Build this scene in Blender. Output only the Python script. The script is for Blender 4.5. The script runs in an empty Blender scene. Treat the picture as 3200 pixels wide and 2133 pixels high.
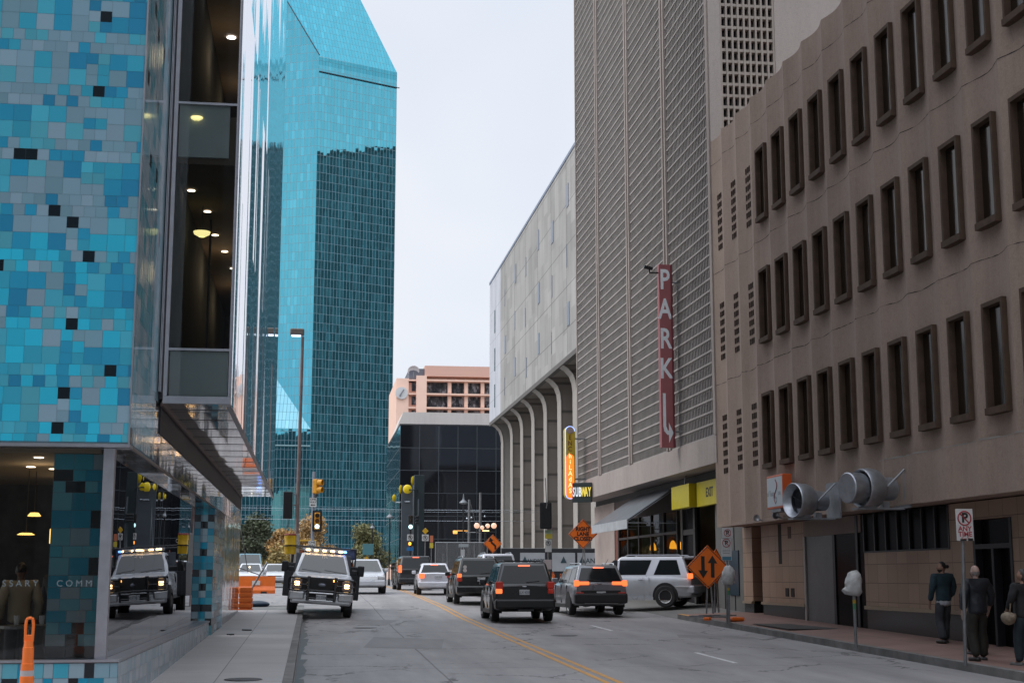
import bpy, bmesh, math, random
from mathutils import Vector, Matrix, Euler
rnd = random.Random(7)
SC = bpy.context.scene
COL = SC.collection
R = math.radians

# ---------------------------------------------------------------- mesh builder
class MB:
    def __init__(s):
        s.v = []; s.f = []; s.m = []; s.uv = []; s.c = []
        s.cm = 0; s.cc = None
    def face(s, pts, uv=None):
        b = len(s.v)
        s.v += [tuple(p) for p in pts]
        s.f.append(tuple(range(b, b + len(pts)))); s.m.append(s.cm); s.uv.append(uv); s.c.append(s.cc); return s
    def quad(s, a, b, c, d, uv=None): return s.face([a, b, c, d], uv)
    def _add(s, vs, fs):
        b = len(s.v); s.v += [tuple(p) for p in vs]
        for f in fs:
            s.f.append(tuple(b + i for i in f)); s.m.append(s.cm); s.uv.append(None); s.c.append(s.cc)
    def box(s, x0, x1, y0, y1, z0, z1):
        x0, x1 = min(x0, x1), max(x0, x1); y0, y1 = min(y0, y1), max(y0, y1); z0, z1 = min(z0, z1), max(z0, z1)
        vs = [(x0,y0,z0),(x1,y0,z0),(x1,y1,z0),(x0,y1,z0),(x0,y0,z1),(x1,y0,z1),(x1,y1,z1),(x0,y1,z1)]
        s._add(vs, [(3,2,1,0),(4,5,6,7),(0,1,5,4),(1,2,6,5),(2,3,7,6),(3,0,4,7)])
        return s
    def rbox(s, c, d, mtx=None, bev=0.0):
        """box centred at c with size d, turned by a matrix, bevelled"""
        bm = bmesh.new(); bmesh.ops.create_cube(bm, size=1)
        for v in bm.verts: v.co = Vector((v.co.x*d[0], v.co.y*d[1], v.co.z*d[2]))
        if bev: bmesh.ops.bevel(bm, geom=bm.edges[:], offset=bev, segments=2, affect='EDGES', profile=.5)
        M = Matrix.Translation(c) @ (mtx.to_4x4() if mtx else Matrix())
        s.bm(bm, M); return s
    def bm(s, bm, M=None):
        M = M or Matrix()
        bm.verts.index_update()
        s._add([M @ v.co for v in bm.verts], [tuple(v.index for v in f.verts) for f in bm.faces]); bm.free()
    def tube(s, a, b, r0, r1=None, n=10, caps=True):
        a = Vector(a); b = Vector(b); r1 = r0 if r1 is None else r1
        d = (b - a).normalized(); q = d.to_track_quat('Z', 'Y').to_matrix()
        vs = []
        for P, r in ((a, r0), (b, r1)):
            for k in range(n):
                t = 2*math.pi*k/n; vs.append(P + q @ Vector((r*math.cos(t), r*math.sin(t), 0)))
        fs = [(k, (k+1) % n, n+(k+1) % n, n+k) for k in range(n)]
        if caps: fs += [tuple(range(n-1, -1, -1)), tuple(range(n, 2*n))]
        s._add(vs, fs); return s
    def path(s, pts, r, n=6):
        for a, b in zip(pts, pts[1:]): s.tube(a, b, r, n=n)
        return s
    def lathe(s, prof, o, axis='Z', n=20, mtx=None):
        """profile (radius, height) turned round an axis through o"""
        vs = []; fs = []
        q = {'Z': Matrix(), 'X': Matrix.Rotation(R(90), 4, 'Y'), 'Y': Matrix.Rotation(R(-90), 4, 'X')}[axis].to_3x3()
        if mtx: q = mtx @ q
        for r, h in prof:
            for k in range(n):
                t = 2*math.pi*k/n; vs.append(Vector(o) + q @ Vector((r*math.cos(t), r*math.sin(t), h)))
        for i in range(len(prof)-1):
            for k in range(n):
                fs.append((i*n+k, i*n+(k+1) % n, (i+1)*n+(k+1) % n, (i+1)*n+k))
        s._add(vs, fs); return s
    def ball(s, c, r, sx=1, sy=1, sz=1, u=14, v=9):
        bm = bmesh.new(); bmesh.ops.create_uvsphere(bm, u_segments=u, v_segments=v, radius=r)
        s.bm(bm, Matrix.Translation(c) @ Matrix.Diagonal((sx, sy, sz, 1))); return s
    def prism(s, poly, d, o=(0,0,0), ax=(1,0,0), ay=(0,0,1), az=None):
        """2-D outline in the (ax, ay) plane, thickness d along ax x ay (or az)"""
        ax = Vector(ax); ay = Vector(ay); az = Vector(az) if az else ax.cross(ay); o = Vector(o); n = len(poly)
        A = [o + ax*p[0] + ay*p[1] for p in poly]; B = [p + az*d for p in A]
        area = sum(poly[i][0]*poly[(i+1) % n][1] - poly[(i+1) % n][0]*poly[i][1] for i in range(n))
        fs = [tuple(range(n-1, -1, -1)), tuple(range(n, 2*n))] + [(i, (i+1) % n, n+(i+1) % n, n+i) for i in range(n)]
        if (area < 0) != (d < 0): fs = [tuple(reversed(f)) for f in fs]
        s._add(A + B, fs); return s
    def build(s, name, mats, parent=None, world=False, smooth=0, colattr=None):
        me = bpy.data.meshes.new(name)
        me.from_pydata(s.v, [], s.f)
        if not isinstance(mats, (list, tuple)): mats = [mats]
        for m in mats: me.materials.append(m)
        if len(mats) > 1: me.polygons.foreach_set('material_index', s.m)
        if any(u is not None for u in s.uv):
            L = me.uv_layers.new(name='UVMap')
            for p, u in zip(me.polygons, s.uv):
                if u is None: continue
                for li, q in zip(p.loop_indices, u): L.data[li].uv = q
        if colattr:
            A = me.color_attributes.new(colattr, 'FLOAT_COLOR', 'CORNER')
            for p, c in zip(me.polygons, s.c):
                for li in p.loop_indices: A.data[li].color = (*c, 1) if c else (1, 1, 1, 1)
        me.validate()
        if smooth:
            bm = bmesh.new(); bm.from_mesh(me)
            bmesh.ops.remove_doubles(bm, verts=bm.verts, dist=1e-4)
            bm.to_mesh(me); bm.free()
            me.shade_smooth(); me.set_sharp_from_angle(angle=R(smooth))
        me.update()
        return link(name, me, parent, world)

def link(name, me, parent=None, world=False):
    o = bpy.data.objects.new(name, me); COL.objects.link(o)
    if parent is not None:
        o.parent = parent
        if world:
            r = parent
            M = Matrix()
            while r is not None:
                M = Matrix.LocRotScale(r.location, r.rotation_euler, None) @ M; r = r.parent
            me.transform(M.inverted())
    return o

def tag(o, label=None, cat=None, group=None, kind=None):
    if label: o['label'] = label
    if cat: o['category'] = cat
    if group: o['group'] = group
    if kind: o['kind'] = kind
    return o
def thing(name, label, cat, loc=(0,0,0), rotz=0, group=None, rot=None):
    o = bpy.data.objects.new(name, None); COL.objects.link(o); o.empty_display_size = .2
    o.location = loc; o.rotation_euler = rot if rot else (0, 0, rotz)
    return tag(o, label, cat, group)
def kids(o): return [c for c in bpy.data.objects if c.parent == o]
def copy_tree(o, parent=None, top=True):
    c = o.copy(); COL.objects.link(c)
    if parent: c.parent = parent
    for ch in kids(o): copy_tree(ch, c, False)
    return c

def txt(name, s, mat, parent, c, size, right=(1,0,0), up=(0,0,1), depth=.004, wid=1.0, bold=0.0, world=False, sp=1.0, line=1.0):
    """lettering as real geometry, centred at c"""
    cu = bpy.data.curves.new('t', 'FONT'); cu.body = s; cu.size = size; cu.align_x = 'CENTER'; cu.align_y = 'CENTER'
    cu.offset = bold; cu.extrude = depth; cu.space_character = sp; cu.resolution_u = 3; cu.space_line = line
    ob = bpy.data.objects.new('t', cu); COL.objects.link(ob)
    me = bpy.data.meshes.new_from_object(ob.evaluated_get(bpy.context.evaluated_depsgraph_get()))
    bpy.data.objects.remove(ob); bpy.data.curves.remove(cu)
    r = Vector(right).normalized()*wid; u = Vector(up).normalized(); n = Vector(right).normalized().cross(u)
    M = Matrix((( r.x, u.x, n.x, c[0]), (r.y, u.y, n.y, c[1]), (r.z, u.z, n.z, c[2]), (0,0,0,1)))
    me.transform(M); me.name = name; me.materials.clear(); me.materials.append(mat)
    return link(name, me, parent, world)

# ---------------------------------------------------------------- materials
class NT:
    def __init__(s, name):
        s.m = bpy.data.materials.new(name); s.m.use_nodes = True; s.t = s.m.node_tree; s.n = s.t.nodes
        s.bs = s.n['Principled BSDF']; s.out = s.n['Material Output']
    def new(s, typ, **kw):
        x = s.n.new('ShaderNode' + typ)
        for k, v in kw.items():
            if k in x.inputs: x.inputs[k].default_value = v
            else: setattr(x, k, v)
        return x
    def lk(s, a, b): s.t.links.new(a, b)
    def math(s, op, a, b=None):
        x = s.new('Math', operation=op)
        for i, q in enumerate((a, b)):
            if q is None: continue
            if isinstance(q, (int, float)): x.inputs[i].default_value = q
            else: s.lk(q, x.inputs[i])
        return x.outputs[0]
    def coord(s, scale=(1,1,1), which='Object'):
        t = s.new('TexCoord'); mp = s.new('Mapping'); mp.inputs['Scale'].default_value = scale
        s.lk(t.outputs[which], mp.inputs[0]); return mp.outputs[0]
    def noise(s, vec, scale, detail=4, rough=.6, dist=0):
        x = s.new('TexNoise', Scale=scale, Detail=detail, Roughness=rough, Distortion=dist); s.lk(vec, x.inputs['Vector']); return x
    def ramp(s, fac, stops):
        x = s.new('ValToRGB'); e = x.color_ramp.elements
        while len(e) < len(stops): e.new(.5)
        for q, (p, c) in zip(e, stops): q.position = p; q.color = (*c, 1) if len(c) == 3 else c
        s.lk(fac, x.inputs[0]); return x.outputs[0]
    def mix(s, fac, a, b, mode='MIX'):
        x = s.new('Mix', data_type='RGBA', blend_type=mode)
        for sock, q in ((x.inputs[0], fac), (x.inputs[6], a), (x.inputs[7], b)):
            if isinstance(q, (int, float)): sock.default_value = q
            elif isinstance(q, (tuple, list)): sock.default_value = (*q[:3], 1)
            else: s.lk(q, sock)
        return x.outputs[2]
    def setp(s, **kw):
        for k, v in kw.items():
            k = k.replace('_', ' ')
            if isinstance(v, (int, float)): s.bs.inputs[k].default_value = v
            elif isinstance(v, tuple): s.bs.inputs[k].default_value = (*v[:3], 1)
            else: s.lk(v, s.bs.inputs[k])
        return s
    def bump(s, h, strength=.3, dist=.02):
        b = s.new('Bump', Strength=strength, Distance=dist); s.lk(h, b.inputs['Height']); s.lk(b.outputs[0], s.bs.inputs['Normal'])
def sc3(c, k): return tuple(min(1, q*k) for q in c)
def mat(name, col, rough=.6, metal=0, var=0, vs=3, bump=0, bs=30, coat=0, st=(1,1,1), spec=.5):
    t = NT(name); t.setp(Base_Color=col, Roughness=rough, Metallic=metal, Coat_Weight=coat)
    t.bs.inputs['Specular IOR Level'].default_value = spec
    if var:
        n = t.noise(t.coord(st), vs, 5)
        t.setp(Base_Color=t.ramp(n.outputs[0], [(.3, sc3(col, 1-var)), (.7, sc3(col, 1+var))]))
    if bump: t.bump(t.noise(t.coord(), bs, 4).outputs[0], bump)
    return t.m
def emit(name, col, st, base=None):
    t = NT(name); t.setp(Base_Color=base or col, Emission_Color=col, Emission_Strength=st, Roughness=.4); return t.m
def glass(name, tint=(.5,.5,.5), ior=1.5, rough=.01, refl=(.9,.95,1), wob=0):
    """window pane: clear through its tint, mirror-like towards grazing angles"""
    t = NT(name); t.n.remove(t.bs)
    tr = t.new('BsdfTransparent'); tr.inputs[0].default_value = (*tint, 1)
    gl = t.new('BsdfGlossy', Roughness=rough); gl.inputs[0].default_value = (*refl, 1)
    fr = t.new('Fresnel', IOR=ior); mx = t.new('MixShader')
    if wob:
        g = t.new('NewGeometry'); nz = t.noise(t.coord((1,1,.25)), 1.2, 1)
        a = t.new('VectorMath', operation='SUBTRACT'); a.inputs[1].default_value = (.5,.5,.5); t.lk(nz.outputs['Color'], a.inputs[0])
        b = t.new('VectorMath', operation='SCALE'); b.inputs['Scale'].default_value = wob; t.lk(a.outputs[0], b.inputs[0])
        c = t.new('VectorMath', operation='ADD'); t.lk(g.outputs['Normal'], c.inputs[0]); t.lk(b.outputs[0], c.inputs[1])
        d = t.new('VectorMath', operation='NORMALIZE'); t.lk(c.outputs[0], d.inputs[0]); t.lk(d.outputs[0], gl.inputs['Normal'])
    t.lk(fr.outputs[0], mx.inputs[0]); t.lk(tr.outputs[0], mx.inputs[1]); t.lk(gl.outputs[0], mx.inputs[2]); t.lk(mx.outputs[0], t.out.inputs[0])
    return t.m
def grid_glass(name, col, px, pz, line=(.2,.3,.33), lw=.05, tilt=.006, metal=.9, rough=.04, sill=0):
    """curtain wall: every pane a mirror tilted by its own hair's breadth; UVs are metres"""
    t = NT(name); uv = t.new('TexCoord').outputs['UV']; sp = t.new('SeparateXYZ'); t.lk(uv, sp.inputs[0])
    u = t.math('DIVIDE', sp.outputs[0], px); v = t.math('DIVIDE', sp.outputs[1], pz)
    fu = t.math('FRACT', u); fv = t.math('FRACT', v)
    lu = t.math('LESS_THAN', fu, lw); lv = t.math('LESS_THAN', fv, lw*px/pz)
    ln = t.math('MAXIMUM', lu, lv)
    cb = t.new('CombineXYZ'); t.lk(t.math('FLOOR', u), cb.inputs[0]); t.lk(t.math('FLOOR', v), cb.inputs[1])
    wn = t.new('TexWhiteNoise', noise_dimensions='3D'); t.lk(cb.outputs[0], wn.inputs['Vector'])
    a = t.new('VectorMath', operation='SUBTRACT'); a.inputs[1].default_value = (.5,.5,.5); t.lk(wn.outputs['Color'], a.inputs[0])
    # bow inside each pane
    nz = t.noise(uv, .35, 2); a2 = t.new('VectorMath', operation='SUBTRACT'); a2.inputs[1].default_value = (.5,.5,.5); t.lk(nz.outputs['Color'], a2.inputs[0])
    ad = t.new('VectorMath', operation='ADD'); t.lk(a.outputs[0], ad.inputs[0]); t.lk(a2.outputs[0], ad.inputs[1])
    b = t.new('VectorMath', operation='SCALE'); b.inputs['Scale'].default_value = tilt; t.lk(ad.outputs[0], b.inputs[0])
    g = t.new('NewGeometry'); c = t.new('VectorMath', operation='ADD'); t.lk(g.outputs['Normal'], c.inputs[0]); t.lk(b.outputs[0], c.inputs[1])
    d = t.new('VectorMath', operation='NORMALIZE'); t.lk(c.outputs[0], d.inputs[0])
    vc = t.ramp(wn.outputs['Value'], [(0, sc3(col, .93)), (.9, sc3(col, 1.03)), (1, sc3(col, 1.16))])
    t.setp(Base_Color=t.mix(ln, vc, line), Metallic=t.math('MULTIPLY', t.math('SUBTRACT', 1, ln), metal),
           Roughness=t.math('ADD', t.math('MULTIPLY', ln, .4), rough), Normal=d.outputs[0])
    return t.m

# ground profile along the street: it climbs away from the camera, then levels out
PR = [(-60,-1.35),(0,-.5),(22,-.05),(35,.17),(47,.37),(55,.59),(68,.83),(80,.99),(100,1.10),(200,1.2),(1000,1.4)]
def gz(y):
    for (a, b), (c, d) in zip(PR, PR[1:]):
        if y <= c: return b + (d-b)*(y-a)/(c-a)
    return PR[-1][1]
# ---------------------------------------------------------------- world, camera, sun
SUN_AZ, SUN_EL = 272, 46
w = bpy.data.worlds.new('World'); SC.world = w; w.use_nodes = True
nt = w.node_tree; bg = nt.nodes['Background']; bg.inputs[1].default_value = .1
sky = nt.nodes.new('ShaderNodeTexSky'); sky.sky_type = 'NISHITA'; sky.sun_disc = False
sky.sun_elevation = R(SUN_EL); sky.sun_rotation = R(SUN_AZ); sky.air_density = 1.0; sky.dust_density = 2.0
tc = nt.nodes.new('ShaderNodeTexCoord'); mp = nt.nodes.new('ShaderNodeMapping'); mp.inputs['Scale'].default_value = (1, 1, 1.7)
nz = nt.nodes.new('ShaderNodeTexNoise'); nz.inputs['Scale'].default_value = 1.9; nz.inputs['Detail'].default_value = 4; nz.inputs['Distortion'].default_value = .4
rp = nt.nodes.new('ShaderNodeValToRGB'); e = rp.color_ramp.elements
e[0].position = .36; e[0].color = (7.1, 7.9, 9.4, 1); e[1].position = .62; e[1].color = (9.6, 9.8, 10.2, 1)
mx = nt.nodes.new('ShaderNodeMix'); mx.data_type = 'RGBA'; mx.inputs[0].default_value = .93
nt.links.new(tc.outputs['Generated'], mp.inputs[0]); nt.links.new(mp.outputs[0], nz.inputs['Vector']); nt.links.new(nz.outputs[0], rp.inputs[0])
nt.links.new(sky.outputs[0], mx.inputs[6]); nt.links.new(rp.outputs[0], mx.inputs[7]); 
sx_ = nt.nodes.new('ShaderNodeSeparateXYZ'); nt.links.new(tc.outputs['Generated'], sx_.inputs[0])
zr = nt.nodes.new('ShaderNodeMapRange'); zr.interpolation_type = 'SMOOTHSTEP'     # an overcast sky is brightest overhead
for k_, v_ in (('From Min', .40), ('From Max', .95), ('To Min', 1.0), ('To Max', 1.95)): zr.inputs[k_].default_value = v_
nt.links.new(sx_.outputs[2], zr.inputs[0])
yr = nt.nodes.new('ShaderNodeMapRange'); yr.interpolation_type = 'SMOOTHSTEP'     # sky behind the camera brightened to lift camera-facing surfaces
for k_, v_ in (('From Min', .1), ('From Max', -.8), ('To Min', 1.0), ('To Max', 1.4)): yr.inputs[k_].default_value = v_
nt.links.new(sx_.outputs[1], yr.inputs[0])
mm = nt.nodes.new('ShaderNodeMath'); mm.operation = 'MULTIPLY'; nt.links.new(zr.outputs[0], mm.inputs[0]); nt.links.new(yr.outputs[0], mm.inputs[1])
vs_ = nt.nodes.new('ShaderNodeVectorMath'); vs_.operation = 'SCALE'; nt.links.new(mx.outputs[2], vs_.inputs[0]); nt.links.new(mm.outputs[0], vs_.inputs['Scale'])
nt.links.new(vs_.outputs[0], bg.inputs[0])

cam = bpy.data.cameras.new('camera'); cam.sensor_width = 36; cam.lens = 3267/2352*36; cam.clip_end = 4000; cam.clip_start = .1
cob = bpy.data.objects.new('camera', cam); COL.objects.link(cob); SC.camera = cob
th = math.atan(541/3267.); yaw = math.atan(461/3267./math.sqrt(1+(541/3267.)**2))
cob.location = (0, 0, 1.7); cob.rotation_euler = (R(90)+th, 0, -yaw)
cam.dof.use_dof = True; cam.dof.focus_distance = 46; cam.dof.aperture_fstop = 4.0

sl = bpy.data.lights.new('sun', 'SUN'); sl.energy = 1.7; sl.angle = R(40); sl.color = (1, .97, .93)
so = bpy.data.objects.new('sun', sl); COL.objects.link(so); so.location = (0, 0, 60)
sd = Vector((math.sin(R(SUN_AZ))*math.cos(R(SUN_EL)), math.cos(R(SUN_AZ))*math.cos(R(SUN_EL)), math.sin(R(SUN_EL))))
so.rotation_euler = sd.to_track_quat('Z', 'Y').to_euler()
SC.view_settings.view_transform = 'Standard'; SC.view_settings.look = 'None'
SC.view_settings.exposure = 0; SC.view_settings.gamma = 1
SC.cycles.max_bounces = 8; SC.cycles.glossy_bounces = 5; SC.cycles.transparent_max_bounces = 16; SC.cycles.diffuse_bounces = 3
SC.cycles.sample_clamp_indirect = 6; SC.cycles.caustics_reflective = False; SC.cycles.caustics_refractive = False

# ---------------------------------------------------------------- ground, road, pavements
def asphalt(name, c0, c1, crack=True):
    t = NT(name); co = t.coord()
    big = t.noise(co, .22, 5, .6); fine = t.noise(co, 30, 3); mid = t.noise(t.coord((2.2, .35, 1)), .9, 4)
    base = t.mix(t.ramp(big.outputs[0], [(.32, (0,0,0)), (.68, (1,1,1))]), c0, c1)
    base = t.mix(.5, base, t.ramp(mid.outputs[0], [(.3, sc3(c0, .72)), (.7, sc3(c1, 1.12))]))
    base = t.mix(t.math('MULTIPLY', fine.outputs[0], .35), base, sc3(c1, 1.35))
    if crack:
        wv = t.noise(co, .9, 4, .7); ad = t.new('VectorMath', operation='MULTIPLY_ADD'); ad.inputs[1].default_value = (1.6,1.6,0)
        t.lk(wv.outputs['Color'], ad.inputs[0]); t.lk(co, ad.inputs[2])
        vo = t.new('TexVoronoi', feature='DISTANCE_TO_EDGE', Scale=.3); t.lk(ad.outputs[0], vo.inputs['Vector'])
        ck = t.math('LESS_THAN', vo.outputs['Distance'], .011)
        ck = t.math('MULTIPLY', ck, t.ramp(t.noise(co, .35, 2).outputs[0], [(.45, (0,0,0)), (.55, (1,1,1))]))
        base = t.mix(t.math('MULTIPLY', ck, .75), base, (.02,.02,.022))
        lx = t.new('SeparateXYZ'); t.lk(co, lx.inputs[0])
        wob = t.math('MULTIPLY', t.math('SUBTRACT', t.noise(t.coord((1, .08, 1)), 1.3, 3).outputs[0], .5), 1.2)
        ph = t.math('FRACT', t.math('DIVIDE', t.math('ADD', t.math('SUBTRACT', lx.outputs[0], 4.95), wob), 3.5))
        oil = t.ramp(ph, [(.30, (0,0,0)), (.5, (1,1,1)), (.70, (0,0,0))])     # oil drip band down the middle of each lane
        oil = t.math('MULTIPLY', oil, t.noise(t.coord((1.5, .25, 1)), 1.1, 4).outputs[0])
        base = t.mix(t.math('MULTIPLY', oil, .55), base, sc3(c0, .55))
        seam = t.math('LESS_THAN', t.math('ABSOLUTE', t.math('SUBTRACT', lx.outputs[0], t.math('ADD', 2.35, t.math('MULTIPLY', wob, .12)))), .018)
        seam = t.math('MAXIMUM', seam, t.math('LESS_THAN', t.math('FRACT', t.math('DIVIDE', t.math('ADD', lx.outputs[1], t.math('MULTIPLY', wob, .2)), 9.0)), .004))
        base = t.mix(t.math('MULTIPLY', seam, .6), base, (.03,.03,.032))
        sp = t.noise(co, 2.6, 5, .75); st = t.ramp(sp.outputs[0], [(.6, (0,0,0)), (.72, (1,1,1))])
        base = t.mix(t.math('MULTIPLY', st, .35), base, sc3(c0, .45))
    t.setp(Base_Color=base, Roughness=.62); t.bump(fine.outputs[0], .25, .01)
    return t.m
def paving(name, c, jx, jy, line, var=.12):
    """concrete or brick pavement with joints"""
    t = NT(name); co = t.coord(); sp = t.new('SeparateXYZ'); t.lk(co, sp.inputs[0])
    big = t.noise(co, .5, 5, .65); fine = t.noise(co, 40, 2)
    base = t.ramp(big.outputs[0], [(.3, sc3(c, 1-var)), (.7, sc3(c, 1+var))])
    fx = t.math('LESS_THAN', t.math('FRACT', t.math('DIVIDE', sp.outputs[0], jx)), .012/jx*1.2)
    fy = t.math('LESS_THAN', t.math('FRACT', t.math('DIVIDE', sp.outputs[1], jy)), .014/jy*1.2)
    cbx = t.new('CombineXYZ'); t.lk(t.math('FLOOR', t.math('DIVIDE', sp.outputs[0], jx)), cbx.inputs[0]); t.lk(t.math('FLOOR', t.math('DIVIDE', sp.outputs[1], jy)), cbx.inputs[1])
    wn = t.new('TexWhiteNoise'); t.lk(cbx.outputs[0], wn.inputs['Vector'])
    base = t.mix(t.math('MULTIPLY', wn.outputs['Value'], .3), base, sc3(c, .7))
    base = t.mix(t.math('MULTIPLY', t.math('MAXIMUM', fx, fy), .8), base, line)
    st = t.ramp(t.noise(co, 1.7, 5, .75).outputs[0], [(.62, (0,0,0)), (.75, (1,1,1))])
    base = t.mix(t.math('MULTIPLY', st, .3), base, sc3(c, .4))
    t.setp(Base_Color=base, Roughness=.7); t.bump(fine.outputs[0], .2, .008); return t.m
M_road = asphalt('road_surface', (.20,.192,.195), (.31,.298,.298))
M_ground = asphalt('far_ground', (.12,.12,.12), (.18,.175,.165), False)
M_walkL = paving('concrete_pavement', (.40,.385,.385), 1.45, 1.9, (.06,.06,.06))
M_walkR = paving('brick_pavement', (.235,.145,.12), 1.2, 1.5, (.05,.04,.04), .2)
M_kerb = mat('kerb_concrete', (.17,.165,.16), .8, 0, .35, 1.6, .3, 20)
def worn(name, c, under):
    t = NT(name); n = t.noise(t.coord((2, .8, 1)), 3.0, 6, .75)
    t.setp(Base_Color=t.mix(t.ramp(n.outputs[0], [(.30, (0,0,0)), (.50, (1,1,1))]), under, c), Roughness=.6); return t.m
M_yel = worn('yellow_road_paint', (.62,.31,.07), (.36,.24,.13))
M_wht = worn('white_road_paint', (.66,.66,.66), (.33,.33,.33))
def sheet(name, x0, x1, y0, y1, dz, m, step=2.5, kind='structure', solid=0, xs=None, bank=None):
    """a strip that follows the street's slope; solid gives it kerb faces down to the road"""
    mb = MB(); n = max(1, int((y1-y0)/step)); ys = [y0+(y1-y0)*i/n for i in range(n+1)]
    bank = bank or (lambda x, y: 0)
    xs = xs or [x0, x1]
    for a, b in zip(ys, ys[1:]):
        for p, q in zip(xs, xs[1:]):
            mb.quad((p, a, gz(a)+dz+bank(p, a)), (q, a, gz(a)+dz+bank(q, a)), (q, b, gz(b)+dz+bank(q, b)), (p, b, gz(b)+dz+bank(p, b)))
        if solid:
            for x, fl in ((x0, 1), (x1, 0)):
                P = [(x, a, gz(a)+dz+bank(x, a)-solid), (x, b, gz(b)+dz+bank(x, b)-solid), (x, b, gz(b)+dz+bank(x, b)), (x, a, gz(a)+dz+bank(x, a))]
                mb.face(P if not fl else P[::-1])
    if solid:
        for y in (y0, y1):
            for p, q in zip(xs, xs[1:]):
                mb.quad((p, y, gz(y)+dz+bank(p, y)-solid), (q, y, gz(y)+dz+bank(q, y)-solid), (q, y, gz(y)+dz+bank(q, y)), (p, y, gz(y)+dz+bank(p, y)))
    o = mb.build(name, m); o['kind'] = kind; return o
CL, CR = -.25, 11.9
def strip(name, a, b, m):
    mb = MB()
    for x0, x1, y0, y1, dz in b:
        n = max(1, int((y1-y0)/2.5))
        ys = [y0+(y1-y0)*i/n for i in range(n+1)]
        for p, q in zip(ys, ys[1:]): mb.quad((x0, p, gz(p)+dz), (x1, p, gz(p)+dz), (x1, q, gz(q)+dz), (x0, q, gz(q)+dz))
    o = mb.build(name, m); o['kind'] = 'structure'; return o
mb = MB()
for a, b in zip([-60,0,22,35,47,55,68,80,100,200,600], [0,22,35,47,55,68,80,100,200,600,1500]):
    mb.quad((-900, a, gz(a)-.03), (900, a, gz(a)-.03), (900, b, gz(b)-.03), (-900, b, gz(b)-.03))
tag(mb.build('ground', M_ground), kind='structure')
sheet('road', CL, CR, -40, 330, 0, M_road)
strip('cross_street', 0, [(-120, CL, 57, 92, -.012), (CR, 120, 73, 86, -.012)], M_road)
sheet('left_pavement', -9, CL-.16, -30, 50, .15, M_walkL, solid=.3)
sheet('left_kerb', CL-.157, CL, -30, 50.003, .154, M_kerb, solid=.3)
bankR = lambda x, y: .03*(x-CR)
sheet('right_pavement', CR+.18, 14.6, -30, 46.2, .15, M_walkR, solid=.3, bank=bankR)
sheet('right_kerb', CR, CR+.177, -30, 46.203, .154, M_kerb, solid=.3)
sheet('far_right_pavement', CR, 14.6, 62, 73, .15, M_walkL, solid=.3, bank=bankR)
def drive(x, y): return .004 + (x-CR)*.085
sheet('driveway', CR+.01, 20, 46.21, 61.99, 0, M_ground, bank=lambda x, y: min(.21, drive(x, y)), xs=[CR+.01, 13.2, 14.3, 20])
strip('centre_line', 0, [(4.84, 4.94, -20, 110, .004), (5.06, 5.16, -20, 110, .004)], M_yel)
strip('lane_line', 0, [(8.21, 8.32, y, y+3.0, .004) for y in (3.8, 15.8, 27.6, 39.3)], M_wht)
# dark gutter strip, patches and an iron plate: part of the ground
M_litter_shade = mat('litter_gutter_shade', (.035,.035,.037), .5, 0, .25, 3)
strip('kerb_paint', 0, [(CR-.004, CR+.18, 44.6, 46.2, .158)], M_yel)
mb = MB(); r2 = random.Random(3)
y = 18.
while y < 50:
    L = r2.uniform(.5, 1.6); wd = r2.uniform(.05, .2)
    mb.quad((CL+.01, y, gz(y)+.004), (CL+.01+wd, y, gz(y)+.004), (CL+.01+r2.uniform(.05,.22), y+L, gz(y+L)+.004), (CL+.01, y+L, gz(y+L)+.004)); y += L
tag(mb.build('gutter_grime_shade', M_litter_shade), kind='structure')  # irregular dark strip: gutter grime plus kerb shadow painted as flat colour
mb = MB()
def patch(pts, dz):
    mb.face([(x, y, gz(y)+dz) for x, y in pts])
patch([(1.2,33),(2.9,32.2),(3.3,36),(1.6,37)], .003); patch([(9.3,36),(11.2,35),(11.3,36.2),(9.6,37.4)], .003)
patch([(1.0,44),(2.2,43),(2.9,46.6),(1.4,46.9)], .003)
tag(mb.build('road_patches', asphalt('old_patch', (.14,.137,.14), (.22,.21,.21), False)), kind='structure')
t = thing('utility_cover', 'dark steel plate set in the brick pavement beside the doorway', 'cover', (12.95, 37.5, gz(37.5)+.15+.032))
MB().prism([(-.75,-1.5),(.75,-1.5),(.75,1.5),(-.75,1.5)], .012, (0,0,.002), (1,0,0), (0,1,.0125)).build('plate', mat('dark_steel_plate', (.06,.06,.06), .5, .4, .3, 4), t)
t = thing('utility_cover', 'round dark iron cover in the pale concrete pavement, nearest the camera', 'cover', (-1.02, 23.2, gz(23.2)+.153))
MB().lathe([(0,.012),(.27,.012),(.29,.008),(.3,0)], (0,0,0)).build('lid', mat('cast_iron', (.07,.07,.075), .6, .3, .3, 8, .5, 60), t)
for x, y, lb in ((1.55, 41.5, 'round iron manhole in the lane with the work truck'), (6.55, 37.2, 'round iron manhole in the middle lane behind the near black SUV')):
    t = thing('manhole_cover', lb, 'manhole', (x, y, gz(y)+.003), 0)
    MB().lathe([(0,.008),(.31,.008),(.33,.006),(.36,0)], (0,0,0)).build('lid', mat('cast_iron', (.10,.10,.105), .6, .3, .3, 8, .5, 60), t)
# litter and dark scraps by the wall
for x, y, s_, lb in ((-1.9, 35.6, .12, 'small dark scrap of litter near the tiled column'), (-1.6, 37.6, .16, 'flat black scrap of litter at the foot of the mirrored wall')):
    tag(MB().rbox((x, y, gz(y)+.165), (s_, s_*1.6, .03), Matrix.Rotation(.5, 3, 'Z'), .008).build('litter', M_litter_shade), lb, 'litter')
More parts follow.
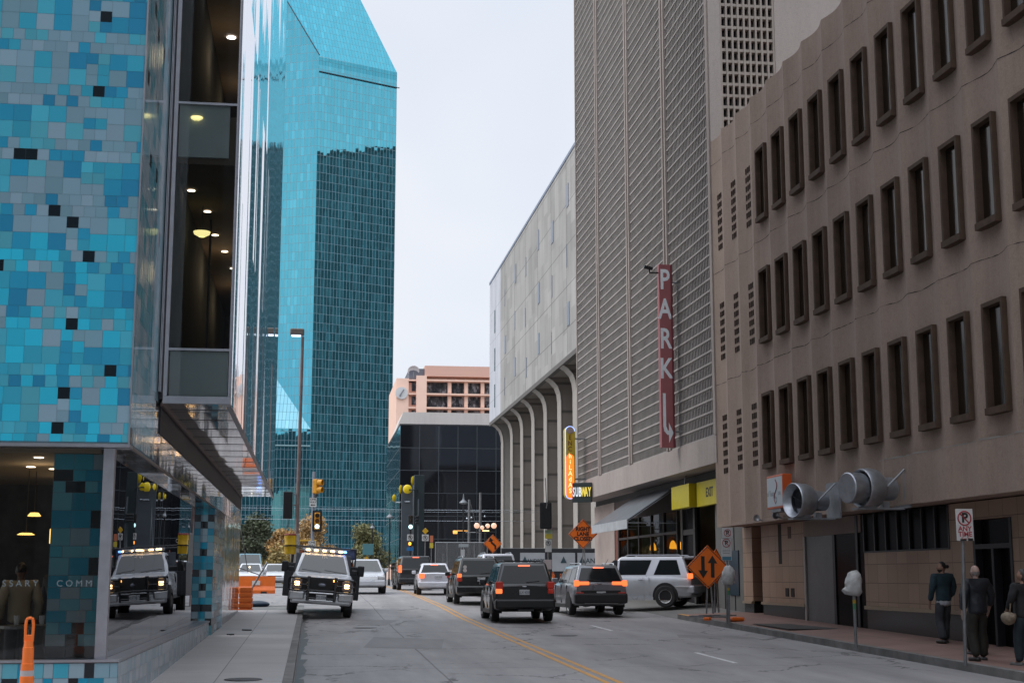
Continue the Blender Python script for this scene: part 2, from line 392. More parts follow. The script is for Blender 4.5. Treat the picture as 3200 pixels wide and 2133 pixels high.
# ---------------------------------------------------------------- tiled and mirrored building on the left
M_tile = NT('glazed_tile'); a_ = M_tile.new('VertexColor', layer_name='tile')
M_tile.setp(Base_Color=a_.outputs[0], Roughness=.22); M_tile = M_tile.m
M_grout = mat('tile_grout', (.10,.16,.19), .8)
M_alu = mat('brushed_aluminium', (.36,.37,.41), .35, .85, .1, 6)
M_dark = mat('black_gasket', (.012,.012,.016), .5)
def mirror(name, col, amp, ly=3.0, lz=.12, rough=.03, panel=(0,0), line=.02):
    """polished panels: gently wavy, each panel tilted a little; runs along y and z"""
    t = NT(name); co = t.coord((1, ly, lz)); nz = t.noise(co, 1, 2, .5)
    a = t.new('VectorMath', operation='SUBTRACT'); a.inputs[1].default_value = (.5,.5,.5); t.lk(nz.outputs['Color'], a.inputs[0])
    b = t.new('VectorMath', operation='MULTIPLY'); b.inputs[1].default_value = (0, amp, amp*.25); t.lk(a.outputs[0], b.inputs[0])
    g = t.new('NewGeometry'); c = t.new('VectorMath', operation='ADD'); t.lk(g.outputs['Normal'], c.inputs[0]); t.lk(b.outputs[0], c.inputs[1])
    last = c.outputs[0]; basec = None
    if panel[0]:
        sp = t.new('SeparateXYZ'); t.lk(t.coord(), sp.inputs[0])
        ax = sp.outputs[1]; az = sp.outputs[2 if panel[1] > 0 else 0]; ph = abs(panel[1])
        u = t.math('DIVIDE', ax, panel[0]); v = t.math('DIVIDE', az, ph)
        cb = t.new('CombineXYZ'); t.lk(t.math('FLOOR', u), cb.inputs[0]); t.lk(t.math('FLOOR', v), cb.inputs[1])
        wn = t.new('TexWhiteNoise'); t.lk(cb.outputs[0], wn.inputs['Vector'])
        d1 = t.new('VectorMath', operation='SUBTRACT'); d1.inputs[1].default_value = (.5,.5,.5); t.lk(wn.outputs['Color'], d1.inputs[0])
        d2 = t.new('VectorMath', operation='SCALE'); d2.inputs['Scale'].default_value = amp*.5; t.lk(d1.outputs[0], d2.inputs[0])
        d3 = t.new('VectorMath', operation='ADD'); t.lk(last, d3.inputs[0]); t.lk(d2.outputs[0], d3.inputs[1]); last = d3.outputs[0]
        ln = t.math('MAXIMUM', t.math('LESS_THAN', t.math('FRACT', u), line/panel[0]), t.math('LESS_THAN', t.math('FRACT', v), line/ph))
        basec = t.mix(ln, col, sc3(col, .12))
    d = t.new('VectorMath', operation='NORMALIZE'); t.lk(last, d.inputs[0])
    t.setp(Base_Color=basec if basec else col, Metallic=.92, Roughness=rough, Normal=d.outputs[0]); return t.m
PAL = [(.20,.35,.44),(.17,.33,.41),(.24,.38,.47),(.07,.39,.50),(.02,.36,.52),(.004,.30,.50),(.0,.23,.42),(.05,.43,.58),(.01,.50,.72)]
DK = (.004,.011,.017)
def pick(q, low):
    k = q.random()
    if low: c = PAL[[0,1,2,3,4,4,5,5,6,7,7,8,8,8][int(k*14)]]
    else: c = PAL[0 if k < .3 else 1 if k < .45 else 2 if k < .55 else 3+int((k-.55)/.45*5)]
    f = q.uniform(.88, 1.08)*.88; return tuple(x*f+.022 for x in c)
def tiles(mb, u0, u1, z0, z1, P, q, sm=.152, lg=.228, strip_u=None, darks=(), phase=0, gap=.0035, dk=.03, pal=None):
    """bands of two rows of small tiles and two rows of large ones; a ribbon of small tiles crosses the large bands"""
    def put(a, b, c, d):
        a2, b2, c2, d2 = max(a, u0)+gap/2, min(b, u1)-gap/2, max(c, z0)+gap/2, min(d, z1)-gap/2
        if b2-a2 < .008 or d2-c2 < .008: return
        hit = any(a < x < b and c < y < d for x, y in darks)
        small = (b-a) < lg*.9
        mb.cc = DK if (hit and small) or (small and q.random() < dk) else (pal or pick)(q, (c+d)/2 < 6.3)
        mb.quad(P(a2, c2), P(b2, c2), P(b2, d2), P(a2, d2))
    z = z0 - phase; k = 0; band = 0
    while z < z1:
        if band % 2 == 0:
            for _ in range(2):
                off = q.uniform(0, sm); u = u0 - off
                while u < u1: put(u, u+sm, z, z+sm); u += sm
                z += sm
        else:
            h = 2*lg
            if strip_u is not None:
                s0, s1 = strip_u(z), strip_u(z)+2*sm
            else: s0 = s1 = u0
            for r_ in range(2):
                u = s1
                while u < u1: put(u, u+lg, z+r_*lg, z+(r_+1)*lg); u += lg
                u = s0
                while u > u0: put(max(u-lg, u0), u, z+r_*lg, z+(r_+1)*lg); u -= lg
            if strip_u is not None:
                for r_ in range(3):
                    for c_ in range(2): put(s0+c_*sm, s0+(c_+1)*sm, z+r_*h/3, z+(r_+1)*h/3)
            z += h
        band += 1
B = thing('tiled_building', 'turquoise mosaic corner building with projecting glazed bay and mirrored side', 'building', (-6, 34, gz(34)))
YF, XS = 19.0, -2.39
# upper front, clad in mosaic
q = random.Random(21)
fm = lambda u, z: (u, YF, z)
dkpx = [(-2.98,9.22),(-3.75,7.86),(-3.79,7.22),(-3.38,6.4),(-2.81,6.22),(-2.97,5.92),(-2.99,5.43),(-3.15,4.97),(-3.75,4.68),(-2.71,4.65),(-3.0,4.5),(-3.19,4.02),(-3.34,3.86),(-2.59,3.84)]
mb = MB(); tiles(mb, -9, XS, 3.43, 27, fm, q, strip_u=lambda z: -3.32 + .152*math.floor((z-3.4)/1.8*.6) , darks=dkpx, dk=.03, phase=.05)
mb.cc = None
mb.build('mosaic_front', M_tile, B, True, colattr='tile')
MB().box(-9, XS-.004, YF+.004, YF+.3, 3.41, 40).build('front_wall', M_grout, B, True)
MB().box(-9, XS+.012, YF-.02, YF+.3, 3.365, 3.408).build('sill_trim', M_alu, B, True)
MB().box(XS-.012, XS+.008, YF-.012, YF+.02, 3.41, 40).build('corner_trim', M_alu, B, True)
# side strip of mirror-glazed mosaic
M_side = NT('mirror_tile'); a_ = M_side.new('VertexColor', layer_name='tile')
M_side.setp(Base_Color=a_.outputs[0], Roughness=.10, Metallic=.35)
nz_ = M_side.noise(M_side.coord((1,2,.3)), 2, 2); M_side.bump(nz_.outputs[0], .15, .03); M_side = M_side.m
mb = MB(); q = random.Random(5)
def palside(q, low):
    c = [(.42,.55,.62),(.30,.48,.56),(.10,.42,.52),(.5,.6,.66),(.22,.5,.6)][q.randrange(5)]; return c
tiles(mb, YF+.02, 21.9, 3.43, 27, lambda u, z: (XS, u, z), q, .2, .3, None, dk=.05, pal=palside)
mb.build('mosaic_side', M_side, B, True, colattr='tile')
MB().box(XS-.3, XS-.004, YF+.3, 48.9, 4.35, 40).build('side_wall', M_grout, B, True)
M_steel = mirror('polished_steel', (.50,.49,.50), .05, 2.2, .5, .07, (1.25, .62), .012)
MB().box(XS-.3, XS+.002, 21.9, 48.9, 3.41, 4.34).build('mirror_fascia', M_steel, B, True)
MB().box(XS-.3, XS-.006, YF+.3, 21.9, 3.41, 4.34).build('fascia_core', M_grout, B, True)
M_soff = mirror('polished_soffit', (.56,.54,.53), .03, 1.5, .5, .06, (1.1, -.6), .03)
MB().box(-2.66, XS-.01, YF+.28, 35.2, 3.36, 3.405).build('soffit', M_soff, B, True)
MB().box(XS-.02, XS+.012, YF+.3, 40.2, 3.362, 3.4).build('side_sill_trim', mat('dull_bronze', (.17,.14,.13), .4, .6), B, True)
# projecting glazed bay
XO, YB, YE, ZB = -1.3, 22.3, 48.3, 4.4
M_box = mirror('mirror_glass', (.78,.76,.86), .042, 2.4, .045, .015, (1.52, 3.9), .014)
MB().box(XO-.02, XO, YB, YE, ZB-.06, 40).build('bay_mirror_wall', M_box, B, True)
M_bsof = mirror('bay_soffit_metal', (.62,.60,.59), .02, .8, .8, .05, (1.5, -5), .10)
mb = MB(); mb.box(XS+.05, XO-.022, YB+.03, YE, ZB-.05, ZB-.02); mb.build('bay_soffit', M_bsof, B, True)
for k in range(17): MB().box(XS+.09, XO-.065, YB+.9+k*1.5, YB+.97+k*1.5, ZB-.054, ZB-.0505).build('soffit_seam', M_dark, B, True)
MB().box(XO-.06, XO+.01, YB-.012, YE+.01, ZB-.1, ZB-.062).build('bay_edge_trim', mat('bay_trim', (.22,.21,.22), .35, .8), B, True)
MB().box(XS+.03, XS+.07, YB, YE, ZB-.1, ZB-.052).build('bay_inner_trim', mat('rusty_trim', (.13,.085,.075), .5, .4), B, True)
MB().box(XS+.05, XO, YE-.1, YE+.02, ZB, 40).build('bay_end_wall', M_alu, B, True)
MB().box(XS+.003, XS+.02, YB+.2, 48.5, 3.9, ZB+.1).build('shadow_gap', M_dark, B, True)
mb = MB()
xl = XS+.06
for a, b in ((xl, xl+.06), (XO-.045, XO-.021)): mb.box(a, b, YB-.01, YB+.05, ZB+.06, 40)
mb.box(xl, XO-.0005, YB-.016, YB+.06, ZB-.058, ZB+.055)
for z in (5.19, 9.17): mb.box(xl+.06, XO-.045, YB-.004, YB+.045, z-.018, z+.018)
mb.build('bay_frame', M_alu, B, True)
mb = MB()
for k, (a, m_) in enumerate(((XS+.012, 0), (XS+.032, 0))): mb.box(a, a+.013, YB-.2, YB+.04, ZB+.1, 40)
mb.build('expansion_rail', M_alu, B, True)
MB().box(XS+.003, XS+.058, YB-.06, YB+.03, ZB, 40).build('rail_gap', M_dark, B, True)
G_bay = glass('bay_glass', (.80,.84,.83), 1.42, .004)
MB().quad((xl+.06, YB+.02, ZB+.05), (XO-.04, YB+.02, ZB+.05), (XO-.04, YB+.02, 40), (xl+.06, YB+.02, 40)).build('bay_glazing', G_bay, B, True)
# rooms behind the glazing
M_ceil = mat('dark_brown_ceiling', (.13,.095,.07), .8, 0, .2, 1)
M_span = mat('grey_spandrel', (.50,.56,.58), .55, 0, .08, 1)
M_room = mat('dim_room_wall', (.07,.075,.08), .9, 0, .3, .6)
mb = MB()
mb.box(-2.25, XO-.16, YB+.07, YB+.12, 8.3, 9.16); mb.box(-2.25, XO-.06, YB+.07, YB+.12, ZB+.06, 5.17)
mb.build('spandrel_panel', M_span, B, True)
mb = MB(); mb.box(-2.3, XO-.03, YB+.13, YE-.2, 8.2, 9.0); mb.box(-2.3, XO-.03, YB+.13, YE-.2, 12.9, 13.2)
mb.box(-2.3, XO-.03, YB+.13, YE-.2, 4.5, 5.1); mb.build('room_ceiling', M_ceil, B, True)
mb = MB(); mb.box(-2.36, -2.31, YB+.13, YE-.2, 4.5, 13.2); mb.box(-2.3, XO-.03, 36, 36.1, 5.1, 13); mb.box(XO-.05, XO-.025, YB+.13, YE-.2, 4.5, 40); mb.build('room_wall', M_room, B, True)
MB().box(-2.0, -1.96, 26.0, 26.05, 5.1, 8.19).build('room_post', M_dark, B, True)
M_dl = emit('downlight_glow', (1, .83, .62), 5.0); M_dlw = emit('white_downlight', (1, .93, .9), 7.0)
mb = MB()
for y in (24.6, 26.6, 29.0): mb.lathe([(0,0),(.085,0),(.095,-.008)], (-1.98+.012*(y-24), y, 12.885), n=14)
mb.build('downlight', M_dlw, B, True)
mb = MB()
for i, (x, y) in enumerate(((-2.17,24.0),(-2.0,25.4),(-1.98,27.2),(-1.88,28.6),(-1.8,30.2),(-1.72,31.8),(-1.68,33.4),(-1.62,35))):
    mb.lathe([(0,0),(.06,0),(.066,-.006)], (x, y, 8.19), n=12)
mb.build('downlight', M_dl, B, True)
def bulb(x, y, z, e, c=(1,.72,.42)):
    l = bpy.data.lights.new('ceiling_lamp', 'POINT'); l.energy = e; l.color = c; l.shadow_soft_size = .3; l.specular_factor = 0
    o = bpy.data.objects.new('ceiling_lamp', l); COL.objects.link(o); o.location = (x, y, z)
for x, y, z, e in ((-1.9,28.5,7.7,7),(-1.8,32,7.7,6),(-1.9,28.5,12.2,8),(-1.8,32,12.4,6),(-3.9,21.2,3.1,7),(-3.7,23.6,3.1,9)): bulb(x, y, z, e)
# ground floor: plinth, front and side glazing, posts, tiled column
YW, XW = 19.15, -2.6
mb = MB(); q = random.Random(11)
def palp(q, low): return [(.04,.34,.46),(.10,.36,.45),(.20,.33,.40),(.0,.25,.40),(.25,.36,.42),(.01,.22,.33)][q.randrange(6)]
def plin(u, z): return (u, YW-.2, z)
for z0, z1 in ((.45,.63),(.27,.446),(.09,.266),(-.09,.086),(-.3,-.094)):
    u = -9.
    while u < XW+.2:
        w_ = q.choice((.12,.19,.19,.19)); e_ = min(u+w_, XW+.2)
        mb.cc = DK if q.random() < .14 else palp(q, 0)
        mb.quad(plin(u+.003, z0), plin(e_-.003, z0), plin(e_-.003, z1), plin(u+.003, z1)); u += w_
for z0, z1 in ((.45,.63),(.27,.446),(.09,.266),(-.09,.086)):
    u = YW-.2
    while u < 35.4:
        w_ = q.choice((.14,.22,.3)); e_ = min(u+w_, 35.4)
        mb.cc = [(.30,.36,.40),(.24,.31,.36),(.36,.40,.44),(.20,.30,.36)][q.randrange(4)]
        mb.quad((XW+.2, u+.012, z0), (XW+.2, e_-.012, z0), (XW+.2, e_-.012, z1), (XW+.2, u+.012, z1)); u += w_
mb.build('plinth_tiles', M_tile, B, True, colattr='tile')
MB().box(-9, XW+.196, YW-.196, YW+.2, -.6, .64).box(XW-.2, XW+.196, YW+.2, 35.4, -.6, .64).build('plinth', mat('plinth_grout', (.15,.115,.13), .8), B, True)
MB().box(-9, XW+.215, YW-.215, YW+.02, .642, .672).box(XW-.05, XW+.215, YW+.02, 35.42, .642, .672).build('plinth_cap', M_alu, B, True)
MB().box(XW-.12, XW+.02, YW-.03, YW+.12, .674, 3.36).build('corner_post', M_alu, B, True)
G_front = glass('shopfront_glass', (.82,.82,.80), 1.45, .004)
MB().quad((-9, YW, .674), (XW-.12, YW, .674), (XW-.12, YW, 3.36), (-9, YW, 3.36)).build('front_glazing', G_front, B, True)
G_side = glass('dark_side_glass', (.10,.10,.10), 2.1, .004, (.82,.84,.88), .008)
for k in range(6):
    y0 = YW+.14+k*2.65; y1 = min(y0+2.64, 35.1)
    MB().quad((XW, y0, .674), (XW, y1, .674), (XW, y1, 3.37), (XW, y0, 3.37)).build('side_pane', G_side, B, True)
mb = MB()
for k in range(1, 6): mb.box(XW-.03, XW-.006, YW+.12+k*2.65, YW+.14+k*2.65, .674, 3.36)
mb.build('side_mullion', M_dark, B, True)
mb = MB(); q = random.Random(31)
cx0, cx1, cy = -3.38, -2.66, YW+.2
z = .674
while z < 3.3:
    h = q.choice((.15,.15,.23)); u = cx0
    while u < cx1-.01:
        w_ = q.choice((.16,.25)); e_ = min(u+w_, cx1)
        mb.cc = DK if q.random() < .2 else palp(q, 0)
        mb.quad((u+.003, cy, z+.003), (e_-.003, cy, z+.003), (e_-.003, cy, z+h-.003), (u+.003, cy, z+h-.003)); u += w_
    u = cy
    while u < cy+.55:
        e_ = min(u+.14, cy+.55); mb.cc = DK if q.random() < .15 else palp(q, 0)
        mb.quad((cx1, u+.003, z+.003), (cx1, e_-.003, z+.003), (cx1, e_-.003, z+h-.003), (cx1, u+.003, z+h-.003)); u += .14
    z += h
mb.build('column_tiles', M_tile, B, True, colattr='tile')
MB().box(cx0, cx1-.004, cy+.004, cy+.55, .64, 3.36).build('corner_column', M_grout, B, True)
# tiled pier and steel-clad wall farther along
mb = MB(); q = random.Random(41)
z = -.1
while z < 3.3:
    h = .165
    for a, b, P in ((XS-.28, XS+.03, lambda u, z: (u, 35.5, z)), (35.5, 39.6, lambda u, z: (XS+.03, u, z))):
        u = a; w0 = .155 if b-a < 1 else 1.02
        while u < b-.01:
            e_ = min(u+w0, b); mb.cc = DK if q.random() < .17 else palp(q, 0)
            mb.quad(P(u+.003, z+.003), P(e_-.003, z+.003), P(e_-.003, z+h-.003), P(u+.003, z+h-.003)); u += w0
    z += h
mb.build('pier_tiles', M_tile, B, True, colattr='tile')
MB().box(XS-.28, XS+.026, 35.504, 39.6, -.4, 3.36).build('pier', M_grout, B, True)
M_clad = mirror('steel_cladding', (.45,.46,.50), .06, 3.2, .35, .09, (.42, .9), .016)
MB().box(XS-.3, XS, 39.6, 48.9, -.3, 3.405).build('clad_wall', M_clad, B, True)
MB().box(XS-.3, XS+.008, 39.62, 48.9, -.3, .62).build('clad_base', mat('pale_base_panel', (.33,.35,.38), .35, .5, .2, 3), B, True)
MB().box(-9, XS-.3, 48.6, 48.9, -.3, 40).build('rear_wall', M_grout, B, True)
# inside
mb = MB(); mb.box(-9, XW-.16, YW+.05, 34, 3.3, 3.36); mb.build('shop_ceiling', mat('shop_ceiling_paint', (.30,.25,.19), .8), B, True)
mb = MB(); mb.box(-9, XW-.2, 26, 26.1, .3, 3.3); mb.box(-2.72, -2.68, 19.9, 34, .3, 3.3); mb.build('shop_back_wall', mat('shop_dark_wall', (.05,.05,.055), .8, 0, .5, 2), B, True)
mb = MB(); mb.box(-9, XW-.2, YW+.2, 34, .25, .3); mb.build('shop_floor', mat('shop_floor_wood', (.06,.05,.045), .5), B, True)
mb = MB()
for x, y in ((-3.68,19.9),(-4.1,21.6),(-3.85,22.0),(-3.58,22.6),(-4.0,24.2),(-2.95,19.6)): mb.lathe([(0,0),(.06,0),(.066,-.006)], (x, y, 3.294), n=12)
mb.build('downlight', M_dl, B, True)
M_let = mat('pale_window_lettering', (.16,.20,.22), .6)
txt('window_lettering', 'COMMISSARY   COMM', M_let, B, (-3.62, YW-.006, 1.62), .115, sp=1.55, depth=.001, world=True)
# pendant lamps inside (hang from the ceiling: things of their own)
M_pend = emit('warm_pendant', (1, .62, .16), 2.2, (.4,.25,.05)); M_cord = mat('lamp_cord', (.03,.03,.03), .6)
for (x, y, z, r_, h, lb) in ((-3.47, 20.2, 2.25, .055, .2, 'perforated square pendant lamp glowing beside the tiled column'), (-4.2, 22.6, 2.62, .1, .05, 'flat pendant lamp with row of bulbs, upper of two over the dining room'), (-4.25, 22.3, 2.33, .13, .025, 'shallow dish pendant lamp hanging lowest over the dining room')):
    t = thing('pendant_lamp', lb, 'lamp', (x, y, z))
    if h > .1: MB().rbox((0,0,0), (r_*2.2, r_*2.2, h), None, .01).build('lamp_shade', M_pend, t)
    else: MB().lathe([(0,h),(r_*.6,h),(r_,0),(r_*.9,-.004),(0,.004)], (0,0,0)).build('lamp_shade', M_pend, t)
    MB().tube((0,0,h*.5), (0,0,3.296-z), .005, n=6).build('cord', M_cord, t)
# chandelier-like lamps in the bay
for (x, y, z, s_, lb) in ((-2.05, 25.0, 7.7, .15, 'yellow glass bowl lamp hanging low in the projecting bay'), (-1.68, 29.4, 7.75, .07, 'small bright pendant lamp deep inside the projecting bay'), (-1.98, 23.0, 8.95, .1, 'pair of glowing pendant lights behind the grey panel of the bay')):
    t = thing('pendant_lamp', lb, 'lamp', (x, y-(0 if z < 8.8 else .62), z))
    MB().lathe([(s_*.35,-s_*.5),(s_*.9,-s_*.2),(s_,s_*.1),(s_*.96,s_*.1),(s_*.8,-s_*.15),(0,-s_*.4)], (0,0,0)).build('lamp_shade', emit('bowl_lamp_glow', (1,.85,.35), 1.2, (.5,.5,.2)), t)
    if z < 8.8: MB().tube((0,0,-.05), (0,0,8.19-z), .006, n=6).build('cord', M_cord, t)
    else: MB().tube((0,-.0,0), (0,0,.2), .006, n=6).build('cord', M_cord, t)
# ---------------------------------------------------------------- brown scalloped building on the right
def concrete(name, c, var=.14, streak=.12, rough=.85, speck=.25):
    t = NT(name); co = t.coord()
    big = t.noise(co, .35, 5, .65); st = t.noise(t.coord((1.6, 1.6, .09)), 1.4, 5, .7); fi = t.noise(co, 26, 3, .7)
    b = t.ramp(big.outputs[0], [(.3, sc3(c, 1-var)), (.7, sc3(c, 1+var))])
    b = t.mix(t.math('MULTIPLY', t.ramp(st.outputs[0], [(.48, (0,0,0)), (.75, (1,1,1))]), streak*3), b, sc3(c, .5))
    b = t.mix(t.math('MULTIPLY', t.ramp(fi.outputs[0], [(.40, (0,0,0)), (.62, (1,1,1))]), speck), b, sc3(c, 1.55)); fd = t.noise(t.coord((1,1,.8)), 9, 5, .8)
    b = t.mix(t.math('MULTIPLY', t.ramp(fd.outputs[0], [(.52, (0,0,0)), (.7, (1,1,1))]), speck*1.4), b, sc3(c, .55))
    t.setp(Base_Color=b, Roughness=rough); t.bump(fi.outputs[0], .5, .012); return t.m
M_brown = concrete('brown_exposed_aggregate', (.365,.275,.222))
M_joint = mat('dark_joint', (.03,.026,.024), .9)
XF, PIT, W0 = 13.3, 1.595, 40.6      # facade plane, bay pitch, centre of the first window
Bn = thing('brown_office_building', 'brown concrete office block with scalloped bays of tall narrow windows', 'building', (17, 33, gz(33)))
ZT, ZBOT = 16.55, 3.33
def scal(y, dep=.14):
    ph = ((y - W0)/PIT + .5) % 1.0       # 0 at a rib, .5 at a window
    return dep*math.sin(math.pi*ph)**1.0
rows = [(4.99, 7.09), (8.77, 10.87), (12.52, 14.66)]
WW = .84
mb = MB(); bays = range(-3, 14)
for k in bays:
    yc = W0 - PIT*k
    holes = []
    if k < 0:
        for z0, z1 in rows:
            for r_ in range(7):
                for c_ in range(3): holes.append((yc-.24+c_*.19, yc-.24+c_*.19+.085, z0+.08+r_*.29, z0+.08+r_*.29+.18))
    else:
        holes = [(yc-WW/2, yc+WW/2, z0, z1) for z0, z1 in rows]
    ys = sorted(set([yc-PIT/2+PIT*i/12 for i in range(13)] + [h[0] for h in holes] + [h[1] for h in holes]))
    zb = ZBOT
    zs = sorted(set([zb, ZT] + [h[2] for h in holes] + [h[3] for h in holes]))
    for a, b in zip(ys, ys[1:]):
        for c, d in zip(zs, zs[1:]):
            m_, n_ = (a+b)/2, (c+d)/2
            if any(h[0] < m_ < h[1] and h[2] < n_ < h[3] for h in holes): continue
            xa, xb = XF+scal(a+1e-5), XF+scal(b-1e-5)
            mb.quad((xa, a, c), (xa, a, d), (xb, b, d), (xb, b, c))
    # coping and underside
    for a, b in zip(ys, ys[1:]):
        xa, xb = XF+scal(a+1e-5), XF+scal(b-1e-5)
        mb.quad((xa, a, ZT), (XF+.5, a, ZT), (XF+.5, b, ZT), (xb, b, ZT))
    if k < 0:
        mb.cm = 1
        for h in holes:      # reveals of the pierced blocks, coloured dark as shade inside the holes
            x = XF+.13
            mb.quad((x-.02, h[0], h[2]), (x+.12, h[0], h[2]), (x+.12, h[0], h[3]), (x-.02, h[0], h[3]))
            mb.quad((x-.02, h[1], h[2]), (x-.02, h[1], h[3]), (x+.12, h[1], h[3]), (x+.12, h[1], h[2]))
            mb.quad((x-.02, h[0], h[2]), (x-.02, h[1], h[2]), (x+.12, h[1], h[2]), (x+.12, h[0], h[2]))
            mb.quad((x-.02, h[0], h[3]), (x+.12, h[0], h[3]), (x+.12, h[1], h[3]), (x-.02, h[1], h[3]))
        mb.cm = 0
mb.build('scalloped_wall', [M_brown, mat('shaded_reveal', (.12,.095,.08), .9)], Bn, True)
Y0F, Y1F = W0-PIT*13.5, W0+PIT*3.5
mb = MB(); mb.box(XF+.45, XF+9, Y0F, Y1F-.003, ZBOT+.02, ZT-.02); mb.box(XF+.11, XF+.45, Y1F-.1, Y1F-.002, ZBOT, ZT-.003)
mb.box(XF+.02, XF+.45, Y0F, Y1F-.1, ZBOT-.002, ZBOT+.1)
mb.build('wall_core', M_brown, Bn, True)
MB().box(XF+.22, XF+.26, Y1F-3*PIT, Y1F-.12, 4.8, 14.8).build('grille_backing', M_joint, Bn, True)  # near-black sheet stands in for the shade behind the holes
# hairline joints between storeys, following the scallops
mb = MB(); q = random.Random(4)
for z in (6.35+1.7, 10.15+1.7, 13.98+1.7):
    mb = MB(); ys = [Y0F+(Y1F-Y0F)*i/204 for i in range(205)]; hs = [q.uniform(.004, .024) for _ in ys]
    for i, (a, b) in enumerate(zip(ys, ys[1:])):
        za, zb_ = z+.012*math.sin(a*5), z+.012*math.sin(b*5)
        xa, xb = XF+scal(a)-.003, XF+scal(b)-.003
        mb.quad((xa, a, za), (xa, a, za+hs[i]), (xb, b, zb_+hs[i+1]), (xb, b, zb_))
    mb.build('storey_joint', M_joint, Bn, True, smooth=30)
M_wfr = mat('bronze_window_frame', (.092,.060,.042), .75, 0, .2, 4, spec=.2)
M_wpn = NT('bronze_window_pane'); M_wpn.setp(Base_Color=(.028,.020,.014), Roughness=.12)
nz_ = M_wpn.noise(M_wpn.coord((1,3,.4)), 3, 2); M_wpn.bump(nz_.outputs[0], .06, .05); M_wpn.bs.inputs['Specular IOR Level'].default_value = .3; M_wpn = M_wpn.m
M_curt = mat('drawn_curtain', (.20,.17,.14), .9)
for z0, z1 in rows:
    for k in range(14):
        yc = W0-PIT*k
        mb = MB(); x0, x1 = XF-.02, XF+.34; f = .05
        mb.box(x0, x1, yc-WW/2-.02, yc-WW/2+f, z0-.05, z1+.05); mb.box(x0, x1, yc+WW/2-f, yc+WW/2+.02, z0-.05, z1+.05)
        mb.box(x0+.001, x1, yc-WW/2+f, yc+WW/2-f, z1-.04, z1+.049); mb.box(x0-.03, x1, yc-WW/2-.028, yc+WW/2+.028, z0-.11, z0+.03)
        wv = mb.build('window', M_wfr, Bn, True)
        MB().box(XF+.13, XF+.16, yc-WW/2+f, yc+WW/2-f, z0+.03, z1-.04).build('pane', M_wpn, wv, True)
# projecting lower band with a bright sealant line
mb = MB(); yb0, yb1 = Y0F, 32.05
n = 60
for i in range(n):
    a = yb0+(yb1-yb0)*i/n; b = yb0+(yb1-yb0)*(i+1)/n
    xa, xb = XF-.07+scal(a)*.8, XF-.07+scal(b)*.8
    mb.quad((xa, a, ZBOT-.01), (xa, a, 4.42), (xb, b, 4.42), (xb, b, ZBOT-.01))
    mb.quad((xa, a, 4.42), (XF+.12, a, 4.44), (XF+.12, b, 4.44), (xb, b, 4.42))
    mb.quad((xa, a, ZBOT-.01), (xb, b, ZBOT-.01), (XF+.5, b, ZBOT-.01), (XF+.5, a, ZBOT-.01))
mb.quad((XF-.07+scal(yb1)*.8, yb1, ZBOT-.01), (XF-.07+scal(yb1)*.8, yb1, 4.42), (XF+.12, yb1, 4.42), (XF+.12, yb1, ZBOT-.01))
mb.build('lower_band', M_brown, Bn, True)
mb = MB(); q = random.Random(9); y = yb0
while y < yb1:
    L = q.uniform(.2, .8)
    h_ = q.uniform(.002,.035)
    for j in range(4):
        a = y+L*j/4; b = min(y+L*(j+1)/4, yb1); xa, xb = XF-.075+scal(a)*.8, XF-.075+scal(b)*.8
        mb.quad((xa, a, 4.41), (xa, a, 4.42+h_), (xb, b, 4.42+h_), (xb, b, 4.41))
    y += L
mb.build('sealant_line', mat('pale_sealant', (.34,.31,.28), .7), Bn, True)
# ground floor: stone, black plinth, dark windows and doors
def stone(name, c, bw, bh):
    t = NT(name); co = t.coord(); sp = t.new('SeparateXYZ'); t.lk(co, sp.inputs[0])
    u = t.math('DIVIDE', sp.outputs[1], bw); v = t.math('DIVIDE', sp.outputs[2], bh)
    fx = t.math('LESS_THAN', t.math('FRACT', u), .012/bw); fy = t.math('LESS_THAN', t.math('FRACT', v), .016/bh)
    cb = t.new('CombineXYZ'); t.lk(t.math('FLOOR', u), cb.inputs[0]); t.lk(t.math('FLOOR', v), cb.inputs[1])
    wn = t.new('TexWhiteNoise'); t.lk(cb.outputs[0], wn.inputs['Vector'])
    b = t.ramp(wn.outputs['Value'], [(0, sc3(c, .88)), (1, sc3(c, 1.1))])
    b = t.mix(t.math('MULTIPLY', t.noise(t.coord((1,1,.2)), 2, 5, .7).outputs[0], .35), b, sc3(c, .6))
    t.setp(Base_Color=t.mix(t.math('MAXIMUM', fx, fy), b, sc3(c, .3)), Roughness=.6); return t.m
M_stone = stone('tan_stone_cladding', (.43,.29,.205), .62, .47)
M_blk = mat('black_granite', (.016,.016,.018), .22, 0, .3, 6)
M_pnl = mat('grey_steel_panel', (.15,.15,.15), .5, .2, .12, 2)
M_dgl = NT('dark_shop_glass'); M_dgl.setp(Base_Color=(.008,.008,.010), Roughness=.25); M_dgl.bs.inputs['Specular IOR Level'].default_value = .04; M_dgl = M_dgl.m
XL = 14.2
def lw(name, y0, y1, z0, z1, m, x=XL, d=.3): return MB().box(x, x+d, y0, y1, z0, z1).build(name, m, Bn, True)
ZC_ = 3.32
for q4 in ((45.3,46.3,.94,ZC_),(40.3,44.3,.94,ZC_),(30.6,35.7,.98,2.32),(29.45,30.6,.98,ZC_),(20,27.7,.98,ZC_),(27.7,29.45,2.93,ZC_)): lw('stone_wall', *q4, M_stone)
M_led = mat('tan_ledge', (.34,.26,.18), .6)
for a_, b_, z0, z1 in ((45.3,46.3,.86,.938),(40.3,44.3,.86,.938),(29.45,35.7,.89,.978),(20,27.7,.89,.978)): lw('stone_ledge', a_, b_, z0, z1, M_led, XL-.06, .11)
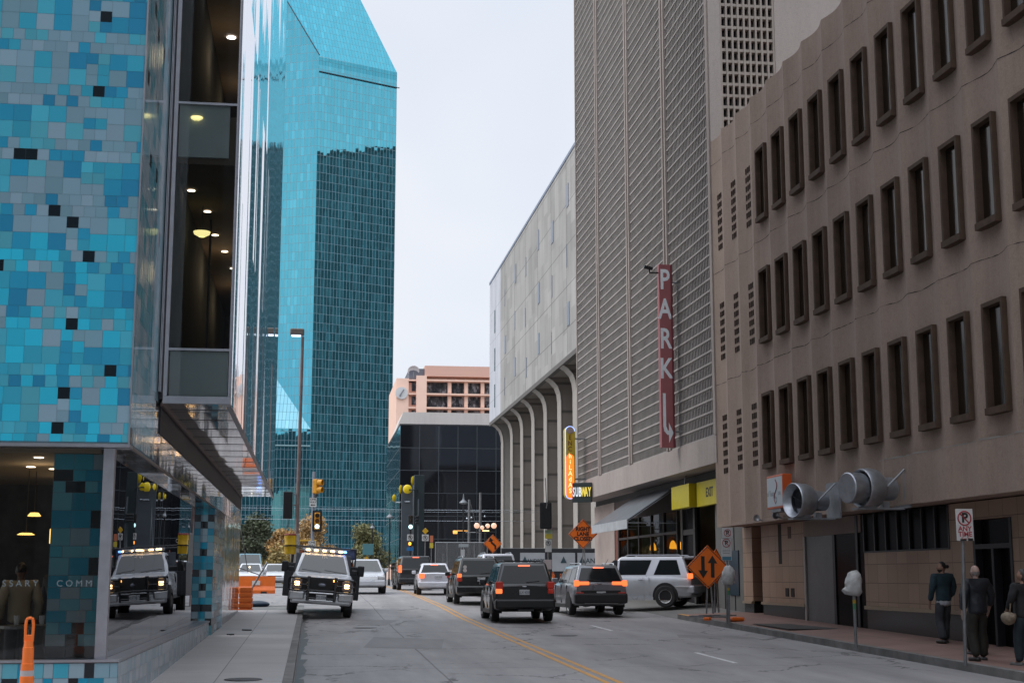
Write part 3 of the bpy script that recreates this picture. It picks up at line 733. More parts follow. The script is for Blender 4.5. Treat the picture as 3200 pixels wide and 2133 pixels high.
for a_, b_, z0, z1 in ((40.3,44.3,0,.858),(45.3,46.3,0,.858),(29.45,35.7,-.3,.888),(20,27.7,-.6,.888)): lw('granite_base', a_, b_, z0, z1, M_blk, XL+.02, .28)
lw('alcove', 44.3, 45.3, .3, ZC_, mat('alcove_brown', (.10,.075,.055), .8), XL+.5)
lw('stone_slot', 42.3, 42.62, 2.1, ZC_-.003, M_joint, XL-.002, .02)
lw('wall_vent', 41.4, 41.68, 2.85, 3.2, mat('rust_brown', (.09,.05,.035), .7), XL-.012, .03)
for y in (41.25, 41.75): lw('wall_plate', y, y+.28, 1.13, 1.38, M_joint, XL-.02, .04)
lw('lintel_panel', 35.9, 40.3, 2.86, ZC_, mat('plain_render', (.27,.215,.185), .8, 0, .12, 1))
lw('grey_door', 38.05, 40.15, .4, 2.856, M_pnl, XL+.02)
lw('door_trim', 40.155, 40.295, .4, 2.85, mat('pale_trim', (.36,.33,.31), .5), XL-.03)
dr = lw('glass_door', 36.2, 37.9, .35, 2.85, M_dgl, XL+.01)
for a_, b_, z1 in ((37.78,37.95,2.853),(36.1,36.25,3.3)): MB().box(XL-.02, XL+.009, a_, b_, .35, z1).build('door_frame', M_dark, dr, True)
lw('side_light', 35.72, 36.08, .35, ZC_, M_dgl, XL+.02)
fr = MB()
for k in range(8): fr.box(XL-.01, XL+.06, 30.62+k*.72, 30.68+k*.72, 2.36, 3.315)
fr.box(XL-.01, XL+.06, 30.62, 35.7, 2.32, 2.36)
st_ = lw('window_strip', 30.62, 35.7, 2.36, 3.315, M_dgl, XL+.05)
fr.build('window_bars', M_dark, st_, True)
d2_ = lw('entrance_door', 27.75, 29.4, 0, 2.92, M_dgl, XL+.15)
mb = MB(); mb.box(XL-.02, XL+.148, 27.7, 27.8, 0, 2.92); mb.box(XL-.02, XL+.148, 29.35, 29.45, 0, 2.92); mb.box(XL-.02, XL+.148, 28.52, 28.62, 0, 2.3); mb.box(XL-.02, XL+.148, 27.8, 29.35, 2.3, 2.4)
mb.build('door_frame', M_dark, d2_, True)
MB().box(XL+.3, XL+6, 20, 46.25, -.8, ZC_).build('inner_wall', M_joint, Bn, True)
# flood lights, sign, exhaust blowers: fixed to the wall but each a thing
M_steelg = mat('galvanised_steel', (.40,.42,.45), .38, .75, .18, 5)
M_sgrey = mat('painted_grey_steel', (.25,.26,.28), .45, .4, .15, 5)
for y, lb in ((41.3, 'small floodlight under the brown overhang, nearer the garage'), (39.5, 'small floodlight under the brown overhang, next to the orange edged sign')):
    t = thing('floodlight', lb, 'light', (XF-.08, y, 3.42))
    MB().lathe([(0,.12),(.05,.11),(.09,.03),(.105,-.05),(.09,-.05),(0,-.02)], (-.12,0,.02), 'Y').build('lamp_head', M_steelg, t)
    MB().tube((-.12,.05,.02), (.12,.05,-.06), .018, n=8).build('bracket', M_sgrey, t)
t = thing('wall_sign', 'white square sign with orange edges and a thin curled letter S', 'sign', (12.95, 38.95, 3.62))
MB().rbox((.1,0,.46), (.26,1.42,.94), None, .02).build('sign_box', mat('orange_sign_edge', (.66,.11,.02), .4), t)
MB().box(-.036, -.031, -.66, .66, .05, .87).build('sign_face', mat('white_sign_face', (.66,.70,.74), .35), t)
M_let2 = mat('grey_sign_letter', (.36,.39,.42), .5); M_letr = mat('dark_red_letter', (.25,.03,.03), .5)
MB().path([(-.042, -.10-.13*math.sin(i/24*2*math.pi), .80-.68*i/24) for i in range(25)], .014, 5).build('sign_letter', M_letr, t)
MB().path([(-.042, -.10-.10*math.cos(a*.5), .24+.09*math.sin(a*.5)) for a in range(13)], .009, 5).build('sign_flourish', M_let2, t)
txt('sign_words', 'el Tuco', M_let2, t, (-.04,.33,.42), .22, (0,-1,0), depth=.002); txt('sign_words', 'on', M_let2, t, (-.04,-.42,.42), .22, (0,-1,0), depth=.002)
MB().box(0, .3, -.4, .5, -.10, -.011).build('sign_bracket', M_sgrey, t)
def blower(t, closed):
    # drum pointing out over the street, on a shelf bracket
    ax = Matrix.Rotation(R(-74), 3, 'Z') @ Matrix.Scale(1.12, 3)
    mb = MB()
    if closed: mb.lathe([(0,.70),(.29,.70),(.31,.68),(.31,.36),(.30,.33)], (0,0,0), 'Y', 28, ax @ Matrix.Rotation(R(180), 3, 'Z'))
    pr = [(.33,.32),(.38,.37),(.40,.33),(.41,.18),(.39,.02),(.30,-.10),(.24,-.16),(.24,-.42),(0,-.42)] if closed else [(.28,.28),(.35,.42),(.38,.45),(.40,.42),(.38,.12),(.34,.0),(.24,-.10),(.22,-.42),(0,-.42)]
    mb.lathe(pr, (0,0,0), 'Y', 28, ax @ Matrix.Rotation(R(180), 3, 'Z'))
    mb.build('drum', M_steelg, t, smooth=40)
    if not closed:
        mb = MB(); rr = ax @ Matrix.Rotation(R(180), 3, 'Z')
        mb.lathe([(0,.22),(.2,.22),(.2,.19),(0,.19)], (0,0,0), 'Y', 20, rr)
        for a in range(4):
            u = Vector((math.cos(a*math.pi/2+.4)*.30, .27, math.sin(a*math.pi/2+.4)*.30)); mb.tube(rr @ Vector((0,.27,0)), rr @ u, .014, n=6)
        mb.build('fan_grille', mat('fan_dark', (.05,.055,.06), .5, .3), t)
    MB().box(.62, .66, -.52, .42, -.45, .46).build('wall_plate', M_sgrey, t)
    mb = MB(); mb.box(-.5, .62, -.2, .2, -.48, -.44); mb.box(-.32, -.05, -.24, .1, -.44, -.2); mb.box(.15, .3, -.1, .1, -.44, -.3)
    mb.build('shelf', M_sgrey, t)
    MB().tube((-.25,-.26,-.4), (.6,-.3,.42), .022, n=8).build('brace', M_sgrey, t)
t = thing('exhaust_blower', 'open grey metal exhaust fan drum jutting from the wall beside the orange edged sign', 'fan', (12.5, 35.0, 3.62)); blower(t, False)
t = thing('exhaust_blower', 'capped grey metal exhaust fan drum jutting from the wall above the dark window strip', 'fan', (12.72, 31.2, 3.70)); blower(t, True)

# ---------------------------------------------------------------- parking garage with pierced screen
M_gar = concrete('garage_concrete', (.34,.295,.27), .12, .14)
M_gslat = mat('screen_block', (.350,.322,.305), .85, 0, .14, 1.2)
M_gdark = mat('garage_dark_inside', (.02,.02,.022), .9)
Gr = thing('parking_garage', 'tall grey brown parking garage behind a pierced concrete screen wall', 'building', (20, 59, gz(59)))
GY0, GY1, GZ0, GZT = 46.05, 71.4, 6.42, 40.0
XG = 13.34
cols_ = [46.05, 52.5, 59.1, 65.75, 71.4]
for a, b in zip(cols_, cols_[1:]):
    mb = MB(); ya, yb = a+.30, b-.30
    if b > 71: yb = b-.05
    n = int((yb-ya)/.2); 
    for i in range(n+1):
        y = ya+(yb-ya)*i/n; mb.box(XG+.03, XG+.05, y-.028, y+.028, GZ0, GZT)
    z = GZ0
    while z < GZT: mb.box(XG+.012, XG+.2, ya, yb, z-.03, z+.035); z += .417
    mb.build('pierced_screen', M_gslat, Gr, True)
mb = MB()
for y in cols_[1:-1]: mb.box(XG-.05, XG+.3, y-.29, y-.12, GZ0, GZT); mb.box(XG-.05, XG+.3, y+.12, y+.29, GZ0, GZT); mb.box(XG+.05, XG+.3, y-.12, y+.12, GZ0, GZT)
mb.box(XG-.05, XG+.3, 46.05, 46.34, GZ0, GZT); mb.box(XG-.03, XG+.3, 71.36, 71.5, GZ0, GZT)
mb.build('screen_pier', M_gar, Gr, True)
mb = MB(); mb.box(XG-.04, XG+.9, GY0+.002, GY1+.1, 5.48, GZ0-.034)
mb.build('fascia_beam', M_gar, Gr, True)
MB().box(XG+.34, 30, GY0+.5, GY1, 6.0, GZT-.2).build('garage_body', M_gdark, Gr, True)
mb = MB(); mb.box(XG+.9, 22, GY0+.002, GY1, 5.2, 5.47); mb.build('soffit', mat('soffit_dark', (.06,.06,.06), .8), Gr, True)
# end wall facing the camera, above the brown block: pierced panel then plain render
mb = MB(); z = 12.0; XE0, XE1 = 13.8, 15.72
for i in range(10): mb.box(XE0+i*(XE1-XE0)/9-.035, XE0+i*(XE1-XE0)/9+.035, 46.02, 46.25, 12, GZT)
while z < GZT: mb.box(XE0, XE1, 46.035, 46.235, z-.05, z+.05); z += .417
mb.build('end_screen', mat('end_screen_block', (.40,.355,.315), .85, 0, .1, 2), Gr, True)
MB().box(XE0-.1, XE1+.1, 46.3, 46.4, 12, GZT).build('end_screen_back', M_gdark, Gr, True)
MB().box(13.345, XE0-.04, 46.0, 46.3, 12, GZT).box(XE1+.04, 30, 46.0, 46.3, 12, GZT).build('end_wall', concrete('end_wall_render', (.43,.385,.355), .06, .05), Gr, True)
# street level
mb = MB(); mb.box(XL, XL+.25, 66.0, 66.5, .6, 5.2); mb.build('brick_pier', mat('red_brick_pier', (.17,.06,.045), .8, 0, .2, 8), Gr, True)
M_frm = mat('dark_shopfront_frame', (.035,.033,.032), .4)
M_shop = glass('shop_pane_glass', (.62,.62,.60), 1.4, .01, (.30,.31,.33))
mb = MB()
for y in (55.0, 57.2, 59.4, 61.7, 63.9, 65.9): mb.box(XL, XL+.12, y-.06, y+.06, .6, 4.6)
mb.box(XL, XL+.12, 55, 66, 3.4, 3.5); mb.box(XL, XL+.12, 55, 66, .5, .9)
sf = mb.build('shopfront', M_frm, Gr, True)
MB().quad((XL+.06, 66, .9), (XL+.06, 55, .9), (XL+.06, 55, 4.6), (XL+.06, 66, 4.6)).build('shop_glazing', M_shop, sf, True)
MB().box(XL-.02, XL+.2, 54.4, 66.5, 4.3, 5.2).build('shop_bulkhead', mat('brown_bulkhead', (.07,.05,.045), .7), Gr, True)
mb = MB(); mb.box(XL+6, XL+6.1, 54, 66.5, .5, 5); mb.box(XL+.3, XL+6, 66.3, 66.5, .5, 5); mb.box(XL+.3, XL+6, 54, 54.2, .5, 5)
mb.build('shop_inner_wall', mat('shop_ochre_wall', (.24,.22,.14), .8, 0, .4, .7), Gr, True)
MB().box(XL+.3, XL+6, 54.2, 66.3, 4.3, 4.4).build('shop_ceiling', mat('shop_ceiling_grey', (.3,.3,.27), .8), Gr, True)
mb = MB(); mb.box(XL+1.4, XL+1.9, 57.5, 58.9, 4.27, 4.297); mb.build('shop_tube_light', emit('tube_light', (1,.85,.6), 5), Gr, True)
dm = MB().box(XL+.1, XL+.2, 52.3, 54.4, .5, 4.3).build('exit_door', M_dgl, Gr, True)
mb = MB(); mb.box(XL, XL+.099, 54.1, 54.4, .5, 4.3); mb.box(XL, XL+.099, 52.3, 52.55, .5, 4.3); mb.box(XL+.02, XL+.099, 52.54, 54.11, 3.3, 3.5)
mb.build('door_frame', M_frm, dm, True)
mb = MB(); mb.box(XL+.05, XL+.3, 46.3, 49.7, .4, 4.25); mb.build('grey_wall_panel', mat('grey_wall_panel', (.155,.155,.15), .7, 0, .1, 1), Gr, True)
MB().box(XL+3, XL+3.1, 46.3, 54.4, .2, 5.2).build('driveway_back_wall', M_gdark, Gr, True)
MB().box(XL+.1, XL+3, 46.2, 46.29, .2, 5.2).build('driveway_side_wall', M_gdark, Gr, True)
for y in (47.4, 48.6): MB().box(XL+.03, XL+.049, y, y+.06, .4, 4.2).build('panel_joint', M_dark, Gr, True)
MB().box(XL+.01, XL+.047, 46.9, 48.0, 1.1, 2.6).build('wall_poster', mat('dark_blue_notice', (.015,.04,.06), .4), Gr, True)
MB().box(XL+.4, 21, 46.3, 71.3, .2, 5.19).build('ground_floor_back', M_gdark, Gr, True) if False else None
MB().box(XL-.05, XL+.6, 66.52, 71.3, .3, 5.2).build('corner_wall', mat('tan_block_wall', (.36,.30,.27), .8, 0, .1, 1), Gr, True)
# awning and signs on it
t = thing('awning', 'dark grey sloping canvas awning with pale front edge over the shop windows', 'awning', (14.2, 58.5, 4.3))
mb = MB(); mb.face([(-2.0,-3.6,-.38),(-.02,-3.6,.95),(-.02,3.6,.95),(-2.0,3.6,-.38)]); mb.face([(-2.0,3.6,-.42),(-.02,3.6,.91),(-.02,-3.6,.91),(-2.0,-3.6,-.42)])
mb.build('canopy', mat('grey_canvas', (.085,.09,.10), .5, 0, .25, 1.5), t)
MB().box(-2.02, -1.99, -3.6, 3.6, -.72, -.36).build('valance', mat('pale_canvas_edge', (.42,.44,.46), .5, 0, .15, 2), t)
for y in (-3.58, 0, 3.58): MB().tube((-1.98,y,-.5), (0,y,-.5), .02, n=6).tube((-1.98,y,-.43), (0,y,.88), .02, n=6).tube((-1.98,y,-.52), (-1.98,y,-.42), .02, n=6).build('awning_frame', M_sgrey, t)
M_sy = mat('yellow_sign', (.52,.43,.012), .45, 0, .06, 3)
t = thing('exit_sign', 'long yellow fascia sign reading EXIT above the grey garage panels', 'sign', (14.05, 48.75, 4.68))
MB().rbox((0,0,0), (.2,4.6,.88), None, .01).build('sign_box', M_sy, t)
txt('sign_words', 'EXIT', mat('black_letter', (.02,.02,.02), .5), t, (-.104,.55,.0), .46, (0,-1,0), (0,0,1), .003, bold=.012)
t = thing('yellow_box_sign', 'blank yellow box sign projecting beside the EXIT sign', 'sign', (13.62, 52.4, 4.68))
MB().rbox((.2,0,0), (.28,2.6,.86), None, .012).build('sign_box', M_sy, t)
MB().tube((.25,0,.42), (.3,0,.8), .03, n=8).build('hanger', M_sgrey, t)
t = thing('park_sign', 'tall red vertical sign with white letters PARK and a bent arrow', 'sign', (12.88, 51.0, 6.4))
MB().rbox((0,0,3.43), (.5,.28,6.86), None, .012).build('sign_box', mat('faded_red_sign', (.37,.115,.12), .5, 0, .12, 1.5), t)
MB().box(.19, .254, -.146, .142, .004, 6.856).build('sign_edge', mat('deep_red_edge', (.16,.025,.035), .5), t)
M_sw = mat('white_sign_letter', (.88,.92,.95), .5, 0, .05, 8)
for i, ch in enumerate('PARK'): txt('sign_letter', ch, M_sw, t, (-.035,-.143,6.25-1.12*i), 1.06, wid=.70, depth=.003, bold=.022)
mb = MB(); mb.prism([(-.18,2.0),(-.07,2.0),(-.07,.78),(-.01,.62),(.03,.62),(.03,.92),(.20,.54),(.03,.16),(.03,.46),(-.03,.46),(-.15,.6),(-.18,.78)], .004, (0,-.141,0), (1,0,0), (0,0,1))
mb.build('arrow', M_sw, t)
mb = MB(); mb.tube((.2,.0,.6), (.75,.0,.6), .03, n=8); mb.tube((.2,.0,6.2), (.75,.0,6.2), .03, n=8); mb.build('sign_bracket', M_sgrey, t)
t = thing('security_camera', 'black security camera on a short arm beside the top of the red sign', 'camera', (12.3, 50.95, 13.0))
MB().rbox((-.05,0,.13), (.34,.13,.12), Matrix.Rotation(R(12), 3, 'Y'), .02).build('camera_body', M_blk, t)
MB().tube((.36,0,-.05), (-.02,0,-.05), .03, n=8).tube((0,0,-.05), (-.02,0,.1), .03, n=8).build('bracket', M_blk, t)
# neon restaurant sign
t = thing('neon_sign', 'vertical yellow neon sign reading ENCHILADAS with rounded glowing outline', 'sign', (12.55, 69.3, 5.5))
N_o = emit('neon_orange', (1,.17,.015), 1.5); N_b = emit('neon_blue', (.35,.5,1), 1.6); N_p = emit('neon_pink', (1,.45,.55), 1.6); N_l = emit('neon_letter', (1,.45,.22), 2.2)
def pill(w, h0, h1): return [(-w,h0+w)]+[(w*math.cos(a), h0+w+w*math.sin(a)) for a in [math.pi+i*math.pi/8 for i in range(1,8)]]+[(w,h0+w),(w,h1-w)]+[(w*math.cos(a), h1-w+w*math.sin(a)) for a in [i*math.pi/8 for i in range(1,8)]]+[(-w,h1-w)]
MB().prism(pill(.25,0,3.6), .5, (0,.5,0), (1,0,0), (0,0,1)).build('sign_box', mat('yellow_sign_box', (.56,.42,.015), .4), t)
MB().prism(pill(.19,.06,2.2), .012, (0,-.002,0), (1,0,0), (0,0,1)).build('lit_panel', N_o, t)
MB().prism([(-.19,2.2),(.19,2.2),(.19,3.2),(-.19,3.2)], .012, (0,-.002,0), (1,0,0), (0,0,1)).build('unlit_panel', mat('yellow_panel', (.58,.40,.03), .4), t)
MB().box(.23, .27, .05, .499, .2, 3.4).build('side_panel', M_sy, t)
pp = pill(.235,.01,3.58)
MB().path([(p[0], -.03, p[1]) for p in pp[-9:]+pp[:9] if p[0] <= .01], .018, 5).build('neon_tube', N_b, t)
MB().path([(p[0], -.03, p[1]) for p in pp if p[0] >= -.01 and p[1] < 2.9], .018, 5).build('neon_tube', N_p, t)
MB().path([(p[0], -.03, p[1]) for p in pp if p[0] >= -.01 and p[1] > 2.8], .018, 5).build('neon_tube', N_b, t)
M_bl = mat('brown_unlit_letter', (.16,.07,.03), .5)
for i, ch in enumerate('ENChiLAdAS'):
    txt('sign_letter', ch, M_bl if i < 3 else N_l, t, (0,-.022,3.02-.285*i-(0 if i < 3 else .06)), .33, depth=.006, wid=.9, bold=.004)
mb = MB(); mb.lathe([(0,.03),(.17,.02),(.19,0),(.17,-.02),(0,-.02)], (0,-.02,3.4), 'Y', 18); mb.build('sign_crest', mat('crest_grey_brown', (.35,.26,.24), .5), t)
mb = MB(); mb.tube((.2,.3,1.0), (1.0,.3,1.0), .04, n=8); mb.tube((.2,.3,3.0), (1.0,.3,3.0), .04, n=8); mb.build('sign_bracket', M_sgrey, t)
t = thing('sandwich_shop_sign', 'projecting sign with white and yellow letters reading SUBWAY under the neon sign', 'sign', (12.4, 67.6, 5.22))
q_ = Vector((.86, -.5, 0)).normalized()
MB().rbox((.42,-.02,.5), (1.0,.1,.95), Matrix.Rotation(math.atan2(-.5,.86), 3, 'Z'), .02).build('sign_board', mat('dark_sign_board', (.02,.03,.03), .5), t)
for i, ch in enumerate('SUBWAY'):
    txt('sign_letter', ch, emit('shop_letter_white', (.8,.85,.9), .5) if i < 3 else emit('shop_letter_yellow', (.9,.7,.12), .45), t, Vector((.42,-.02,.5))+q_*(-.4+.16*i)+Vector((-.5,-.86,0))*.09+Vector((0,0,-.03*(2.5-i)*0)), .62, tuple(q_), (0,0,1), .02, wid=.36, bold=.012)
MB().tube((.8,-.1,.9), (1.3,-.1,.9), .03, n=6).build('sign_bracket', M_sgrey, t)

# ---------------------------------------------------------------- grey library on fins
Lb = thing('concrete_library', 'pale grey slab building raised on flared concrete fins behind the garage', 'building', (24, 114, gz(114)))
def slabs(name, c, bw, bh, var, joint=.03):
    t = NT(name); co = t.coord(); sp = t.new('SeparateXYZ'); t.lk(co, sp.inputs[0])
    u = t.math('DIVIDE', sp.outputs[1], bw); v = t.math('DIVIDE', sp.outputs[2], bh)
    cb = t.new('CombineXYZ'); u2 = t.math('DIVIDE', sp.outputs[1], bw/4); t.lk(t.math('FLOOR', u2), cb.inputs[0])
    wn0 = t.new('TexWhiteNoise', noise_dimensions='1D'); t.lk(t.math('FLOOR', u2), wn0.inputs['W'])
    v2 = t.math('ADD', t.math('MULTIPLY', v, 1.5), wn0.outputs['Value']); t.lk(t.math('FLOOR', v2), cb.inputs[1])
    wn = t.new('TexWhiteNoise'); t.lk(cb.outputs[0], wn.inputs['Vector'])
    b = t.ramp(wn.outputs['Value'], [(0, sc3(c, 1-var)), (1, sc3(c, 1+var))])
    b = t.mix(.5, b, t.ramp(t.noise(t.coord((1,1,.3)), .6, 5, .7).outputs[0], [(.35, sc3(c, .75)), (.65, sc3(c, 1.15))]))
    fx = t.math('LESS_THAN', t.math('FRACT', u), joint*2/bw); fy = t.math('LESS_THAN', t.math('FRACT', v), joint/bh)
    sx = t.math('LESS_THAN', t.math('FRACT', u2), joint/bw*2)
    ln = t.math('MAXIMUM', t.math('MAXIMUM', t.math('MULTIPLY', fx, .9), t.math('MULTIPLY', fy, .75)), t.math('MULTIPLY', sx, .22))
    t.setp(Base_Color=t.mix(ln, b, sc3(c, .3)), Roughness=.75); return t.m
M_lib = slabs('veined_grey_slabs', (.37,.36,.345), 6.45, 2.9, .26, .06)
M_libw = slabs('clean_white_slabs', (.56,.58,.63), 6.45, 2.9, .04)
LX, LY0, LY1, LZ0, LZ1 = 17.0, 90.0, 138.2, 16.65, 30.45
MB().box(LX, LX+26, LY0, 129.9, LZ0, LZ1-.004).build('upper_wall', M_lib, Lb, True)
MB().box(LX, LX+26, 129.9, LY1, LZ0-.003, LZ1-.003).build('end_bay_wall', M_libw, Lb, True)
MB().box(LX-.05, LX+26, LY0-.02, LY1+.02, LZ1, LZ1+.22).build('roof_edge', mat('bluish_roof_flashing', (.22,.26,.36), .4, .5), Lb, True)
MB().box(LX-.02, LX+.35, LY0, LY1, LZ0-.34, LZ0-.006).build('edge_beam', mat('dark_edge_beam', (.13,.12,.11), .7), Lb, True)
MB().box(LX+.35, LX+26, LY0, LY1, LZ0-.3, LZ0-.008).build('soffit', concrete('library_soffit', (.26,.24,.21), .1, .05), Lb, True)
M_fin = slabs('stained_fin_stone', (.27,.235,.205), 40, 2.1, .3, .20)
M_fine = concrete('fin_edge_concrete', (.36,.335,.305), .08, .1)
jy = [130.0, 123.5, 117.0, 110.6, 104.1, 97.7, 91.3]
for i, y in enumerate([136.6]+jy):
    out = [(5.0,.9),(1.1,.9),(1.1,14.6),(1.03,15.2),(.85,15.7),(.5,16.1),(.1,16.34),(5.0,16.34)]
    wd = 1.5
    f = MB().prism(out, wd, (LX, y-wd/2, 0), (1,0,0), (0,0,1), (0,1,0)).build('fin', M_fin if i else M_fine, Lb, True)
    o2 = [(1.1,.9),(1.1,14.6),(1.03,15.2),(.85,15.7),(.5,16.1),(.1,16.34)]
    mb = MB()
    for (a, b), (c, d) in zip(o2, o2[1:]): 
        mb.prism([(a-.06,b),(a,b),(c,d),(c-.06,d)], wd+.1, (LX, y-wd/2-.05, 0), (1,0,0), (0,0,1), (0,1,0))
    mb.build('fin_edge', M_fine, f, True)
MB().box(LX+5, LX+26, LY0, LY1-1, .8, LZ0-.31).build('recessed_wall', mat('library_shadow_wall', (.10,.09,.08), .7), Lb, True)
# slot windows
for (y, z) in [(134, 26), (134, 22.3), (134, 18.8)]:
    MB().box(LX-.03, LX+.02, y-.25, y+.25, z-1.1, z+1.1).build('slot_window', M_dgl, Lb, True)
M_slot = mat('grey_slot_window', (.20,.22,.27), .35)
q = random.Random(2)
for k, y in enumerate((126.7, 120.2, 113.8, 107.3, 100.9, 94.4)):
    for j in range(3):
        z = 18.6+j*4.1+(.9 if k % 2 else 0)+q.uniform(-.2,.2)
        MB().box(LX-.04, LX+.02, y-.28+q.uniform(-.6,.6), y+.12, z-.8, z+.8).build('slot_window', M_slot, Lb, True)

# ---------------------------------------------------------------- black glass block, plant room, hotel
Bk = thing('black_glass_building', 'low black glass office block with a slanted left side at the end of the street', 'building', (19, 175, gz(175)))
M_bg = grid_glass('black_curtain_wall', (.05,.056,.068), 2.24, 2.62, (.055,.065,.072), .03, .012, .8, .05)
def gbox(mb, x0, x1, y0, y1, z0, z1):
    mb.quad((x0,y0,z0),(x1,y0,z0),(x1,y0,z1),(x0,y0,z1), [(0,0),(x1-x0,0),(x1-x0,z1-z0),(0,z1-z0)])
    mb.quad((x0,y1,z0),(x0,y0,z0),(x0,y0,z1),(x0,y1,z1), [(0,0),(y1-y0,0),(y1-y0,z1-z0),(0,z1-z0)])
    mb.quad((x1,y0,z0),(x1,y1,z0),(x1,y1,z1),(x1,y0,z1), [(0,0),(y1-y0,0),(y1-y0,z1-z0),(0,z1-z0)])
    mb.quad((x0,y0,z1),(x1,y0,z1),(x1,y1,z1),(x0,y1,z1), [(0,0)]*4)
    mb.quad((x1,y1,z0),(x0,y1,z0),(x0,y1,z1),(x1,y1,z1), [(0,0),(x1-x0,0),(x1-x0,z1-z0),(0,z1-z0)])
mb = MB(); gbox(mb, 9.85, 40, 165, 195, 3.4, 19.15); mb.build('glass_wall', M_bg, Bk, True)
MB().box(10.6, 39, 166, 194, .5, 3.4).build('base_wall', mat('dark_base_brick', (.07,.05,.04), .8), Bk, True)
MB().box(9.8, 40.05, 164.95, 195.05, 19.154, 19.3).build('roof_coping', mat('dark_coping', (.03,.03,.035), .5), Bk, True)
mb = MB(); mb.prism([(9.9,19.3),(11.1,22.4),(39,22.4),(39,19.3)], 12, (0,180,0), (1,0,0), (0,0,1), (0,1,0))
mb.build('plant_room', concrete('beige_plant_room', (.62,.57,.53), .05, .06), Bk, True)
mb = MB(); mb.box(17.6, 17.9, 164.7, 164.97, .9, 3.2); mb.box(14.4, 16.0, 164.9, 164.96, 1.0, 2.6); mb.build('lobby_light', emit('amber_lobby', (1,.5,.06), .5, (.2,.12,.03)), Bk, True)
Ht = thing('terracotta_hotel', 'salmon pink hotel tower with ribbon balconies rising behind the black block', 'building', (28, 310, gz(300)))
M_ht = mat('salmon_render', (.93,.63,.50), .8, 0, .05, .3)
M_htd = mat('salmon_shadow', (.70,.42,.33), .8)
M_hw = NT('hotel_window'); wn = M_hw.noise(M_hw.coord((.9,1,.5)), .8, 3, .8); M_hw.setp(Base_Color=M_hw.ramp(wn.outputs[0], [(.4,(.02,.022,.028)),(.52,(.09,.09,.1)),(.6,(.32,.33,.36))]), Roughness=.2); M_hw = M_hw.m
MB().box(17, 19.6, 300, 330, 1, 43.4).box(21.2, 23.4, 299.5, 330, 1, 44.0).build('stair_tower', M_ht, Ht, True)
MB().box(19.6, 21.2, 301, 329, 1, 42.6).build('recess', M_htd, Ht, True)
MB().box(23.4, 70, 302, 330, 1, 43.9).build('rear_wall', M_ht, Ht, True)
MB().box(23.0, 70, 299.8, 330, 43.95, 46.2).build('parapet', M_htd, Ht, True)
MB().box(19.7, 23.0, 300.5, 329, 43.4, 45.6).build('plant_screen', mat('slate_screen', (.13,.14,.17), .6), Ht, True)
z = 43.2; i = 0
while z > 18:
    MB().box(23.4, 70, 299.4, 302, z-.32, z).build('balcony_slab', M_ht, Ht, True)
    MB().box(19.55, 21.25, 299.8, 301, z-.32, z).build('balcony_slab', M_ht, Ht, True)
    wv = MB().box(23.45, 70, 301.7, 302.05, z-2.75, z-.34).build('window_band', M_hw, Ht, True)
    mb = MB()
    for x in [28+ k*3.55 for k in range(12)]: mb.box(x, x+.75, 300.4, 301.69, z-2.75, z-.33)
    mb.build('mullion', M_ht, wv, True)
    MB().box(20.3, 21.19, 300.9, 300.99, z-2.4, z-.6).build('recess_window', M_hw, Ht, True)
    z -= 2.95
t = thing('hotel_emblem', 'round white emblem mounted high on the pink hotel wall', 'sign', (18.1, 299.7, 40.2))
MB().lathe([(0,.3),(1.1,.3),(1.3,.15),(1.3,-.2),(0,-.2)], (0,0,0), 'Y', 24).build('emblem_disc', mat('white_emblem', (.62,.62,.62), .5), t)
MB().prism([(-.6,-.7),(-.2,-.1),(.4,.8),(.55,.65),(0,-.25),(-.2,-.8)], .12, (0,-.42,0), (1,0,0), (0,0,1)).build('emblem_mark', mat('grey_mark', (.2,.2,.22), .5), t)
t = thing('satellite_dish', 'white satellite dish on the roof of the pink hotel', 'dish', (20.6, 300.3, 44.6))
MB().lathe([(0,.35),(.7,.25),(1.25,0),(1.25,-.06),(.7,.17),(0,.27)], (0,0,.5), 'Y', 18, Matrix.Rotation(R(35), 3, 'X') @ Matrix.Rotation(R(-25), 3, 'Y')).build('dish', mat('white_dish', (.7,.72,.75), .4), t)
MB().tube((0,.3,-1.1), (0,.2,.4), .1, n=8).build('mast', M_sgrey, t)

# ---------------------------------------------------------------- faceted turquoise tower
Tw = thing('glass_tower', 'very tall faceted turquoise mirror glass tower with a sloping top', 'building', (8, 545, gz(545)))
M_tw = grid_glass('turquoise_curtain_wall', (.085,.36,.46), 1.32, 3.36, (.16,.25,.30), .10, .0055, .95, .02)
M_tw2 = grid_glass('turquoise_sloped_glass', (.065,.31,.40), 1.32, 3.36, (.05,.23,.30), .14, .010, .95, .03)
P1 = Vector((-1.5,520,196.5)); P2 = Vector((28.83,533.57,196.4)); t1 = (P2-P1); t1.z = 0; t1.normalize()
P3 = Vector((-14.96,525.71,220.75)); P6 = Vector((14.32,543.25,229.8)); tl = Vector((-.9205,.3907,0))
def wall(mb, a, b, z0, z1):
    L = (Vector((b.x,b.y,0))-Vector((a.x,a.y,0))).length
    mb.quad((a.x,a.y,z0),(b.x,b.y,z0),(b.x,b.y,z1),(a.x,a.y,z1), [(0,z0),(L,z0),(L,z1),(0,z1)])
mb = MB(); wall(mb, P1, P2, 0, 193.2)
b_ = P2+Vector((-6,60,0)); wall(mb, P2, b_, 0, 196)
sl_ = (P3-P1)
kk = 3.2
P3e = P1+sl_*kk; P6e = P2+(P6-P2)*kk
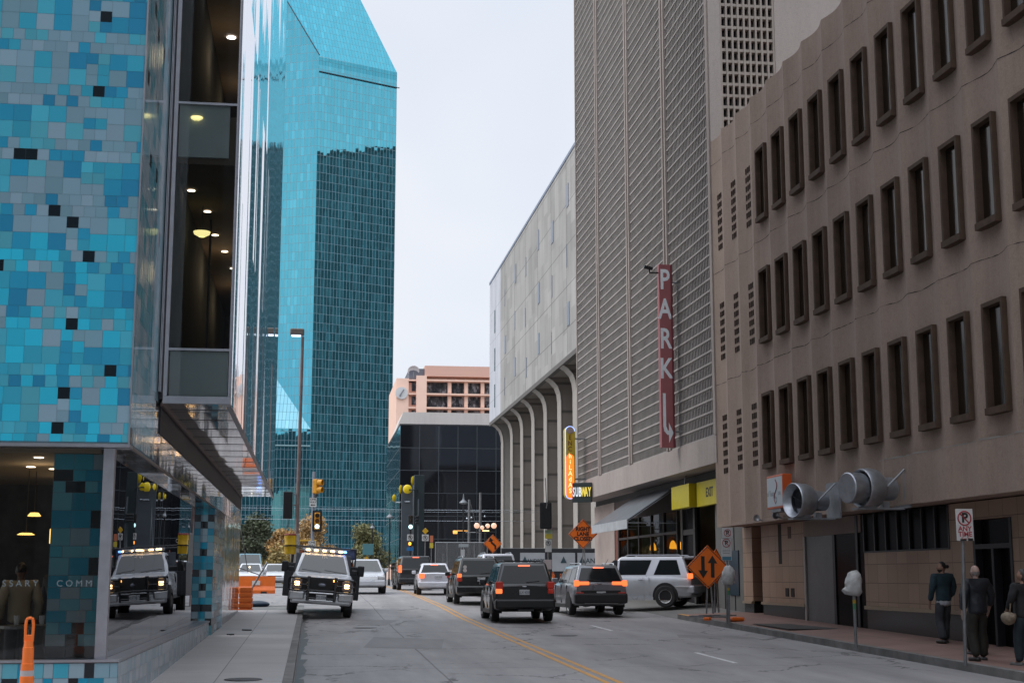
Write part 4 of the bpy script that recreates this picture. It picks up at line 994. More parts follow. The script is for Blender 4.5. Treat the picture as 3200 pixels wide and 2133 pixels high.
# left face as a strip whose top edge follows the slope
LB = P1+tl*abs((P3e-P1).length*.0+ (Vector((P3e.x,P3e.y,0))-Vector((P1.x,P1.y,0))).length)
Lw = (Vector((LB.x,LB.y,0))-Vector((P1.x,P1.y,0))).length
A_ = Vector((-1.5,520,54.74))
B0 = P1+tl*13.0; zB = 54.74+17.4*13/12.9
mb.face([(LB.x,LB.y,54.74),(P1.x,P1.y,54.74),(P1.x,P1.y,P1.z),(LB.x,LB.y,P3e.z)], [(-Lw,54.74),(0,54.74),(0,P1.z),(-Lw,P3e.z)])
mb.build('curtain_wall', M_tw, Tw, True)
mb = MB()
wall(mb, P1+Vector((0,0,0)), P2, 193.2, 196.45)
e1 = (P2-P1).length; 
nrm = (P2-P1).cross(P3-P1).normalized(); ux = (P2-P1).normalized(); uy = nrm.cross(ux)
def suv(p): d = p-P1; return (d.dot(ux), d.dot(uy))
mb.face([P1, P2, P6e, P3e], [suv(p) for p in (P1, P2, P6e, P3e)])
mb.build('sloping_top', M_tw2, Tw, True)
def tube_(a, b, r): return MB().tube(a, b, r, n=6)
off = Vector((.1,-.6,.2))
g = Vector((0,-.35,-2.0))
tube_(P1+off*1.2, P3e+off*1.2, .26).build('roof_gutter', mat('gutter_dark', (.02,.05,.07), .5), Tw, True)
tube_(P1+Vector((.2,-.4,-6.0)), P2+Vector((1,-.1,-6.2)), .2).build('cleaning_rail', mat('rail_dark', (.03,.06,.08), .5), Tw, True)
# lower prism; its slope is coloured paler to paint in bright sky reflection
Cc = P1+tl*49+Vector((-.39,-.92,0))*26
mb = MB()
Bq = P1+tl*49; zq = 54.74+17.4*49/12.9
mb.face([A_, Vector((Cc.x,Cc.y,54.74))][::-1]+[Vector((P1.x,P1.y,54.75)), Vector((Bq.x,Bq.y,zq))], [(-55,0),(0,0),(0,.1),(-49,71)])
mb.build('lower_slope', grid_glass('painted_sky_glass', (.22,.46,.53), 1.32, 3.36, (.10,.30,.36), .12, .008, .95, .03), Tw, True)
mb = MB(); wall(mb, Vector((Cc.x,Cc.y,0)), A_, 0, 54.7); mb.build('base_wall', M_tw, Tw, True)
tube_(Vector((Cc.x,Cc.y-.3,48.5)), A_+Vector((0,-.3,-6.2)), .3).build('base_rail', mat('base_rail_pale', (.2,.33,.36), .5), Tw, True)

# buildings out of the frame that the mirror glass reflects
rv = Vector((.745,-.667,0)); ctr = Vector((14,527,0))+rv*290
Dk = thing('dark_office_tower', 'tall black striped office tower off to the right, mirrored in the turquoise glass', 'building', (ctr.x, ctr.y, 1))
M_dk = NT('dark_striped_facade'); uvn = M_dk.new('TexCoord').outputs['Object']; sp_ = M_dk.new('SeparateXYZ'); M_dk.lk(uvn, sp_.inputs[0])
fx_ = M_dk.math('FRACT', M_dk.math('DIVIDE', sp_.outputs[0], 5.2)); wn_ = M_dk.noise(M_dk.coord((.12,.12,.01)), 2.0, 3)
M_dk.setp(Base_Color=M_dk.mix(M_dk.math('MULTIPLY', M_dk.math('LESS_THAN', fx_, .45), M_dk.math('MULTIPLY', wn_.outputs[0], .9)), (.05,.058,.062), (.30,.31,.31)), Roughness=.5); M_dk = M_dk.m
Dk.rotation_euler = (0, 0, math.atan2(rv.y, rv.x)-R(90)+R(24))
MB().box(-35, 35, 0, 40, -1, 246).build('tower_wall', M_dk, Dk); MB().box(-35.5, 35.5, .5, 40.5, 246.01, 249).build('roof_cap', mat('dark_cap', (.03,.03,.03), .6), Dk)
for x, y, w_, h, lb in ((-38,-75,70,60,'brown city block behind the camera, mirrored low in the glass tower'), (100,-120,170,118,'grey city block behind the camera, mirrored low in the glass tower'), (-150,-60,60,110,'tall grey city block far behind the camera on the left'), (-75,300,50,62,'grey city block far beyond the mosaic building'), (-140,270,50,48,'low dark city block farthest to the left')):
    t = thing('city_block', lb, 'building', (x, y, gz(y)))
    MB().box(-w_/2, w_/2, -20, 20, -3, h).build('block_wall', M_dk, t); MB().box(-w_/2+1, w_/2-1, -19, 19, h+.01, h+1.2).build('roof', M_joint, t)
# ---------------------------------------------------------------- vehicles
def paint(name, c, metal=.3, rough=.28):
    t = NT(name); n = t.noise(t.coord(), 1.3, 4, .6)
    t.setp(Base_Color=t.ramp(n.outputs[0], [(.3, sc3(c, .88)), (.7, sc3(c, 1.08))]), Metallic=metal, Roughness=t.math('ADD', t.math('MULTIPLY', n.outputs[0], .14), rough-.06), Coat_Weight=.6, Coat_Roughness=.06); return t.m
M_cgl = NT('car_glass'); M_cgl.setp(Base_Color=(.012,.015,.017), Roughness=.04); M_cgl.bs.inputs['Specular IOR Level'].default_value = .32; M_cgl = M_cgl.m
M_wsc = NT('windscreen'); M_wsc.setp(Base_Color=(.03,.04,.045), Roughness=.03, IOR=1.55); M_wsc.bs.inputs['Specular IOR Level'].default_value = .8; M_wsc = M_wsc.m
M_tyre = mat('tyre_rubber', (.018,.018,.019), .75, 0, .3, 8)
M_arch = mat('wheel_arch_black', (.01,.01,.011), .7)
M_rim = mat('alloy_rim', (.72,.73,.74), .35, .1, .1, 9)
M_plas = mat('black_trim_plastic', (.013,.0135,.015), .5)
M_chr = mat('chrome', (.62,.63,.65), .12, 1.0)
M_tl = emit('lit_tail_lamp', (1, .17, .045), 1.7, (.35,.02,.01)); M_tlo = emit('dim_tail_lamp', (.8,.05,.02), .12, (.28,.02,.015))
M_brk = emit('brake_lamp', (1,.2,.1), 1.8, (.4,.03,.02))
M_plate = mat('licence_plate_white', (.55,.57,.58), .45); M_plt = mat('plate_letters', (.06,.07,.12), .5)
M_hl = mat('headlamp_lens', (.45,.47,.48), .12, .3); M_amb = emit('amber_lamp', (1,.42,.08), 6.0); M_ambw = emit('bright_amber', (1,.60,.25), 9.0)
M_blue = emit('blue_beacon', (.12,.3,1), 6.0)
def wheel(t, x, y, r, w_=.24, spokes=6):
    s = 1 if x > 0 else -1
    mb = MB(); h = w_/2
    mb.lathe([(r*.62,-h),(r*.92,-h),(r,-h*.72),(r,h*.72),(r*.92,h),(r*.62,h),(r*.6,h*.6),(r*.6,-h*.6),(r*.62,-h)], (x, y, r), 'X', 28)
    wv = mb.build('wheel', M_tyre, t, smooth=35)
    mb = MB(); xo = x+s*h*.55
    mb.lathe([(r*.5,-.01),(r*.6,0)], (xo-s*.04, y, r), 'X', 20)
    mb.lathe([(r*.56,-.02),(r*.635,.03),(r*.62,-.04),(r*.56,-.02)], (xo, y, r), 'X', 24)
    for k in range(spokes):
        a = 2*math.pi*k/spokes
        for da in (-.12, .12):
            mb.tube((xo, y+math.cos(a+da)*r*.12, r+math.sin(a+da)*r*.12), (xo, y+math.cos(a+da*.9)*r*.58, r+math.sin(a+da*.9)*r*.58), .024, .02, 6)
    mb.lathe([(0,.025),(r*.14,.02),(r*.16,-.02)], (xo, y, r), 'X', 14)
    mb.build('rim', M_rim, wv)
def loft(mb, st):
    rings = []
    for (y, zl, zt, w_) in st:
        h = zt-zl
        half = [(0,zl),(w_*.86,zl),(w_*.965,zl+.07),(w_,zl+.42*h),(w_*.99,zl+.72*h),(w_*.965,zl+.9*h),(w_*.92,zt-.012),(w_*.82,zt+.004),(0,zt+.022)]
        ring = [(x, y, z) for x, z in half]+[(-x, y, z) for x, z in half[-2:0:-1]]
        rings.append(ring)
    n = len(rings[0]); vs = [p for r_ in rings for p in r_]; fs = []
    for i in range(len(rings)-1):
        for k in range(n): fs.append((i*n+k, i*n+(k+1) % n, (i+1)*n+(k+1) % n, (i+1)*n+k))
    fs = [tuple(reversed(f)) for f in fs]
    fs += [tuple(range(n)), tuple(range((len(rings)-1)*n+n-1, (len(rings)-1)*n-1, -1))]
    mb._add(vs, fs)
def cabin(mb, g, bev=.07):
    bm = bmesh.new()
    zb, zr = g['belt']-.06, g['roof']; k = .06/(zr-zb)
    V = [bm.verts.new(p) for p in ((-g['wb'],g['rb'],zb),(g['wb'],g['rb'],zb),(g['wb'],g['fb'],zb),(-g['wb'],g['fb'],zb),(-g['wr'],g['rr'],zr),(g['wr'],g['rr'],zr),(g['wr'],g['fr'],zr),(-g['wr'],g['fr'],zr))]
    for f in ((3,2,1,0),(4,5,6,7),(0,1,5,4),(1,2,6,5),(2,3,7,6),(3,0,4,7)): bm.faces.new([V[i] for i in f])
    bm.edges.ensure_lookup_table()
    ed = [e for e in bm.edges if not (e.verts[0] in V[:4] and e.verts[1] in V[:4])]
    bmesh.ops.bevel(bm, geom=ed, offset=bev, segments=4, affect='EDGES', profile=.5)
    # slightly crowned roof
    mb.bm(bm)
def side_x(g, z): k = (z-(g['belt']-.06))/(g['roof']-g['belt']+.06); return g['wb']+(g['wr']-g['wb'])*k
def end_y(g, z, rear=True):
    k = (z-(g['belt']-.06))/(g['roof']-g['belt']+.06)
    return g['rb']+(g['rr']-g['rb'])*k if rear else g['fb']+(g['fr']-g['fb'])*k
def car(name, label, loc, rotz, s, group=None, rot=None):
    t = thing(name, label, s.get('cat', 'car'), loc, rotz, group, rot)
    g = s['g']; P = s['paint']; L2 = s['L']/2
    mb = MB(); loft(mb, s['st']); cabin(mb, g); body = mb.build('body', P, t, smooth=38)
    # glass
    e = .007; z0, z1 = g['belt']+.03, g['roof']-.12
    def wpan(nm, pts, m=M_cgl, par=t): 
        mb = MB(); mb.face(pts); return mb.build(nm, m, par)
    zr0, zr1 = s.get('rg', (g['belt']+.04, g['roof']-.10))
    for rear, nm in ((True, 'rear_window'), (False, 'windshield')):
        if rear and s.get('norear'): continue
        gm_ = M_cgl if rear else M_wsc; a0 = zr0 if rear else g['belt']+.02; a1 = zr1 if rear else g['roof']-.07
        sg = -1 if rear else 1; ya, yb = end_y(g, a0, rear)+sg*e, end_y(g, a1, rear)+sg*e
        xa, xb = side_x(g, a0)-.09, side_x(g, a1)-.11
        pts = [(-xa,ya,a0),(xa,ya,a0),(xb,yb,a1),(-xb,yb,a1)]
        wpan(nm, pts if rear else pts[::-1], gm_)
    for sx in (-1, 1):
        for (b0, b1, c0, c1) in s['win']:
            xa, xb = side_x(g, z0)+e, side_x(g, z1)+e
            pts = [(sx*xa,b0,z0),(sx*xa,b1,z0),(sx*xb,c1,z1),(sx*xb,c0,z1)]
            wpan('side_window', pts if sx > 0 else pts[::-1])
        # mirrors
        ym = s.get('my', g['fb']-.42); xm = g['wb']+.02
        MB().rbox((sx*(xm+.1), ym, g['belt']+.09), (.2,.13,.17), None, .03).build('mirror', s.get('mirror', P), t)
        if s.get('rails'):
            mb = MB(); y0, y1 = g['rr']+.15, g['fr']-.25; xr = g['wr']-.09; zr = g['roof']+.055
            mb.path([(sx*xr,y0-.07,g['roof']-.01),(sx*xr,y0,zr),(sx*xr,y1,zr),(sx*xr,y1+.12,g['roof']-.01)], .021, 8); mb.build('roof_rail', s['rails'], t)
        mb = MB()
        for yh in s.get('handles', ()): mb.rbox((sx*(s['W']/2+.008), yh, g['belt']-.13), (.03,.19,.035), None, .012)
        if s.get('handles'): mb.build('door_handle', s.get('hm', P), t)
        mb = MB(); zlow = s['st'][len(s['st'])//2][1]
        for yd in s.get('doors', ()): mb.box(sx*(s['W']/2+.0035), sx*(s['W']/2-.03), yd-.006, yd+.006, zlow+.12, g['belt']-.06)
        mb.box(sx*(s['W']/2+.006), sx*(s['W']/2-.05), s['axr']+s['r']+.06, s['axf']-s['r']-.06, zlow-.03, zlow+.09)
        mb.build('sill', s.get('sillm', M_plas), t)
        # wheel arches and wheels
        for ya in (s['axr'], s['axf']):
            mb = MB(); n = 18; Ra = s['r']+.075
            a = [(ya+Ra*math.cos(math.pi*i/n), s['r']+.02+Ra*math.sin(math.pi*i/n)) for i in range(n+1)]
            a = [(ya+Ra, .26)]+a+[(ya-Ra, .26)]
            mb.prism(a, .3, (sx*(s['W']/2+.004)-(.3 if sx > 0 else 0), 0, 0), (0,1,0), (0,0,1), (1,0,0)); mb.build('wheel_arch', M_arch, t)
            wheel(t, sx*(s['W']/2-.115+s.get('wo', 0)), ya, s['r'], s.get('tw', .235), s.get('spk', 6))
    yb = -L2
    # rear end
    z0b, z1b = s.get('rbz', (.42, .66))
    MB().rbox((0, yb+.05, (z0b+z1b)/2), (s['W']-.06,.30,z1b-z0b), None, .06).build('rear_bumper', s.get('bump', M_plas), t)
    for sx in (-1, 1):
        for (x0, x1, za, zb_, lit) in s['tail']:
            yo = s.get('tly', yb)
            MB().rbox((sx*(x0+x1)/2, yo+.05, (za+zb_)/2), (abs(x1-x0),.16,zb_-za), None, .025).build('tail_light', {1: M_tl, 0: M_tlo, 2: (M_tl if sx < 0 else M_tlo)}[lit], t)
    if 'plate' in s:
        x, z, tx = s['plate']; pl = MB().rbox((x, yb-.012+s.get('py', 0), z), (.31,.02,.155), None, .006).build('licence_plate', M_plate, t)
        txt('plate_text', tx, M_plt, pl, (x, yb-.024+s.get('py', 0), z-.01), .11, depth=.001, wid=.8)
    if 'brake' in s:
        zb_ = s['brake']; MB().rbox((0, end_y(g, zb_)-.02, zb_), (.36,.05,.045), None, .01).build('brake_light', M_brk, t)
    if s.get('wiper'):
        a = g['belt']+.08; MB().tube((.05, end_y(g, a)-.02, a), (-.42 if s['wiper'] < 0 else .45, end_y(g, a+.04)-.02, a+.04), .014, n=6).build('wiper', M_plas, t)
    # front end
    MB().rbox((0, L2-.06, .52), (s['W']-.1,.28,.3), None, .07).build('front_bumper', s.get('fb', P), t)
    for sx in (-1, 1):
        zz = s['hz']; MB().rbox((sx*(s['W']/2-.27), L2-.1, zz), (.38,.2,.16), None, .04).build('headlight', s.get('hl', M_hl), t)
    MB().rbox((0, L2-.03, s['hz']-.03), (s['W']-.85,.12,.2), None, .02).build('grille', s.get('gm', M_plas), t)
    for o, m in s.get('extra', ()): o(t)
    return t
def badge(x, y, z, w_): return (lambda t: MB().rbox((x, y, z), (w_, .012, .03), None, .004).build('badge', M_chr, t), 0)
def suv(L, W, H, belt, roofw, **k):
    L2 = L/2
    d = dict(L=L, W=W, r=.36, axr=-L2+.95, axf=L2-.88, g=dict(belt=belt, roof=H, wb=W/2-.06, wr=roofw, rb=-L2+.06, rr=-L2+.34, fr=L2-2.15, fb=L2-1.32),
        st=[(-L2+.02,.42,belt-.06,W/2-.10),(-L2+.12,.36,belt-.01,W/2-.03),(-L2+.8,.30,belt,W/2),(0,.27,belt,W/2),(L2-1.35,.28,belt,W/2),(L2-.7,.30,belt-.06,W/2-.02),(L2-.22,.34,belt-.14,W/2-.06),(L2-.03,.42,belt-.24,W/2-.16)],
        hz=belt-.27, rails=None, win=[(-L2+.38,-L2+1.18,-L2+.52,-L2+1.16),(-L2+1.28,-L2+2.12,-L2+1.26,-L2+2.10),(-L2+2.20,L2-1.62,-L2+2.18,L2-2.22)],
        tail=[(W/2-.30,W/2-.07,belt-.30,belt+.02,0)], doors=(-L2+1.24,-L2+2.16,L2-1.45))
    d.update(k); return d
P_blk = paint('black_car_paint', (.004,.005,.0055), .0); P_grn = paint('very_dark_car_paint', (.005,.006,.0055), .0)
P_sil = paint('silver_car_paint', (.58,.60,.64), .2); P_gry = paint('mid_grey_car_paint', (.23,.24,.26), .35)
P_wht = paint('white_car_paint', (.62,.64,.67), .05); P_slv2 = paint('pale_silver_car_paint', (.64,.65,.70), .15)
M_rail = mat('rail_metal', (.35,.36,.37), .3, .8)
def onroad(x, y): return (x, y, gz(y)+.002)
# near lane of traffic waiting at the lights (rears face the camera)
jeep = suv(4.6, 1.90, 1.80, 1.12, .69, paint=P_blk, rails=M_plas, bump=mat('dark_bumper', (.010,.010,.011), .35), rbz=(.40,.70), tail=[(.68,.90,1.01,1.22,0),(.70,.89,.86,1.0,2)], plate=(-.02,.90,'LLX 4359'), wiper=1, brake=1.70, tw=.24,
    extra=[(lambda t: MB().rbox((0,-2.33,.66), (1.5,.03,.03), None, .01).build('bumper_strip', mat('bumper_strip_grey', (.2,.2,.21), .4), t), 0), badge(-.02,-2.29,1.07,.13), (lambda t: MB().rbox((0,-2.45,.36), (.5,.05,.05), None, .01).tube((.52,-2.35,.36), (.52,-2.1,.36), .03).build('exhaust_pipe', M_plas, t), 0),
        (lambda t: [MB().box(-.55, .55, y, y+.03, 1.83, 1.86).build('cross_bar', M_plas, t) for y in (-1.6, -.6)], 0)])
car('parked_suv'.replace('parked_', ''), 'shiny black boxy SUV with white plate, nearest vehicle in the middle lane', onroad(6.5, 45.8), R(-1.0), jeep, 'cars queueing away from the camera')
trail = suv(4.85, 1.86, 1.80, 1.10, .70, paint=P_grn, rails=M_rail, rbz=(.42,.72), bump=P_grn, tail=[(.68,.88,.88,1.03,0),(.70,.87,1.04,1.18,2)], plate=(.08,.96,'BK7 N42'), wiper=1,
    extra=[(lambda t: [MB().lathe([(0,.004),(.07,.004),(.075,0)], (-.56,-2.30,1.44-.13*i), 'Y', 12).build('round_sticker', mat('white_sticker', (.6,.6,.6), .6), t) for i in range(3)], 0)])
car('suv', 'very dark SUV with three round white stickers stacked on its rear window', onroad(6.55, 58.6), R(-.5), trail, 'cars queueing away from the camera')
sed = dict(L=4.5, W=1.74, r=.315, axr=-1.3, axf=1.32, paint=P_slv2, g=dict(belt=.98, roof=1.50, wb=.80, wr=.60, rb=-1.62, rr=-.98, fr=.32, fb=1.05),
    st=[(-2.23,.40,.98,.70),(-2.12,.32,1.03,.80),(-1.5,.27,1.02,.86),(0,.24,.98,.87),(1.0,.25,.98,.87),(1.6,.27,.88,.85),(2.05,.32,.76,.78),(2.23,.42,.64,.64)],
    hz=.66, win=[(-1.3,-.35,-.98,-.36),(-.27,.72,-.28,.28)], tail=[(.54,.80,.78,1.0,2)], tly=-2.25, plate=(.12,.84,'CHX 918'), brake=1.42, bump=P_slv2, rbz=(.34,.62), doors=(-.31,.9), rg=(1.0,1.42))
car('sedan', 'pale silver four door sedan between the dark SUV and the black van', onroad(5.98, 71.4), R(-1.5), sed, 'cars queueing away from the camera')
van = suv(5.1, 1.98, 1.86, 1.14, .78, paint=P_blk, tail=[(.80,.97,.95,1.35,2)], plate=(.2,.92,'GRD 505'), brake=1.79, bump=P_blk, rbz=(.36,.66),
    extra=[(lambda t: [MB().rbox((-.97,.1+.0*i-1.5,1.58-.17*i), (.012,.42,.13), None, .003).build('lettering_patch', mat('white_vinyl', (.5,.5,.5), .5), t) for i in range(4)], 0)])
van['g']['fr'] = .95; van['g']['fb'] = 1.75; van['win'] = [(-2.2,-1.1,-2.1,-1.1),(-1.0,.2,-1.0,.2),(.3,1.45,.3,.9)]
car('minivan', 'black van with white lettering down its left side, farthest of the waiting cars', onroad(5.72, 82.6), R(1.0), van, 'cars queueing away from the camera')
cher = suv(4.62, 1.86, 1.67, 1.06, .66, paint=P_gry, rails=M_chr, rbz=(.40,.74), tail=[(.40,.88,1.01,1.12,1),(.74,.90,.97,1.16,1)], plate=(0,.72,'GKV 1572'), brake=1.58, wiper=-1, r=.35,
    extra=[(lambda t: MB().rbox((0,-2.35,.42), (1.15,.06,.06), None, .02).rbox((-.7,-2.33,.45), (.3,.06,.09), None, .03).rbox((.7,-2.33,.45), (.3,.06,.09), None, .03).build('skid_trim', mat('brushed_trim', (.4,.4,.4), .35, .6), t), 0), badge(-.05,-2.30,1.04,.16), (lambda t: MB().rbox((0,-2.305,.72), (1.35,.02,.22), None, .01).build('plate_recess', M_plas, t), 0), (lambda t: MB().rbox((-.72,-2.31,.74), (.26,.02,.06), None, .01).rbox((.72,-2.31,.74), (.26,.02,.06), None, .01).build('reflector', M_tlo, t), 0),
        (lambda t: MB().tube((.3,-1.6,1.66), (.34,-1.95,1.86), .008, n=5).build('aerial', M_plas, t), 0)])
cher['py'] = -.02; cher['g']['rr'] = -1.85; cher['g']['rb'] = -2.22
car('crossover', 'mid grey crossover with tail lamps lit and bright roof rails, in the right lane', onroad(9.5, 49.5), R(1.5), cher, 'cars queueing away from the camera')
# silver SUV turned out of the garage
four = suv(4.82, 1.92, 1.80, 1.12, .72, paint=P_sil, rails=M_rail, r=.39, tail=[(.72,.97,1.02,1.20,1)], bump=P_sil, rbz=(.50,.78), sillm=P_sil, handles=(-.55,.45), hm=M_chr, spk=6, tw=.26,
    extra=[(lambda t: MB().rbox((0,-2.28,1.78), (1.3,.36,.05), None, .02).build('spoiler', P_sil, t), 0), (lambda t: [MB().rbox((x,-2.1,.74), (.03,.5,.05), None, .01).build('bumper_strip', mat('white_strip', (.6,.6,.62), .3), t) for x in (-.98, .98)], 0)])
four['win'] = [(-2.02,-1.02,-1.85,-1.22),(-.72,.30,-.92,.28),(.38,1.08,.36,.50)]
four['doors'] = (.34, -.85, 1.25); four['wo'] = .02
fy, fx_ = 52.0, 11.75
car('suv', 'silver SUV seen side on, nosing out of the garage driveway behind the grey crossover', (fx_, fy, gz(fy)+.13), 0, four, None, (R(0), R(0), R(61)))
# hidden silver SUV ahead of the near black one, and oncoming cars
hid = suv(4.7, 1.88, 1.94, 1.18, .70, paint=P_slv2, rails=M_rail, tail=[(.7,.9,.9,1.15,0)], bump=P_slv2)
car('suv', 'pale silver SUV mostly hidden behind the two black SUVs, its roof showing', onroad(8.6, 68.4), 0, hid, 'cars queueing away from the camera')
edge = suv(4.72, 1.92, 1.70, 1.06, .66, paint=P_sil, tail=[(.7,.9,.9,1.1,0)], gm=M_chr, fb=P_sil, hl=mat('pale_headlamp', (.6,.62,.63), .15, .2))
edge['extra'] = [(lambda t: [MB().rbox((0,2.335,.74+.06*i), (1.05,.05,.022), None, .005).build('grille_bar', M_chr, t) for i in range(4)], 0), (lambda t: MB().rbox((0,2.30,.50), (1.2,.06,.14), None, .02).build('lower_intake', M_plas, t), 0), (lambda t: MB().rbox((-.05,2.335,.52), (.3,.02,.14), None, .005).build('front_plate', M_plate, t), 0)]
car('suv', 'silver SUV with chrome grille coming towards the camera beside the work truck', onroad(2.72, 73.6), R(180), edge, 'oncoming cars')
far1 = suv(4.8, 1.9, 1.75, 1.08, .68, paint=P_wht, tail=[(.7,.9,.9,1.1,0)], rails=M_rail)
car('suv', 'distant white SUV with dark roof rails coming along behind the silver one', onroad(4.0, 104), R(180), far1, 'oncoming cars')
# vehicles in the work area on the left
P_teal = paint('teal_pickup_paint', (.12,.26,.32), .2)
def lowcar(p, **k):
    d = dict(sed); d = {**d, 'g': dict(sed['g']), 'paint': p, 'bump': p, 'tail': [(.54,.80,.78,1.0,0)]}; d.pop('brake', None); d.pop('plate', None); d.update(k); return d
car('pickup_truck', 'pale teal cab standing at the back of the cluster of cars on the left', onroad(-4.35, 104), R(180), suv(5.0,2.0,2.25,1.3,.74,paint=P_teal,tail=[(.7,.9,.9,1.1,0)], cat='truck'))
pc = lowcar(P_wht, extra=[(lambda t: MB().rbox((-.5,2.28,.62), (.3,.1,.16), None, .04).build('blue_flasher', M_blue, t), 0),
    (lambda t: [MB().prism([(x,0),(x+.12,0),(x-.1,.32),(x-.22,.32)], .012, (0,1.35+.0*x,.905), (1,0,0), (0,.98,-.12)).build('hood_stripe', mat('orange_stripe', (.55,.13,.02), .5), t) for x in (-.2, .35)], 0), (lambda t: MB().ball((.05,.72,1.27), .05).build('dash_lamp', emit('dash_glow', (1,.8,.5), 4), t), 0)])
car('patrol_car', 'white patrol car with orange hood stripes and a blue flashing light', onroad(-3.75, 92), R(178), pc)
car('sedan', 'dark windowed white car standing just right of the patrol car', onroad(-2.35, 97), R(180), lowcar(P_wht))

# ---------------------------------------------------------------- work truck on the kerb
tr = suv(4.3, 2.05, 2.03, 1.36, .76, paint=paint('white_truck_paint', (.72,.76,.82), .0), tail=[(.7,.9,1.0,1.2,0)], gm=M_plas, cat='truck', r=.42, tw=.27, norear=True)
L2 = 2.15
tr['g'].update(rb=-1.0, rr=-.9, fr=.12, fb=.78, wb=.93, wr=.74)
tr['st'] = [(-1.1,.55,1.34,1.0),(-1.0,.5,1.36,1.02),(.6,.5,1.36,1.02),(.9,.52,1.33,1.02),(1.8,.55,1.24,1.0),(2.08,.6,1.19,.96),(2.15,.7,1.12,.90)]
tr['axf'] = 1.25; tr['axr'] = -2.6; tr['win'] = [(-.85,-.15,-.82,-.18),(-.05,.5,-.07,.06)]; tr['hz'] = 1.0; tr['tly'] = -1.05; tr['doors'] = (-.1,); tr['mirror'] = M_plas
tr['my'] = .42; tr['hl'] = mat('truck_headlamp', (.20,.17,.15), .2, .3); tr['rbz'] = (.62,.8)
ty = 47.1+2.15
roll = R(4.0)
tk = car('work_truck', 'white work truck with amber roof lights and black grille guard, half on the kerb', (.28, ty, gz(ty)+.035), 0, {**tr, 'fb': mat('dull_chrome', (.62,.64,.66), .3, .8)}, None, (0, -roll, R(180)))
def tp(name, mb, m, par=tk, sm=0): return mb.build(name, m, par, smooth=sm)
F = L2
tp('grille_panel', MB().rbox((0,F-.01,1.0), (1.86,.1,.46), None, .03), mat('black_grille', (.018,.018,.018), .45))
tp('emblem', MB().ball((0,F+.055,.99), .1, 1.25, .12, .5), mat('grey_emblem', (.28,.31,.36), .3, .5))
mb = MB()
for sx in (-1, 1): mb.rbox((sx*.43,F+.26,.86), (.10,.08,.78), None, .02)
for sx in (-1, 1):
    mb.path([(sx*.43,F+.26,1.18),(sx*1.0,F+.2,1.18),(sx*1.06,F+.12,1.15),(sx*1.06,F+.12,.82),(sx*1.0,F+.2,.78),(sx*.43,F+.26,.78)], .034, 8); mb.tube((sx*.43,F+.25,.98), (sx*1.04,F+.18,.98), .018, n=6)
mb.path([(-.43,F+.27,.80),(.43,F+.27,.80)], .034, 8); mb.path([(-.43,F+.27,.56),(.43,F+.27,.56)], .03, 8)
mb.tube((-.43,F+.26,1.2), (.43,F+.26,1.2), .018, n=6)
for sx in (-1, 1): mb.tube((sx*.43,F+.24,.6), (sx*.43,F-.05,.6), .03, n=6)
tp('grille_guard', mb, M_blk)
tp('lower_intake', MB().rbox((0,F+.10,.64), (.80,.12,.30), None, .02), M_plas)
tp('push_bar', MB().rbox((0,F+.20,.735), (.82,.07,.085), None, .03), M_chr)
tp('tow_bar', MB().rbox((0,F+.18,.5), (.8,.06,.06), None, .02), M_chr)
tp('bumper_end', MB().rbox((-.78,F+.05,.62), (.5,.16,.26), None, .05).rbox((.78,F+.05,.62), (.5,.16,.26), None, .05), mat('satin_bumper', (.66,.68,.70), .35, .6))
pl = tp('licence_plate', MB().rbox((0,F+.31,.60), (.33,.02,.17), None, .005), M_plate)
txt('plate_text', 'JTX 0704', M_plt, pl, (0,F+.323,.59), .12, (-1,0,0), (0,0,1), .001, wid=.72)
txt('fleet_number', '126', mat('white_number', (.6,.6,.6), .5), tk, (-.83,F+.14,.62), .16, (-1,0,0), (0,0,1), .002)
yw = end_y(tr['g'], 1.9, False)+.012
txt('fleet_number', '126', mat('white_number', (.6,.6,.6), .5), tk, (-.02,yw,1.9), .13, (-1,0,0), (0,-.7,.72), .002)
for sx, z in ((-.80, .99), (.80, 1.0)): tp('marker_light', MB().rbox((sx, F+.06, z), (.16,.06,.13), None, .03), M_ambw)
tp('marker_light', MB().rbox((-.42, F+.075, 1.14), (.13,.05,.07), None, .02), M_amb)
for sx in (-1, 1): tp('headlamp_glass', MB().rbox((sx*.80, F+.02, 1.0), (.34,.08,.36), None, .03), mat('smoked_headlamp', (.16,.12,.11), .15, .2))
tp('wiper', MB().tube((-.75, .86, 1.40), (-.05, .80, 1.47), .012, n=5).tube((.05, .86, 1.40), (.7, .80, 1.46), .012, n=5), M_plas)
lb_ = tp('light_bar', MB().rbox((0,.02,2.13), (1.5,.24,.09), None, .03).rbox((.25,.05,2.06), (.5,.1,.06), None, .01), mat('light_bar_white', (.42,.45,.5), .3))
for x in (.55,.28,.0,-.27,-.54): tp('beacon', MB().rbox((x,.15,2.12), (.13,.06,.065), None, .02), M_ambw, lb_)
tp('blue_beacon', MB().rbox((-.69,.15,2.12), (.12,.06,.06), None, .02), M_blue, lb_)
